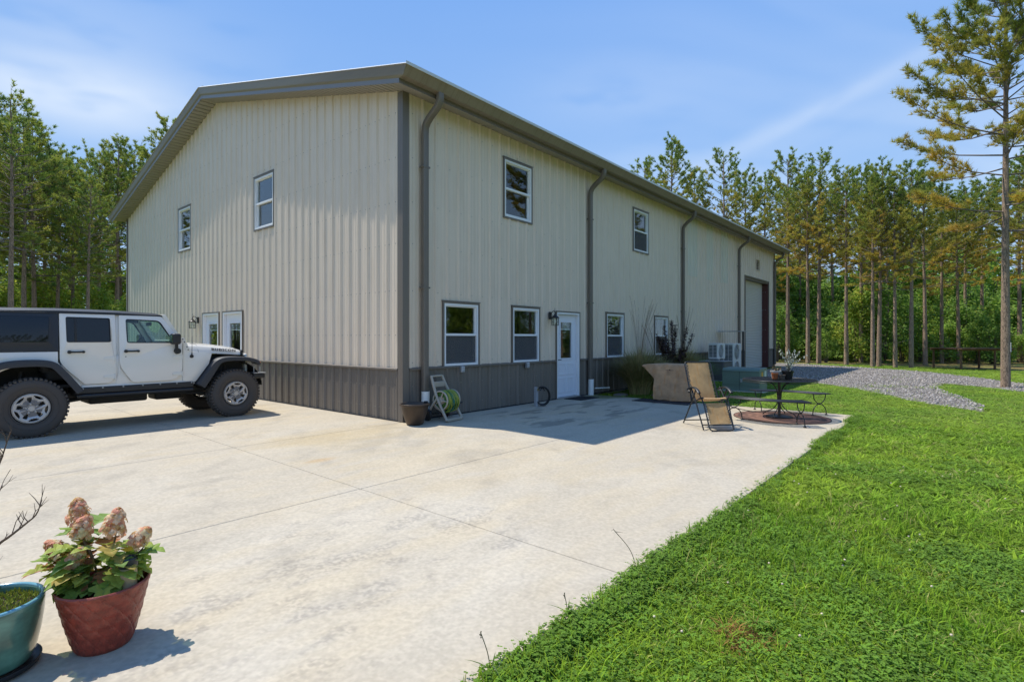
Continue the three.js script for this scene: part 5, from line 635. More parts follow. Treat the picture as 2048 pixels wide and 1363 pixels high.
// --- zero-gravity lounge chair
{ const o = thing('lounge_chair', 'tan sling reclining lounge chair with dark steel frame on the sunny patio', 'chair', [3.02, 0, 4.33], 0);
  const f = new THREE.Vector2(-0.70, 0.715), l = new THREE.Vector2(0.715, 0.70), P = (fw, y, la) => V(f.x * fw + l.x * la * 0.87, y, f.y * fw + l.y * la * 0.87);   // forward, height, left-right
  const steel = std(lin(0.030, 0.032, 0.034), 0.4, { metalness: 0.4 }), sling = phys(lin(0.62, 0.385, 0.16), 0.8, { map: clothTex, transmission: 0.18, thickness: 0, side: THREE.DoubleSide }), plastic = std(lin(0.012, 0.012, 0.012), 0.45);
  const back = [[-0.14, 0.44], [-0.20, 0.56], [-0.30, 0.76], [-0.38, 0.93], [-0.43, 1.05]], seat = [[-0.13, 0.43], [-0.02, 0.44], [0.10, 0.49], [0.20, 0.52], [0.245, 0.50]], foot = [[0.245, 0.43], [0.29, 0.36], [0.36, 0.23], [0.42, 0.115]];
  const sheet = (S, w, sag) => { const c = new THREE.CatmullRomCurve3(S.map(([a, y]) => V(a, y, 0))), n = 22, m = 10, Q = [], U = []; const at = (i, j) => { const p = c.getPoint(i / n), t = (j / m) * 2 - 1, tan = c.getTangent(i / n); const k = sag * (1 - t * t) * Math.sin(Math.PI * i / n); return P(p.x + tan.y * k, p.y - tan.x * k, t * w / 2).toArray(); }; for (let i = 0; i < n; i++) for (let j = 0; j < m; j++) { Q.push([at(i, j), at(i, j + 1), at(i + 1, j + 1), at(i + 1, j)]); U.push([[j, i], [j + 1, i], [j + 1, i + 1], [j, i + 1]].map(([a, b]) => [a * 0.05, b * 0.03])); } return mergeVertices(quads(Q, U)); };
  part('backrest', sheet(back, 0.45, 0.02), sling, o); part('seat', sheet(seat, 0.45, 0.02), sling, o); part('footrest', sheet(foot, 0.40, 0.012), sling, o);
  part('headrest', (() => { const g = sheet([[-0.375, 0.90], [-0.40, 0.98], [-0.435, 1.062]], 0.43, -0.03); return g; })(), sling, o);
  const tubeOf = (S, r = 0.0115) => tube(S.map((s) => P(...s)), r, S.length * 8, 8);
  part('back_frame', merge([tubeOf([[-0.10, 0.40, -0.27], [-0.20, 0.56, -0.27], [-0.38, 0.93, -0.27], [-0.435, 1.04, -0.265], [-0.448, 1.068, -0.24], [-0.448, 1.07, 0.0], [-0.448, 1.068, 0.24], [-0.435, 1.04, 0.265], [-0.38, 0.93, 0.27], [-0.20, 0.56, 0.27], [-0.10, 0.40, 0.27]])]), steel, o);
  part('foot_frame', merge([tubeOf([[0.20, 0.50, -0.25], [0.26, 0.43, -0.245], [0.36, 0.23, -0.235], [0.45, 0.05, -0.225], [0.465, 0.022, -0.20], [0.468, 0.016, 0.0], [0.465, 0.022, 0.20], [0.45, 0.05, 0.225], [0.36, 0.23, 0.235], [0.26, 0.43, 0.245], [0.20, 0.50, 0.25]])]), steel, o);
  part('seat_frame', merge([-1, 1].map((s) => tubeOf([[-0.15, 0.42, s * 0.265], [0.0, 0.435, s * 0.265], [0.12, 0.485, s * 0.262], [0.235, 0.505, s * 0.255]]))), steel, o);
  for (const s of [-1, 1]) { part('leg', tubeOf([[-0.40, 0.014, s * 0.31], [-0.16, 0.30, s * 0.31], [0.06, 0.58, s * 0.31], [0.09, 0.625, s * 0.31]], 0.0125), steel, o); part('leg', tubeOf([[0.36, 0.014, s * 0.295], [0.20, 0.24, s * 0.295], [0.02, 0.50, s * 0.295], [-0.13, 0.66, s * 0.295]], 0.0125), steel, o);
    const arm = new THREE.CatmullRomCurve3([P(-0.20, 0.615, s * 0.315), P(-0.10, 0.65, s * 0.318), P(0.04, 0.668, s * 0.318), P(0.16, 0.645, s * 0.318), P(0.235, 0.59, s * 0.318)]); const ag = new THREE.TubeGeometry(arm, 26, 0.030, 10, false); { const p = ag.attributes.position; for (let i = 0; i <= 26; i++) { const c = arm.getPoint(i / 26); for (let k = 0; k <= 10; k++) { const id = i * 11 + k; p.setY(id, c.y + (p.getY(id) - c.y) * 0.5); } } ag.computeVertexNormals(); } part('armrest', ag, plastic, o);
    part('arm_post', merge([tubeOf([[-0.10, 0.645, s * 0.315], [-0.13, 0.55, s * 0.305], [-0.14, 0.43, s * 0.28]], 0.010), tubeOf([[0.20, 0.62, s * 0.31], [0.21, 0.56, s * 0.29], [0.20, 0.51, s * 0.26]], 0.010)]), steel, o);
    part('lock_knob', cyl(0.028, 0.028, 0.03, 14).rotateX(Math.PI / 2).translate(...P(-0.12, 0.585, s * 0.325).toArray()), plastic, o); }
  part('stretcher', merge([bar(P(-0.36, 0.065, -0.31), P(-0.36, 0.065, 0.31), 0.010), bar(P(0.31, 0.085, -0.295), P(0.31, 0.085, 0.295), 0.010)]), steel, o);
  const lace = (S, w, fr) => { const c = new THREE.CatmullRomCurve3(S.map(([a, y]) => V(a, y, 0))), L = []; for (const s of [-1, 1]) { let prev = null; for (let k = 0; k <= 18; k++) { const p = c.getPoint(0.04 + 0.92 * k / 18), q = P(p.x, p.y, s * (k % 2 ? w / 2 - 0.012 : fr)); if (prev) L.push(bar(prev, q, 0.0035, 0.0035, 5)); prev = q; } } return merge(L); };
  part('elastic_lacing', merge([lace(back, 0.45, 0.27), lace(foot, 0.40, 0.238), lace(seat, 0.45, 0.262)]), std(lin(0.05, 0.05, 0.05), 0.7), o).userData.kind = 'stuff'; }

// ================================================================ POTTED PLANTS IN FRONT, BED ALONG THE WALL
const RIGHT = V(Math.sin(YAW), 0, Math.cos(YAW));
const leafMat = (c, t = 0.3) => phys(c, 0.7, { specularIntensity: 0.35, transmission: t, thickness: 0, side: THREE.DoubleSide });
// --- red quilted planter with oakleaf hydrangea
{ const o = thing('red_planter', 'rust red quilted planter with pink flowering hydrangea on the concrete', 'potted plant', [-5.33, 0, 4.42]);
  const prof = [[0.112, 0.0], [0.118, 0.01], [0.136, 0.07], [0.154, 0.14], [0.170, 0.21], [0.182, 0.265], [0.188, 0.292], [0.190, 0.300], [0.186, 0.306], [0.178, 0.302], [0.172, 0.285], [0.165, 0.25]], pc = new THREE.CatmullRomCurve3(prof.map(([r, y]) => V(r, y, 0)), false, 'centripetal'), A = 200, B = 90, Q = [], U = [], pts = [];
  for (let j = 0; j <= B; j++) { const p = pc.getPoint(j / B), row = []; for (let i = 0; i < A; i++) { const a = (i / A) * 2 * Math.PI, t = j / B, outside = 1 - sstep(0.60, 0.66, t); const nx = 14, u = (i / A) * nx, v = p.y / 0.047, k = Math.floor(v), uu = (((u + (k % 2) * 0.5) % 1) + 1) % 1 - 0.5, vv = v - k; const e = Math.abs(uu) * 2, tip = 1 - e, d1 = Math.abs(vv - tip * 0.98) , d2 = Math.abs(vv - (1 - tip) * 0.4 ); const groove = Math.exp(-(d1 * d1) / 0.012); const d = outside * sstep(0.006, 0.02, p.y) * (0.0035 * (vv < tip ? 1 - 0.6 * vv : 0.15 + 0.5 * (1 - vv)) - 0.0032 * groove); const wob = 0.0012 * (fbm(u * 3, v * 3, 3, 901) - 0.5); const r = p.x + d + wob; row.push([r * Math.cos(a), p.y, r * Math.sin(a)]); } pts.push(row); }
  for (let j = 0; j < B; j++) for (let i = 0; i < A; i++) { const n = (i + 1) % A; Q.push([pts[j][i], pts[j + 1][i], pts[j + 1][n], pts[j][n]]); const u = (k) => (k / A) * 1.1; U.push([[u(i), pts[j][i][1]], [u(i), pts[j + 1][i][1]], [u(i + 1), pts[j + 1][n][1]], [u(i + 1), pts[j][n][1]]]); }
  const glaze = dataTex(512, 512, (i, j) => { const n = fbm(i / 26, j / 26, 5, 903, 0), f = fbm(i / 5, j / 5, 3, 905, 0), w = sstep(0.62, 0.75, fbm(i / 9, j / 9, 4, 907, 0)); const v = 0.82 + 0.35 * (n - 0.5) + 0.15 * (f - 0.5); return [v, v * (1 - 0.02) + 0.08 * w, v + 0.08 * w]; }, { srgb: true, repeat: [1.8, 1.8] });
  part('pot', toCreasedNormals(mergeVertices(quads(Q, U)), 0.7), phys(lin(0.40, 0.065, 0.030), 0.5, { map: glaze, clearcoat: 0.25, clearcoatRoughness: 0.35 }), o);
  part('pot_base', new THREE.CircleGeometry(0.112, 40).rotateX(Math.PI / 2).translate(0, 0.003, 0), std(lin(0.1, 0.02, 0.012), 0.9), o);
  const soil = []; const rs = rng(31); soil.push(lathe([[0, 0.245], [0.08, 0.25], [0.166, 0.242]], 30)); for (let k = 0; k < 260; k++) { const a = rs() * 6.28, r = 0.16 * Math.sqrt(rs()); soil.push(box(-0.012, 0.012, -0.0018, 0.0018, -0.004, 0.004).rotateY(rs() * 6).rotateZ((rs() - 0.5) * 1.2).translate(r * Math.cos(a), 0.25 + rs() * 0.012, r * Math.sin(a))); } part('bark_mulch', merge(soil), std(lin(0.06, 0.035, 0.025), 0.95), o).userData.kind = 'stuff';
  // stems and flower heads: [right, toward the back, height, size, tilt]
  const P = (r, f, y) => RIGHT.clone().multiplyScalar(r).addScaledVector(FWD, f).add(V(0, y, 0));
  const heads = [[-0.165, 0.05, 0.635, 0.066, -0.1], [-0.10, 0.0, 0.575, 0.058, 0.35], [0.035, 0.03, 0.59, 0.068, 0.25], [0.155, 0.05, 0.51, 0.055, 0.75], [-0.215, -0.03, 0.475, 0.057, -0.9], [-0.075, -0.07, 0.455, 0.050, 0.5]];
  const rf = rng(41), petal = (() => { const s = new THREE.Shape(); s.moveTo(0, 0); s.bezierCurveTo(0.006, 0.003, 0.008, 0.010, 0.0, 0.0125); s.bezierCurveTo(-0.008, 0.010, -0.006, 0.003, 0, 0); return new THREE.ShapeGeometry(s, 3); })();
  const tint = [lin(0.84, 0.48, 0.28), lin(0.88, 0.62, 0.38), lin(0.82, 0.42, 0.28), lin(0.86, 0.72, 0.42), lin(0.66, 0.42, 0.18), lin(0.90, 0.72, 0.50)], stems = [];
  heads.forEach(([r, f, y, s, tilt], hi) => {
    const base = P(r, f, y - s * 1.2), L = []; stems.push(tube([P(r * 0.12, f * 0.2, 0.25), P(r * 0.5, f * 0.6, 0.25 + (y - 0.25) * 0.45), base], 0.0045, 14, 6), tube([base, P(r + Math.sin(tilt) * s * 1.2, f, y + Math.cos(tilt) * s * 0.9)], 0.003, 6, 5));
    for (let k = 0; k < 170; k++) { const t = rf(), rad = s * (0.80 * Math.sqrt(1 - t * t * 0.9)) * (0.55 + 0.58 * rf()), a = rf() * 6.283, up = s * (-0.85 + 1.8 * t), q = V(rad * Math.cos(a), up, rad * Math.sin(a)); const fl = []; const n = 4; const col = tint[Math.floor(rf() * tint.length)].clone().multiplyScalar(0.8 + 0.35 * rf());
      for (let m = 0; m < n; m++) fl.push(petal.clone().rotateX(-0.35).rotateZ((m / n) * 2 * Math.PI + (rf() - 0.5) * 0.3)); const g = mergeGeometries(fl).toNonIndexed(); g.rotateX(-Math.PI / 2); const sc = 0.9 + 0.6 * rf(); g.scale(sc, sc, sc); const dir = V(Math.cos(a), 0.35 + 0.6 * t, Math.sin(a)).normalize(); g.applyQuaternion(new THREE.Quaternion().setFromUnitVectors(V(0, 1, 0), dir)); g.translate(q.x, q.y, q.z); const c = new Float32Array(g.attributes.position.count * 3); for (let i = 0; i < c.length; i += 3) { c[i] = col.r; c[i + 1] = col.g; c[i + 2] = col.b; } g.setAttribute('color', new THREE.BufferAttribute(c, 3)); L.push(g); }
    const g = mergeGeometries(L); g.rotateZ(0); const ax = FWD.clone(); g.applyQuaternion(new THREE.Quaternion().setFromAxisAngle(ax, tilt)); g.translate(...P(r, f, y).toArray()); g.computeVertexNormals(); part('flower_head', g, phys(lin(1, 1, 1), 0.8, { specularIntensity: 0.2, vertexColors: true, transmission: 0.45, thickness: 0, side: THREE.DoubleSide }), o);
  });
  part('stems', merge(stems), std(lin(0.16, 0.10, 0.045), 0.7), o).userData.kind = 'stuff';
  // lobed leaves, each its own
  const lobed = (L) => { const half = [[0, 0], [0.10, 0.10], [0.22, 0.34], [0.34, 0.36], [0.38, 0.22], [0.50, 0.46], [0.64, 0.44], [0.66, 0.22], [0.80, 0.26], [0.90, 0.15], [1, 0]], Q = []; const y = (x, z) => -0.32 * x * x * L + 0.28 * Math.abs(z) * L + 0.03 * L * Math.sin(x * 16 + z * 9); for (let i = 0; i < half.length - 1; i++) for (const s of [1, -1]) { const [a, w] = half[i], [b, v] = half[i + 1]; const q = [[a * L, y(a, 0), 0], [b * L, y(b, 0), 0], [b * L, y(b, v), s * v * L], [a * L, y(a, w), s * w * L]]; if (s > 0) q.reverse(); Q.push(q); } return quads(Q); };
  const LG = [lobed(0.085), lobed(0.105), lobed(0.125)], LM = [leafMat(lin(0.28, 0.40, 0.07), 0.45), leafMat(lin(0.42, 0.48, 0.085), 0.45), leafMat(lin(0.21, 0.33, 0.065), 0.45), leafMat(lin(0.46, 0.34, 0.07), 0.4), leafMat(lin(0.40, 0.16, 0.06), 0.4)], rl = rng(47);
  for (let k = 0; k < 130; k++) { const m = part('leaf', LG[Math.floor(rl() * 3)], LM[[0, 0, 1, 1, 2, 0, 3, 2, 1, 4][Math.floor(rl() * 10)]], o); const h = heads[k % heads.length], t = 0.2 + 0.75 * rl(), q = P(h[0] * (0.12 + 0.75 * t) + (rl() - 0.5) * 0.09, h[1] * t + (rl() - 0.5) * 0.13, 0.28 + (h[2] - 0.28) * t * 0.80); m.position.copy(q); const out = Math.atan2(-(q.z), q.x) + (rl() - 0.5) * 1.8; m.rotation.set(0, out, 0.05 - 0.75 * rl() + 0.55 * t, 'YXZ'); const s = 0.8 + 0.5 * rl(); m.scale.setScalar(s); }
  for (const [r, f, y, turn] of [[-0.17, -0.06, 0.335, 2.6], [-0.12, -0.11, 0.345, 2.0], [-0.20, 0.0, 0.36, 3.2], [-0.07, -0.13, 0.35, 1.7]]) { const m = part('leaf', LG[2], LM[0], o); m.position.copy(P(r * 0.75, f * 0.75, y + 0.02)); m.rotation.set(0, turn + YAW * 0 + 0.6, -0.75, 'YXZ'); }
}
{ const o = thing('capped_canister', 'tan canister with black cap tucked inside the red planter rim', 'canister', [-5.33 + 0.128 * RIGHT.x - 0.01 * FWD.x, 0.2505, 4.42 + 0.128 * RIGHT.z - 0.01 * FWD.z]); const t = new THREE.Group();
  part('canister_body', lathe([[0, 0], [0.033, 0], [0.036, 0.004], [0.036, 0.136], [0.033, 0.142], [0, 0.142]], 30), std(lin(0.42, 0.31, 0.18), 0.55), o); part('cap', merge([lathe([[0.039, 0.132], [0.040, 0.136], [0.040, 0.172], [0.036, 0.178], [0.030, 0.176], [0.028, 0.168], [0, 0.168]], 30)]), std(lin(0.03, 0.03, 0.034), 0.4), o); }
// --- teal planter with ground cover, saucer and a bare shrub
const TEAL = [-5.735, 4.30];
{ const o = thing('teal_planter', 'glazed teal planter with yellow green ground cover on a dark saucer', 'potted plant', [TEAL[0], 0, TEAL[1]]);
  const glz = dataTex(512, 512, (i, j) => { const n = fbm(i / 40, j / 60, 5, 921, 0), f = fbm(i / 7, j / 7, 3, 923, 0); const v = 0.8 + 0.5 * (n - 0.5) + 0.12 * (f - 0.5); return [v * 0.9, v, v * 0.98]; }, { srgb: true });
  part('pot', lathe([[0, 0.03], [0.150, 0.028], [0.158, 0.036], [0.176, 0.09], [0.190, 0.16], [0.199, 0.23], [0.203, 0.285], [0.205, 0.305], [0.200, 0.314], [0.188, 0.314], [0.183, 0.300], [0.180, 0.25], [0.17, 0.2]], 72), phys(lin(0.17, 0.32, 0.25), 0.28, { map: glz, clearcoat: 0.7, clearcoatRoughness: 0.12 }), o);
  part('rim_band', new THREE.TorusGeometry(0.1955, 0.0095, 10, 72).rotateX(Math.PI / 2).translate(0, 0.309, 0), phys(lin(0.16, 0.36, 0.42), 0.2, { clearcoat: 0.8 }), o);
  part('saucer', lathe([[0, 0.004], [0.165, 0.004], [0.185, 0.012], [0.192, 0.034], [0.187, 0.036], [0.178, 0.018], [0, 0.016]], 56), std(lin(0.02, 0.02, 0.022), 0.5), o);
  part('soil', lathe([[0, 0.272], [0.12, 0.275], [0.182, 0.268]], 36), std(lin(0.035, 0.025, 0.018), 1), o);
  const r = rng(55), L = []; for (let k = 0; k < 2200; k++) { const a = r() * 6.283, d = 0.178 * Math.sqrt(r()), n = fbm(d * Math.cos(a) * 14 + 5, d * Math.sin(a) * 14, 2, 925), y = 0.274 + 0.03 * n * r(); const g = leafGeo(0.012 + 0.010 * r(), 0.0034, -0.2, 2); g.rotateZ(0.3 + r() * 1.2).rotateY(r() * 6.28).translate(d * Math.cos(a), y, d * Math.sin(a)); const c = lin(0.36, 0.36, 0.045).lerp(lin(0.15, 0.22, 0.04), r()).multiplyScalar(0.8 + 0.4 * r()), cc = new Float32Array(g.attributes.position.count * 3); for (let i = 0; i < cc.length; i += 3) { cc[i] = c.r; cc[i + 1] = c.g; cc[i + 2] = c.b; } g.setAttribute('color', new THREE.BufferAttribute(cc, 3)); L.push(g); }
  part('ground_cover', mergeGeometries(L), phys(lin(1, 1, 1), 0.8, { specularIntensity: 0.2, vertexColors: true, transmission: 0.25, thickness: 0, side: THREE.DoubleSide }), o).userData.kind = 'stuff';
  const sprouts = []; for (let k = 0; k < 12; k++) { const a = r() * 6.28, d = 0.17, x = d * Math.cos(a), z = d * Math.sin(a); sprouts.push(tube([[x, 0.28, z], [x * 1.03, 0.30, z * 1.03], [x * (1.05 + 0.1 * r()), 0.32 + 0.02 * r(), z * (1.05 + 0.1 * r())]], 0.0016, 6, 4)); } part('sprouts', merge(sprouts), std(lin(0.12, 0.14, 0.03), 0.8), o).userData.kind = 'stuff'; }
{ const o = thing('bare_shrub', 'leafless twiggy shrub rising from the glazed teal planter', 'shrub', [TEAL[0], 0.27, TEAL[1]]); const P = (r, f, y) => RIGHT.clone().multiplyScalar(r).addScaledVector(FWD, f).add(V(0, y - 0.27, 0)), rb = rng(63), wood = std(lin(0.135, 0.088, 0.062), 0.85, { bumpMap: grainTex, bumpScale: 0.001 });
  const limb = (pts, r0, tips) => { const c = new THREE.CatmullRomCurve3(pts.map((p) => P(...p)), false, 'centripetal'), L = []; const n = 14; for (let i = 0; i < n; i++) { const a = c.getPoint(i / n), b = c.getPoint((i + 1) / n); L.push(bar(a, b, r0 * (1 - 0.75 * i / n), r0 * (1 - 0.75 * (i + 1) / n), 7)); } for (let k = 0; k < tips; k++) { const t = 0.3 + 0.68 * (k + rb() * 0.7) / tips, a = c.getPoint(t), len = 0.035 + 0.075 * rb(), d = V(rb() - 0.5, 0.25 + rb() * 0.8, rb() - 0.5).normalize(), m = a.clone().addScaledVector(d, len * 0.55), e = m.clone().addScaledVector(d.clone().add(V((rb() - 0.5) * 0.9, 0.4, (rb() - 0.5) * 0.9)).normalize(), len * 0.5); L.push(bar(a, m, r0 * 0.30, r0 * 0.22, 5), bar(m, e, r0 * 0.22, r0 * 0.1, 5)); if (rb() < 0.6) { const d2 = d.clone().add(V((rb() - 0.5) * 1.6, 0, (rb() - 0.5) * 1.6)).normalize(); L.push(bar(m, m.clone().addScaledVector(d2, len * 0.45), r0 * 0.2, r0 * 0.08, 5)); } } return merge(L); };
  part('trunk', limb([[-0.03, 0, 0.28], [-0.04, 0.0, 0.36], [-0.02, 0.01, 0.46]], 0.011, 2), wood, o);
  for (const [pts, r, n] of [[[[-0.02, 0.01, 0.45], [0.03, 0.02, 0.56], [0.09, 0.02, 0.605], [0.155, 0.03, 0.66], [0.20, 0.03, 0.70], [0.225, 0.03, 0.765]], 0.0075, 9], [[[-0.03, 0.0, 0.40], [-0.02, 0.0, 0.60], [0.0, 0.02, 0.78], [0.03, 0.02, 0.90], [0.06, 0.02, 0.98], [0.09, 0.02, 1.075]], 0.0075, 11], [[[-0.03, 0, 0.42], [-0.10, 0.02, 0.62], [-0.14, 0.04, 0.80], [-0.12, 0.06, 1.0]], 0.007, 8], [[[-0.02, 0.0, 0.52], [0.035, -0.02, 0.70], [0.07, -0.02, 0.80], [0.095, -0.02, 0.845]], 0.0055, 6], [[[0.0, 0.0, 0.42], [0.06, -0.04, 0.45], [0.11, -0.05, 0.47]], 0.005, 4]]) part('branch', limb(pts, r, n), wood, o); }
// --- plants in the bed along the long wall
function fountainGrass(pos, h, spread, n, plumes, col, col2, seed, label, group) { const o = thing('fountain_grass', label, 'ornamental grass', pos, 0, group), r = rng(seed), Q = [], C = [], PL = [];
  for (let k = 0; k < n; k++) { const a = r() * 6.283, L = h * (0.65 + 0.55 * r()), lean = spread * (0.12 + 0.95 * Math.pow(r(), 0.6)), b0 = 0.26 * Math.sqrt(r()), a0 = r() * 6.28, S = 5, w = 0.0085 + 0.006 * r(), pts = []; for (let i = 0; i <= S; i++) { const t = i / S, rad = lean * t * t * 0.9 + lean * 0.15 * t, y = L * (t - 0.42 * t * t * Math.min(1.15, lean / h + 0.35) * 1.1); pts.push([b0 * Math.cos(a0) + rad * Math.cos(a), Math.max(0.0, y), b0 * Math.sin(a0) + rad * Math.sin(a)]); } const px = -Math.sin(a) * w, pz = Math.cos(a) * w, c = col.clone().lerp(col2, r()).multiplyScalar(0.75 + 0.5 * r()); for (let i = 0; i < S; i++) { const t0 = 1 - i / S * 0.85, t1 = 1 - (i + 1) / S * 0.95, A = pts[i], B = pts[i + 1]; Q.push([[A[0] - px * t0, A[1], A[2] - pz * t0], [A[0] + px * t0, A[1], A[2] + pz * t0], [B[0] + px * t1, B[1], B[2] + pz * t1], [B[0] - px * t1, B[1], B[2] - pz * t1]]); C.push(c); } }
  const g = quads(Q), cc = new Float32Array(g.attributes.position.count * 3); C.forEach((c, k) => { for (let i = 0; i < 6; i++) { cc[(k * 6 + i) * 3] = c.r; cc[(k * 6 + i) * 3 + 1] = c.g; cc[(k * 6 + i) * 3 + 2] = c.b; } }); g.setAttribute('color', new THREE.BufferAttribute(cc, 3)); part('blades', g, phys(lin(1, 1, 1), 0.8, { specularIntensity: 0.2, vertexColors: true, transmission: 0.25, thickness: 0, side: THREE.DoubleSide }), o).userData.kind = 'stuff';
  for (let k = 0; k < plumes; k++) { const a = r() * 6.283, L = h * (1.25 + 0.5 * r()), s = spread * (0.2 + 0.45 * r()), p = [[0, 0, 0], [s * 0.3 * Math.cos(a), L * 0.6, s * 0.3 * Math.sin(a)], [s * Math.cos(a), L, s * Math.sin(a)]]; PL.push(tube(p, 0.0022, 10, 4)); for (let q = 0; q < 10; q++) { const t = 0.78 + 0.022 * q, c = new THREE.CatmullRomCurve3(p.map((v) => V(...v))).getPoint(t), b = c.clone().add(V((r() - 0.5) * 0.05, 0.035, (r() - 0.5) * 0.05)); PL.push(bar(c, b, 0.003, 0.001, 4)); } } if (PL.length) part('plumes', merge(PL), std(lin(0.20, 0.13, 0.075), 0.9), o).userData.kind = 'stuff'; return o; }
const GB = lin(0.27, 0.28, 0.10), GT = lin(0.46, 0.35, 0.17), GG = lin(0.17, 0.31, 0.06);
fountainGrass([7.35, GY, 0.85], 1.55, 1.05, 2600, 22, GB, GT, 71, 'large olive brown fountain grass clump beside the white drain pipe', 0);
fountainGrass([8.75, GY, 0.70], 1.25, 0.8, 1200, 14, GB, GT, 73, 'fountain grass clump behind the tan grill cover', 0);
fountainGrass([10.3, GY, 0.85], 1.55, 0.75, 1200, 12, lin(0.32, 0.30, 0.11), GT, 75, 'upright tan green grass clump beside the purple leaved shrub', 0);
fountainGrass([11.55, GY, 0.80], 1.15, 0.9, 1000, 0, GG, lin(0.24, 0.38, 0.08), 77, 'bright green arching grass clump by the grey condenser', 0);
{ const o = thing('purple_shrub', 'dark purple leaved upright shrub in front of the far lower window', 'shrub', [9.35, GY, 0.95]), r = rng(81), L = [], S = []; for (let k = 0; k < 17; k++) { const a = r() * 6.28, s = 0.12 + 0.50 * r(), h = 1.15 + 0.95 * r() * (s < 0.42 ? 1 : 0.55), p = [V(0.05 * Math.cos(a), 0, 0.05 * Math.sin(a)), V(s * 0.5 * Math.cos(a), h * 0.55, s * 0.5 * Math.sin(a)), V(s * Math.cos(a), h, s * Math.sin(a))], c = new THREE.CatmullRomCurve3(p); S.push(tube(p, 0.009, 10, 5)); for (let q = 0; q < 190; q++) { const t = 0.22 + 0.78 * r(), b = c.getPoint(t), d = 0.13 * r() * (1.15 - t); L.push(leafGeo(0.075 + 0.035 * r(), 0.026, 0.2, 2).rotateZ(0.7 - r() * 1.2).rotateY(r() * 6.28).translate(b.x + (r() - 0.5) * d * 2, b.y + (r() - 0.3) * d, b.z + (r() - 0.5) * d * 2)); } }
  part('stems', merge(S), std(lin(0.06, 0.035, 0.03), 0.8), o); part('leaves', merge(L), phys(lin(0.085, 0.045, 0.04), 0.5, { transmission: 0.15, thickness: 0, side: THREE.DoubleSide }), o).userData.kind = 'stuff'; }
// flat stones and a downpipe splash strip at the slab end
for (const [x, z, a, l] of [[6.75, 0.62, 0.2, 'flat grey stone at the foot of the drain pipe'], [7.2, 1.5, 0.9, 'flat brown stone edging the bed in front of the grass clump']]) { const g = new THREE.IcosahedronGeometry(0.2, 2); const p = g.attributes.position; for (let i = 0; i < p.count; i++) { const n = 1 + 0.25 * (fbm(p.getX(i) * 6 + x, p.getZ(i) * 6, 3, 950) - 0.5); p.setXYZ(i, p.getX(i) * n * 1.5, p.getY(i) * 0.28, p.getZ(i) * n); } g.computeVertexNormals(); const m = shadows(new THREE.Mesh(g, std(lin(0.17, 0.15, 0.125), 0.9, { bumpMap: cloudTex, bumpScale: 0.01 }))); m.name = numbered('flat_stone'); m.position.set(x, GY + 0.03, z); m.rotation.y = a; scene.add(tag(m, l, 'stone')); }
{ const o = thing('drain_extension', 'thin white drain pipe lying out from the wall near the door', 'pipe', [6.2, 0, 0.15]); part('pipe', bar([0.02, 0.17, 0.0], [0.55, 0.155, 0.12], 0.017, 0.017, 12), M.pvc, o); part('pipe_end', new THREE.TorusGeometry(0.018, 0.004, 6, 14).rotateY(Math.PI / 2).translate(0.55, 0.155, 0.12), M.pvc, o); }

// ================================================================ WOODS
const at = (u, v, d) => camera.position.clone().addScaledVector(FWD, d).addScaledVector(RIGHT, ((u - 1024) / 1076.8) * d).add(V(0, ((675.2 - v) / 1076.8) * d, 0));
const barkTex = dataTex(256, 512, (i, j) => { const a = fbm(i / 9, j / 34, 4, 1001, 0), b = fbm(i / 3, j / 5, 3, 1003, 0), c = sstep(0.38, 0.5, a); const v = (0.72 + 0.28 * c) * (0.72 + 0.5 * b); return [0.74 * v, 0.645 * v, 0.565 * v]; }, { srgb: true, repeat: [2, 2.2] });
const bark = std(lin(0.80, 0.76, 0.70), 0.95, { map: barkTex, bumpMap: barkTex, bumpScale: 0.02 }), twig = std(lin(0.17, 0.135, 0.105), 0.95);
const needleMat = phys(lin(1, 1, 1), 0.9, { specularIntensity: 0.15, vertexColors: true, transmission: 0.52, thickness: 0, side: THREE.DoubleSide }), foliageMat = phys(lin(1, 1, 1), 0.85, { specularIntensity: 0.25, vertexColors: true, transmission: 0.56, thickness: 0, side: THREE.DoubleSide });
class Tris { constructor() { this.p = []; this.c = []; } tri(a, b, c, col) { this.p.push(a.x, a.y, a.z, b.x, b.y, b.z, c.x, c.y, c.z); for (let k = 0; k < 3; k++) this.c.push(col.r, col.g, col.b); } geo() { const g = new THREE.BufferGeometry(); g.setAttribute('position', new THREE.Float32BufferAttribute(this.p, 3)); g.setAttribute('color', new THREE.Float32BufferAttribute(this.c, 3)); g.computeVertexNormals(); return g; } }
function taperTube(c, n, r0, r1, rad = 7, vScale = 1) { const pos = [], uv = [], idx = [], fr = c.computeFrenetFrames(n, false), L = c.getLength(); for (let i = 0; i <= n; i++) { const p = c.getPointAt(i / n), r = lerp(r0, r1, i / n) * (i === 0 ? 1.0 : 1); for (let k = 0; k <= rad; k++) { const a = (k / rad) * 2 * Math.PI, N = fr.normals[i], B = fr.binormals[i]; pos.push(p.x + r * (Math.cos(a) * N.x + Math.sin(a) * B.x), p.y + r * (Math.cos(a) * N.y + Math.sin(a) * B.y), p.z + r * (Math.cos(a) * N.z + Math.sin(a) * B.z)); uv.push(k / rad, (i / n) * L * vScale * 0.5); } } for (let i = 0; i < n; i++) for (let k = 0; k < rad; k++) { const a = i * (rad + 1) + k, b = a + rad + 1; idx.push(a, a + 1, b, b, a + 1, b + 1); } const g = new THREE.BufferGeometry(); g.setAttribute('position', new THREE.Float32BufferAttribute(pos, 3)); g.setAttribute('uv', new THREE.Float32BufferAttribute(uv, 2)); g.setIndex(idx); g.computeVertexNormals(); return plain(g); }
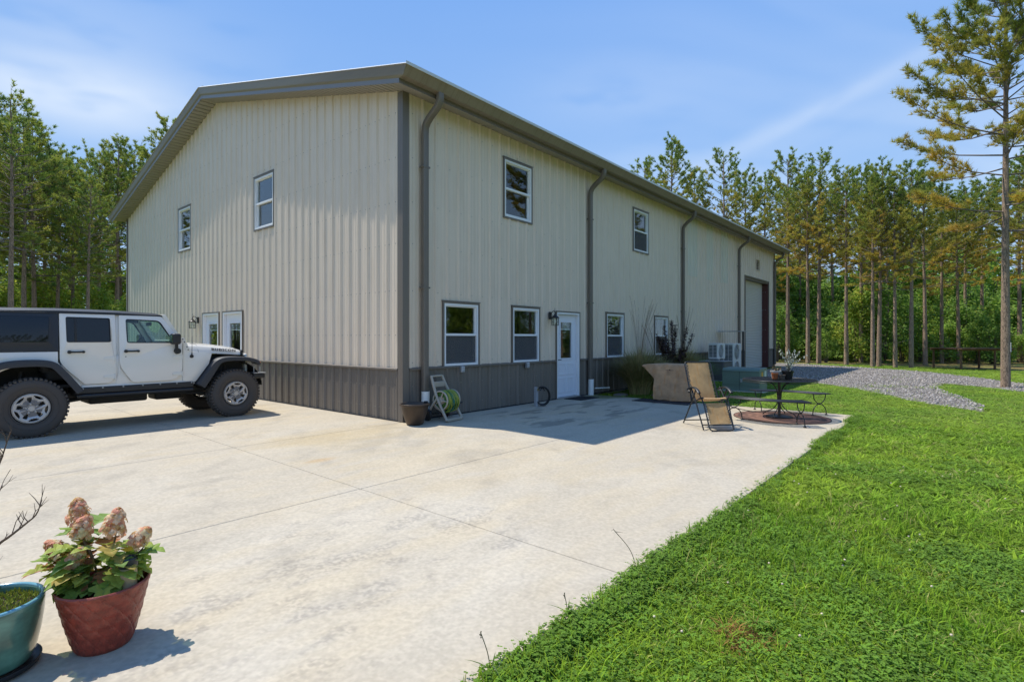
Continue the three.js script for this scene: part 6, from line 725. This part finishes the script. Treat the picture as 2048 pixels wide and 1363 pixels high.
// Pine: straight trunk, bare below, whorls of limbs with needle tufts. Height 13 m.
function makePine(seed, { H = 13, base = 0.42, reach = 2.3, r0 = 0.15, amber = 0.5, dens = 1, nn = 9, hw = 0.014, clump = 5 } = {}) {
  const r = rng(seed), tuft = new Tris(), limbs = [], bend = [(r() - 0.5) * 0.5, (r() - 0.5) * 0.5];
  const tc = new THREE.CatmullRomCurve3([V(0, -0.1, 0), V(bend[0] * 0.2, H * 0.3, bend[1] * 0.3), V(bend[0] * 0.8, H * 0.65, bend[1] * 0.5), V(bend[0], H, bend[1])]);
  const green = [lin(0.24, 0.34, 0.07), lin(0.30, 0.39, 0.07), lin(0.19, 0.29, 0.08), lin(0.36, 0.41, 0.075)], gold = [lin(0.58, 0.46, 0.08), lin(0.63, 0.46, 0.08), lin(0.52, 0.45, 0.085), lin(0.58, 0.40, 0.09)];
  const needles = (p, dir, s, col) => { for (let k = 0; k < nn; k++) { const d = dir.clone().multiplyScalar(0.75).add(V(r() - 0.5, r() - 0.35, r() - 0.5).multiplyScalar(1.7)).normalize(), L = s * (0.7 + 0.5 * r()), side = V(r() - 0.5, r() - 0.5, r() - 0.5).cross(d).normalize().multiplyScalar(hw * (1 + 0.7 * r())), e = p.clone().addScaledVector(d, L); tuft.tri(p.clone().add(side), p.clone().sub(side), e, col.clone().multiplyScalar(0.8 + 0.45 * r())); } };
  const y0 = H * base; let y = y0;
  while (y < H - 0.05) {
    const t = (y - y0) / (H - y0), n = t > 0.9 ? 3 : 3 + Math.floor(r() * 2.6), a0 = r() * 6.283, prof = Math.pow(Math.sin(Math.PI * Math.min(1, 0.20 + 0.62 * t + 0.10)), 0.9) * (1 - 0.35 * t) + 0.06;
    for (let k = 0; k < n; k++) {
      if (t < 0.2 && r() < 0.4) continue;
      const a = a0 + (k / n) * 6.283 + (r() - 0.5) * 0.7, L = reach * prof * (0.6 + 0.65 * r()), rise = lerp(-0.05, 0.95, Math.pow(t, 0.8)) + (r() - 0.5) * 0.55, p0 = tc.getPointAt(clamp((y + (r() - 0.5) * 0.3) / H, 0, 1)), d = V(Math.cos(a), rise, Math.sin(a)).normalize();
      const p1 = p0.clone().addScaledVector(d, L * 0.55), p2 = p0.clone().addScaledVector(d, L).add(V(0, L * (0.10 + 0.2 * t), 0)), c = new THREE.CatmullRomCurve3([p0, p1, p2]); limbs.push(taperTube(c, 5, 0.016 + 0.012 * (1 - t) * L / 2, 0.006, 4));
      const old = clamp(amber * (1.45 - 1.75 * t) + (r() - 0.5) * 0.3, 0, 1), nb = Math.max(2, Math.round((2.2 + L * 2.6) * dens));
      for (let q = 0; q < nb; q++) {
        const u = 0.35 + 0.65 * (q + r()) / nb, b0 = c.getPoint(Math.min(1, u)), tw = V(Math.cos(a + (r() - 0.5) * 2.4), rise * 0.5 + 0.25 + (r() - 0.5) * 0.5, Math.sin(a + (r() - 0.5) * 2.4)).normalize(), bl = (0.28 + 0.42 * r()) * (1.15 - 0.5 * u) * Math.min(1, 0.55 + L * 0.25), b1 = b0.clone().addScaledVector(tw, bl); limbs.push(bar(b0, b1, 0.007, 0.004, 3));
        const nt = clump + Math.floor(r() * 3); const col = green[Math.floor(r() * 4)].clone().lerp(gold[Math.floor(r() * 4)], clamp(old + (r() - 0.5) * 0.35, 0, 1));
        for (let m = 0; m < nt; m++) { const s = 0.25 + 0.75 * (m + r()) / nt, p = b0.clone().lerp(b1, s).add(V((r() - 0.5) * 0.14, (r() - 0.2) * 0.12, (r() - 0.5) * 0.14)); needles(p, tw.clone().add(V(0, 0.55, 0)).normalize(), 0.15 + 0.06 * r(), col); }
      }
    }
    y += (0.26 + 0.16 * r()) * (H / 13);
  }
  const stubs = []; for (let k = 0; k < 16; k++) { const yy = H * (0.12 + (base - 0.06) * r()), a = r() * 6.28, L = 0.25 + 1.1 * r() * r(), p = tc.getPointAt(yy / H); stubs.push(bar(p, p.clone().add(V(Math.cos(a) * L, L * (r() - 0.45) * 0.6, Math.sin(a) * L)), 0.012, 0.004, 3)); }
  return { trunk: taperTube(tc, 16, r0, 0.02, 9, 1), limbs: merge(limbs), stubs: merge(stubs), crown: tuft.geo() };
}
function pineThing(name, G, pos, turn, sc, label, group) { const o = thing(name, label, 'tree', [pos.x, GY, pos.z], turn, group); o.scale.set(...(typeof sc === 'number' ? [sc, sc, sc] : sc)); part('trunk', G.trunk, bark, o); part('limbs', G.limbs, twig, o).userData.kind = 'stuff'; part('dead_stubs', G.stubs, twig, o).userData.kind = 'stuff'; part('crown', G.crown, needleMat, o).userData.kind = 'stuff'; return o; }
const PINES = [makePine(11, { base: 0.46, reach: 2.1, amber: 0.5, dens: 0.8 }), makePine(12, { base: 0.50, reach: 1.9, amber: 0.7, dens: 0.75 }), makePine(13, { base: 0.42, reach: 2.4, amber: 0.85, dens: 0.8 }), makePine(14, { base: 0.52, reach: 2.0, amber: 0.4, dens: 0.8 }), makePine(15, { base: 0.40, reach: 2.2, amber: 0.75, dens: 0.85 })];
const PINES_L = [makePine(51, { base: 0.42, reach: 2.5, amber: 0.12, dens: 0.75 }), makePine(52, { base: 0.46, reach: 2.2, amber: 0.2, dens: 0.7 }), makePine(53, { base: 0.38, reach: 2.3, amber: 0.05, dens: 0.75 })];
const rt = rng(2024); let pk = 0;
const nextPine = () => PINES[pk++ % PINES.length];
function plantPine(u, depth, top, label, group, G = nextPine(), fat = 1) { const p = at(u, 700, depth), H = 1.5 - GY + ((675.2 - top) / 1076.8) * depth, s = H / 13; return pineThing('pine_tree', G, p, rt() * 6.28, [s * fat, s, s * fat], label, group); }
// the lone big pine by the gravel road
{ const G = makePine(21, { H: 14.5, base: 0.34, reach: 2.75, r0: 0.125, amber: 0.8, dens: 2.3, nn: 15, hw: 0.007, clump: 5 }); const p = at(2012, 700, 16.6); pineThing('roadside_pine', G, p, 0.6, 1, 'lone tall pine with spreading boughs standing on the grass beside the gravel road'); }
// front row beyond the drive (their trunks can be told apart)
const LR = 'pine standing just behind the first row of trunks beyond the gravel drive', GR = 'pines along the edge beyond the gravel drive';
const ORD = ['first', 'second', 'third', 'fourth', 'fifth', 'sixth', 'seventh', 'eighth', 'ninth', 'tenth', 'eleventh', 'twelfth', 'thirteenth', 'fourteenth', 'fifteenth'];
for (const [u, d, top, lab] of [[1576, 34, 318, `${ORD[0]} bare-trunked pine beyond the gravel drive, counted from the building's far corner`], [1616, 32, 352, `${ORD[1]} bare-trunked pine beyond the gravel drive, counted from the building's far corner`], [1638, 32, 318, `${ORD[2]} bare-trunked pine beyond the gravel drive, counted from the building's far corner`], [1693, 30, 350, `${ORD[3]} bare-trunked pine beyond the gravel drive, counted from the building's far corner`], [1722, 34, 345, `${ORD[4]} bare-trunked pine beyond the gravel drive, counted from the building's far corner`], [1746, 28, 362, `${ORD[5]} bare-trunked pine beyond the gravel drive, counted from the building's far corner`], [1758, 28.5, 335, `${ORD[6]} bare-trunked pine beyond the gravel drive, counted from the building's far corner`], [1791, 27.5, 372, `${ORD[7]} bare-trunked pine beyond the gravel drive, counted from the building's far corner`], [1823, 27.3, 338, `${ORD[8]} bare-trunked pine beyond the gravel drive, counted from the building's far corner`], [1851, 31, 352, `${ORD[9]} bare-trunked pine beyond the gravel drive, counted from the building's far corner`], [1884, 33, 378, `${ORD[10]} bare-trunked pine beyond the gravel drive, counted from the building's far corner`], [1918, 33, 395, `${ORD[11]} bare-trunked pine beyond the gravel drive, counted from the building's far corner`], [1930, 36, 380, `${ORD[12]} bare-trunked pine beyond the gravel drive, counted from the building's far corner`], [1965, 37, 372, `${ORD[13]} bare-trunked pine beyond the gravel drive, counted from the building's far corner`], [1340, 42, 293, `${ORD[4]} pine rising behind the long roof, counted from its far end`], [1290, 45, 330, `${ORD[5]} pine rising behind the long roof, counted from its far end`], [1395, 44, 345, `${ORD[3]} pine rising behind the long roof, counted from its far end`], [1450, 40, 316, `${ORD[2]} pine rising behind the long roof, counted from its far end`], [1492, 43, 352, `${ORD[1]} pine rising behind the long roof, counted from its far end`], [1530, 40, 360, `${ORD[0]} pine rising behind the long roof, counted from its far end`], [1600, 42, 365], [1668, 41, 372], [1775, 40, 362], [2040, 34, 330], [2075, 30, 300]]) plantPine(u, d, top, lab ?? LR, GR);
// behind the car
const LL = 'tall pine in the woods past the rear of the parked off-road vehicle', GL = 'pines behind the parked car';
for (const [u, d, top, lab] of [[22, 25, 205, `${ORD[10]} pine behind the parked car, counted from the gable's far eave`], [48, 29, 250, `${ORD[9]} pine behind the parked car, counted from the gable's far eave`], [68, 30, 265, `${ORD[8]} pine behind the parked car, counted from the gable's far eave`], [84, 33, 300, `${ORD[7]} pine behind the parked car, counted from the gable's far eave`], [112, 31, 330, `${ORD[6]} pine behind the parked car, counted from the gable's far eave`], [147, 32, 340, `${ORD[5]} pine behind the parked car, counted from the gable's far eave`], [172, 29, 360, `${ORD[4]} pine behind the parked car, counted from the gable's far eave`], [196, 35, 330, `${ORD[3]} pine behind the parked car, counted from the gable's far eave`], [232, 36, 292, `${ORD[2]} pine behind the parked car, counted from the gable's far eave`], [262, 40, 300, `${ORD[1]} pine behind the parked car, counted from the gable's far eave`], [330, 38, 250, `${ORD[0]} pine behind the parked car, counted from the gable's far eave`], [-25, 27, 200], [-70, 30, 210], [-130, 29, 190], [-10, 34, 230]]) plantPine(u, d, top, lab ?? LL, GL, PINES_L[Math.floor(rt() * 3)]);
// deeper rows, and woods to the sides that the windows mirror
const LD = 'pine deeper in the woods around the yard', GD = 'pines deeper in the woods';
for (let k = 0; k < 13; k++) { const u = 1560 + k * 48 + rt() * 20, d = 44 + rt() * 14; plantPine(u, d, 365 + rt() * 60, LD, GD); }
for (let k = 0; k < 9; k++) { const u = -140 + k * 46 + rt() * 20, d = 38 + rt() * 10; plantPine(u, d, 300 + rt() * 60, LD, GD, PINES_L[k % 3]); }
for (let k = 0; k < 20; k++) { const x = 27 + rt() * 18, z = 13 + k * 1.9 + rt() * 2; pineThing('pine_tree', nextPine(), V(x, 0, z), rt() * 6.28, 0.85 + rt() * 0.2, LD, GD); }
for (let k = 0; k < 14; k++) { const x = -10 - k * 3.0 + rt() * 2, z = -24 - rt() * 16; pineThing('pine_tree', nextPine(), V(x, 0, z), rt() * 6.28, 0.9 + rt() * 0.2, LD, GD); }
for (let k = 0; k < 18; k++) { const x = -34 + k * 3.1 + rt() * 2, z = 44 + rt() * 12; pineThing('pine_tree', nextPine(), V(x, 0, z), rt() * 6.28, 0.85 + rt() * 0.2, 'pine in the woods across the lawn from the long wall', 'pines across the lawn'); }
// Broadleaf understorey: leaf clumps through several lobes, on a few stems. About 5 m tall.
function makeBush(seed, { H = 5, W = 2.2, n = 4800, cols, leaf = 0.17, low = 0.05 } = {}) {
  const r = rng(seed), T3 = new Tris(), stems = [], lobes = []; const nl = 22;
  for (let k = 0; k < nl; k++) { const t = k / (nl - 1), a = r() * 6.283, rad = W * (0.25 + 0.6 * r()) * (1 - 0.55 * t), c = V(rad * Math.cos(a), H * (low + 0.08 + (0.84 - low) * t), rad * Math.sin(a)); lobes.push([c, W * (0.20 + 0.20 * r()) * (1 - 0.25 * t), H * (0.055 + 0.05 * r())]); stems.push(taperTube(new THREE.CatmullRomCurve3([V(0.15 * Math.cos(a), 0, 0.15 * Math.sin(a)), V(c.x * 0.35, c.y * 0.55, c.z * 0.35), c]), 5, 0.035, 0.008, 4)); }
  for (let i = 0; i < n; i++) { const [c, R, hh] = lobes[Math.floor(r() * nl)], u = r() * 2 - 1, a = r() * 6.283, q = Math.sqrt(1 - u * u), rr = Math.pow(r(), 0.42), p = V(c.x + R * rr * q * Math.cos(a), c.y + hh * 1.9 * rr * u, c.z + R * rr * q * Math.sin(a)); if (p.y < 0.03) continue; const d = V(Math.cos(a), -0.15 - 0.5 * r(), Math.sin(a)).add(V(r() - 0.5, 0, r() - 0.5)).normalize(), side = V(r() - 0.5, r() * 0.6, r() - 0.5).cross(d).normalize(), L = leaf * (0.6 + 0.7 * r()), w = L * (0.30 + 0.14 * r()), m = p.clone().addScaledVector(d, L * 0.5), e = p.clone().addScaledVector(d, L), col = cols[Math.floor(r() * cols.length)].clone().multiplyScalar(0.7 + 0.6 * r()); T3.tri(p, m.clone().addScaledVector(side, w), e, col); T3.tri(p, e, m.clone().addScaledVector(side, -w), col); }
  return { stems: merge(stems), crown: T3.geo() };
}
const DG = [lin(0.20, 0.35, 0.06), lin(0.25, 0.41, 0.07), lin(0.31, 0.46, 0.08), lin(0.17, 0.29, 0.065)], YG = [lin(0.38, 0.50, 0.07), lin(0.46, 0.53, 0.08), lin(0.28, 0.42, 0.065), lin(0.50, 0.51, 0.085)];
const BUSH = [makeBush(31, { cols: [...DG, YG[2]] }), makeBush(32, { cols: [...DG, YG[2], YG[0]], H: 6, W: 2.0, n: 4200 }), makeBush(33, { cols: [DG[1], DG[2], YG[0], YG[2]], H: 4, W: 2.4, n: 4200 }), makeBush(34, { cols: YG, H: 5.5, W: 2.1 }), makeBush(35, { cols: [...YG, DG[2]], H: 4.5, W: 2.3 })];
function bush(G, p, s, label, group) { const o = thing('understorey_tree', label, 'tree', [p.x, GY, p.z], rt() * 6.28, group); o.scale.set(s * (0.9 + 0.25 * rt()), s * (0.85 + 0.3 * rt()), s * (0.9 + 0.25 * rt())); part('stems', G.stems, twig, o).userData.kind = 'stuff'; part('crown', G.crown, foliageMat, o).userData.kind = 'stuff'; return o; }
const LB = 'leafy green understorey tree in the woods beyond the gravel drive', GBk = 'understorey beyond the gravel drive', LY = 'sunlit yellow green understorey tree behind the parked off-road vehicle', GYk = 'understorey behind the parked car';
for (let k = 0; k < 24; k++) bush(BUSH[[0, 3, 2, 0, 1, 4][k % 6]], at(1535 + k * 25 + rt() * 22, 700, 33.5 + rt() * 5.5 - (k > 15 ? 1.5 : 0)), 0.35 + rt() * 0.6, LB, GBk);
for (let k = 0; k < 34; k++) bush(BUSH[[0, 1, 0, 2, 1][k % 5]], at(1500 + k * 20 + rt() * 20, 700, 41 + rt() * 7), 1.0 + rt() * 0.5, 'tall dark understorey tree behind the first row of bushes beyond the drive', 'tall understorey beyond the gravel drive');
for (let k = 0; k < 26; k++) bush(BUSH[[1, 0, 3, 1][k % 4]], at(1490 + k * 28 + rt() * 20, 700, 52 + rt() * 8), 1.35 + rt() * 0.5, 'deepest tall leafy tree closing the woods beyond the drive', 'deep woods beyond the drive');
for (let k = 0; k < 18; k++) bush(BUSH[[3, 4, 3, 2][k % 4]], at(-110 + k * 24 + rt() * 16, 700, 31 + rt() * 5), 0.65 + rt() * 0.5, LY, GYk);
for (let k = 0; k < 18; k++) bush(BUSH[[4, 3, 2, 1][k % 4]], at(-120 + k * 27 + rt() * 20, 700, 41 + rt() * 8), 1.2 + rt() * 0.5, 'taller leafy tree closing the woods behind the parked car', 'deep woods behind the parked car');
for (let k = 0; k < 16; k++) bush(BUSH[[3, 1, 4, 0][k % 4]], V(28 + rt() * 12, 0, 14 + k * 2.3), 0.9 + rt() * 0.5, 'broad understorey tree at the side of the yard', 'understorey at the side of the yard');
for (let k = 0; k < 12; k++) bush(BUSH[[3, 4, 2, 1][k % 4]], V(-8 - k * 3.4, 0, -25 - rt() * 10), 1.0 + rt() * 0.5, 'broad understorey tree at the far side of the concrete', 'understorey beyond the concrete');
for (let k = 0; k < 18; k++) bush(BUSH[[1, 0, 4, 2][k % 4]], V(-36 + k * 3.3 + rt(), 0, 45 + rt() * 8), 0.9 + rt() * 0.5, 'broad understorey tree across the lawn from the long wall', 'understorey across the lawn');
// open shelter among the trees
{ const p = at(1940, 700, 26.5), o = thing('open_shelter', 'low brown flat-roofed wooden shelter on posts among the pines', 'shelter', [p.x, GY, p.z], -0.87); const wd = std(lin(0.42, 0.31, 0.22), 0.9, { map: barkTex });
  for (const [x, z] of [[-1.15, -0.8], [0.45, 0.88], [-1.15, 0.88], [1.15, -0.8]]) part('post', bar([x, 0, z], [x, 1.0, z], 0.05, 0.045, 8), wd, o); part('beam', merge([box(-1.3, 1.3, 0.94, 1.02, 0.85, 0.93), box(-1.3, 1.3, 0.94, 1.02, -0.85, -0.77)]), wd, o);
  for (let k = 0; k < 12; k++) part('roof_board', box(-1.32 + k * 0.22, -1.108 + k * 0.22, 1.02 + 0.01 * (k % 2), 1.05 + 0.01 * (k % 2), -1.05, 1.1), wd, o); }
{ const p = at(2021, 690, 16.9), o = thing('tree_sign', 'small white board fixed to the lone roadside pine trunk', 'sign', [p.x, 1.05, p.z], 0.3); part('board', rbox(-0.06, 0.06, 0, 0.30, -0.008, 0.008, 0.004), M.vinyl, o); part('nail', cyl(0.008, 0.008, 0.03, 8).rotateX(Math.PI / 2).translate(0, 0.27, 0), M.galv, o); }

// ================================================================ LAWN
{
  const rg = rng(4242), cam = camera.position;
  const inSlab = (x, z, e = 0) => x < SLAB.x1 - e && z < SLAB.z1 - e && x > SLAB.x0 && z > SLAB.z0, inHouse = (x, z) => x > -0.05 && x < BL + 0.1 && z < 0.05 && z > -BW;
  const inWoods = (x, z) => x > 27.6 - Math.max(0, z) * 0.42 + 4.0 && z < 14;
  // blade tuft: n blades from one root
  function tuft(seed, n, h, w, spread) { const r = rng(seed), Q = []; for (let k = 0; k < n; k++) { const a = r() * 6.283, L = h * (0.55 + 0.7 * r()), s = spread * (0.3 + 0.9 * r()), bx = (r() - 0.5) * spread * 1.2, bz = (r() - 0.5) * spread * 1.2, ww = w * (0.7 + 0.6 * r()), px = -Math.sin(a) * ww, pz = Math.cos(a) * ww, mx = bx + Math.cos(a) * s * 0.45, mz = bz + Math.sin(a) * s * 0.45, ex = bx + Math.cos(a) * s * 1.3, ez = bz + Math.sin(a) * s * 1.3, my = L * 0.62, ey = L * (0.75 + 0.25 * r()); Q.push([[bx - px, 0, bz - pz], [bx + px, 0, bz + pz], [mx + px * 0.85, my, mz + pz * 0.85], [mx - px * 0.85, my, mz - pz * 0.85]], [[mx - px * 0.85, my, mz - pz * 0.85], [mx + px * 0.85, my, mz + pz * 0.85], [ex, ey, ez], [ex, ey, ez]]); } const g = quads(Q); g.deleteAttribute('uv'); return g; }
  // clover: stalks with three round leaflets
  function clover(seed, n, h, s) { const r = rng(seed), Q = []; for (let k = 0; k < n; k++) { const x = (r() - 0.5) * 0.11, z = (r() - 0.5) * 0.11, y = h * (0.45 + 0.7 * r()), a0 = r() * 6.283, tl = (r() - 0.5) * 0.7; for (let m = 0; m < 3; m++) { const a = a0 + (m / 3) * 6.283, R = s * (0.75 + 0.5 * r()), c = Math.cos(a), d = Math.sin(a), t = (q) => y + q * tl * c + q * 0.25 * d; const p = (u, v) => [x + c * u - d * v, t(u) + Math.abs(v) * 0.25, z + d * u + c * v]; Q.push([p(0, 0), p(R * 0.45, -R * 0.5), p(R, -R * 0.28), p(R * 0.95, 0)], [p(0, 0), p(R * 0.95, 0), p(R, R * 0.28), p(R * 0.45, R * 0.5)]); } } const g = quads(Q); g.deleteAttribute('uv'); return g; }
  const gm = phys(lin(1, 1, 1), 0.85, { specularIntensity: 0.2, transmission: 0.40, thickness: 0, side: THREE.DoubleSide });
  const m4 = new THREE.Matrix4(), q4 = new THREE.Quaternion(), up = V(0, 1, 0);
  const mixC = (x, z) => { const n = fbm(x * 0.8, z * 0.8, 4, 1101), f = rg(), c = lin(0.17, 0.32, 0.020).lerp(lin(0.32, 0.45, 0.030), clamp(n * 1.3 - 0.15 + 0.7 * (f - 0.5), 0, 1)); const dx = x + 3.22, dz = z - 6.8; if (Math.hypot(dx, dz * 1.4) < 0.13 + 0.1 * rg()) if (rg() < 0.6) return lin(0.36, 0.19, 0.06).multiplyScalar(0.5 + rg()); if (rg() < 0.05) c.lerp(lin(0.50, 0.42, 0.16), 0.7); return c.multiplyScalar(0.6 + 0.7 * rg()); };
  function scatter(name, label, geo, spots, scaleFn, colFn) { const im = shadows(new THREE.InstancedMesh(geo, gm, spots.length)); spots.forEach(([x, z, y], i) => { const s = scaleFn(x, z); q4.setFromAxisAngle(up, rg() * 6.283); m4.compose(V(x, y ?? GY - 0.004, z), q4, V(s[0], s[1], s[0])); im.setMatrixAt(i, m4); im.setColorAt(i, colFn(x, z)); }); im.name = numbered(name); tag(im, label, 'grass'); im.userData.kind = 'stuff'; scene.add(im); return spots.length; }
  // candidate spots inside the wedge the camera and its neighbours see, by distance band
  function spotsIn(d0, d1, per, ok = () => true) { const out = []; const area = ((d1 * d1 - d0 * d0) / 2) * 1.55, N = Math.floor(area * per); for (let k = 0; k < N; k++) { const d = Math.sqrt(lerp(d0 * d0, d1 * d1, rg())), a = (rg() - 0.36) * 1.55, f = Math.cos(a), s = Math.sin(a), x = cam.x + d * (FWD.x * f + RIGHT.x * s), z = cam.z + d * (FWD.z * f + RIGHT.z * s); if (inSlab(x, z, -0.02) || inHouse(x, z) || inWoods(x, z)) continue; const wob = 0.9 * (fbm(x * 1.6, z * 1.6, 3, 1111) - 0.5) + (rg() - 0.5) * 0.5, gr = inPoly(GRAVEL, x + wob, z - wob * 0.8) && !(fbm(x * 0.9 + 3, z * 0.9, 3, 1113) > 0.62 && x < 15 && rg() < 0.35); if (gr && !(rg() < 0.03 && fbm(x * 1.2, z * 1.2, 3, 1107) > 0.55)) continue; if (!gr && z < 0.9 && x > 6 && x < 13 && rg() < 0.75) continue; if (!ok(x, z)) continue; out.push([x, z]); } return out; }
  const patch = (x, z) => fbm(x * 0.9 + 4, z * 0.9, 4, 1103);
  const T1 = tuft(1, 9, 0.064, 0.0026, 0.055), T2 = tuft(2, 8, 0.080, 0.003, 0.07), T3g = tuft(3, 13, 0.058, 0.0044, 0.10), T4 = tuft(4, 15, 0.050, 0.007, 0.16), C1 = clover(5, 9, 0.055, 0.0105), C2 = clover(6, 9, 0.06, 0.0135), W1 = tuft(7, 4, 0.15, 0.0036, 0.09);
  const one = (a, b) => () => { const s = a + (b - a) * rg(); return [s, s * (0.8 + 0.4 * rg())]; };
  let n = 0; const LG2 = 'short green lawn grass growing beside the concrete pad', LC = 'low clover leaves growing through the lawn';
  n += scatter('lawn_clover', LC, C1, spotsIn(1.2, 5.0, 1000, (x, z) => patch(x, z) > 0.34 + 0.3 * rg()), one(0.75, 1.25), (x, z) => lin(0.17, 0.31, 0.035).multiplyScalar(0.55 + 0.75 * rg()));
  n += scatter('lawn_grass', LG2, T1, spotsIn(1.2, 5.0, 800), one(0.7, 1.3), mixC);
  n += scatter('lawn_grass', LG2, T2, spotsIn(1.2, 6.0, 330, (x, z) => patch(x + 9, z) > 0.5), one(0.7, 1.5), mixC);
  n += scatter('lawn_clover', LC, C2, spotsIn(5.0, 10, 300, (x, z) => patch(x, z) > 0.42 + 0.3 * rg()), one(0.8, 1.4), (x, z) => lin(0.18, 0.32, 0.035).multiplyScalar(0.55 + 0.75 * rg()));
  n += scatter('lawn_grass', LG2, T3g, spotsIn(5.0, 12, 420), one(0.7, 1.3), mixC);
  n += scatter('lawn_grass', LG2, T4, spotsIn(12, 22, 190), one(0.8, 1.2), mixC);
  n += scatter('lawn_grass', LG2, T4, spotsIn(22, 36, 80), one(1.0, 1.4), mixC);
  n += scatter('tall_lawn_grass', 'taller loose grass blades standing out of the lawn', W1, spotsIn(1.3, 9, 9, (x, z) => patch(x + 20, z) > 0.42), one(0.5, 1.05), mixC);
  // ragged fringe creeping over the edge of the concrete
  const fr = []; for (let k = 0; k < 5200; k++) { const x = -5.6 + rg() * 11.8, w = fbm(x * 1.3, 2, 4, 1109); if (rg() < sstep(-3.2, 0.2, x) * 0.9 * (w < 0.58 ? 1 : 0.4)) continue; fr.push([x, 6.05 + (rg() * 0.16 - 0.015 - 0.20 * Math.max(0, w - 0.5)), -0.045 + rg() * 0.02]); } for (let k = 0; k < 250; k++) { const z = 3.3 + rg() * 2.8; fr.push([6.2 + rg() * 0.12 - 0.02, z, -0.045]); }
  n += scatter('edge_clover', 'clover and weeds creeping over the edge of the concrete pad', C1, fr, one(0.6, 1.15), (x, z) => lin(0.16, 0.29, 0.032).multiplyScalar(0.65 + 0.6 * rg()));
  n += scatter('edge_grass', 'grass blades leaning over the edge of the concrete pad', T2, fr.filter((_, i) => i % 3 === 0), one(0.6, 1.1), mixC);
  // stray tall weeds with seed heads at the pad's edge
  for (const [x, z, h, lean, l] of [[-2.86, 6.03, 0.30, 0.16, 'slender bent seed stem rising at the end of the saw joint'], [-4.26, 6.02, 0.22, 0.05, 'broad grass blade standing up at the pad edge by clover'], [-3.62, 6.0, 0.16, 0.02, 'small dark seed stalk standing in the pad edge clover']]) { const o = thing('edge_weed', l, 'weed', [x, -0.05, z]); const back = V(-0.5, 0, -0.85); part('stem', tube([[0, 0, 0], [back.x * lean * 0.3, h * 0.55, back.z * lean * 0.3], [back.x * lean, h, back.z * lean]], 0.0022, 14, 5), std(lin(0.07, 0.085, 0.03), 0.8), o); part('blades', merge([0.5, 2.4, 4.1].map((a, k) => leafGeo(0.10 + 0.03 * k, 0.0045, 0.3, 4).rotateZ(0.9 - k * 0.15).rotateY(a).translate(0, 0.03 + k * 0.02, 0))), leafMat(lin(0.09, 0.15, 0.03)), o); part('seed_head', merge(h > 0.25 ? [bar([back.x * lean, h, back.z * lean], [back.x * lean - 0.045, h + 0.004, back.z * lean + 0.01], 0.0016, 0.0008, 4), bar([back.x * lean * 0.9, h * 0.95, back.z * lean * 0.9], [back.x * lean * 0.9 + 0.03, h * 0.93, back.z * lean * 0.9 + 0.035], 0.0016, 0.0008, 4)] : [0, 1, 2, 3, 4].map((k) => new THREE.IcosahedronGeometry(0.0035, 0).translate(back.x * lean + 0.003 * Math.cos(k * 2), h - k * 0.006, back.z * lean + 0.003 * Math.sin(k * 2)))), std(lin(0.08, 0.07, 0.04), 0.9), o); }
  { const rf = rng(99), fg = new THREE.IcosahedronGeometry(0.007, 1); const sp = spotsIn(1.4, 8, 5), im = shadows(new THREE.InstancedMesh(fg, std(lin(0.72, 0.62, 0.50), 0.9), sp.length)); sp.forEach(([x, z], i) => { m4.makeTranslation(x, GY + 0.05 + rf() * 0.02, z); im.setMatrixAt(i, m4); const t = 0.6 + 0.5 * rf(); im.setColorAt(i, lin(t, t * 0.95, t * 0.9)); }); im.name = 'clover_flowers'; tag(im, 'tiny pale clover flower heads dotted through the lawn', 'flowers'); im.userData.kind = 'stuff'; scene.add(im); }
}

renderer.render(scene, camera);
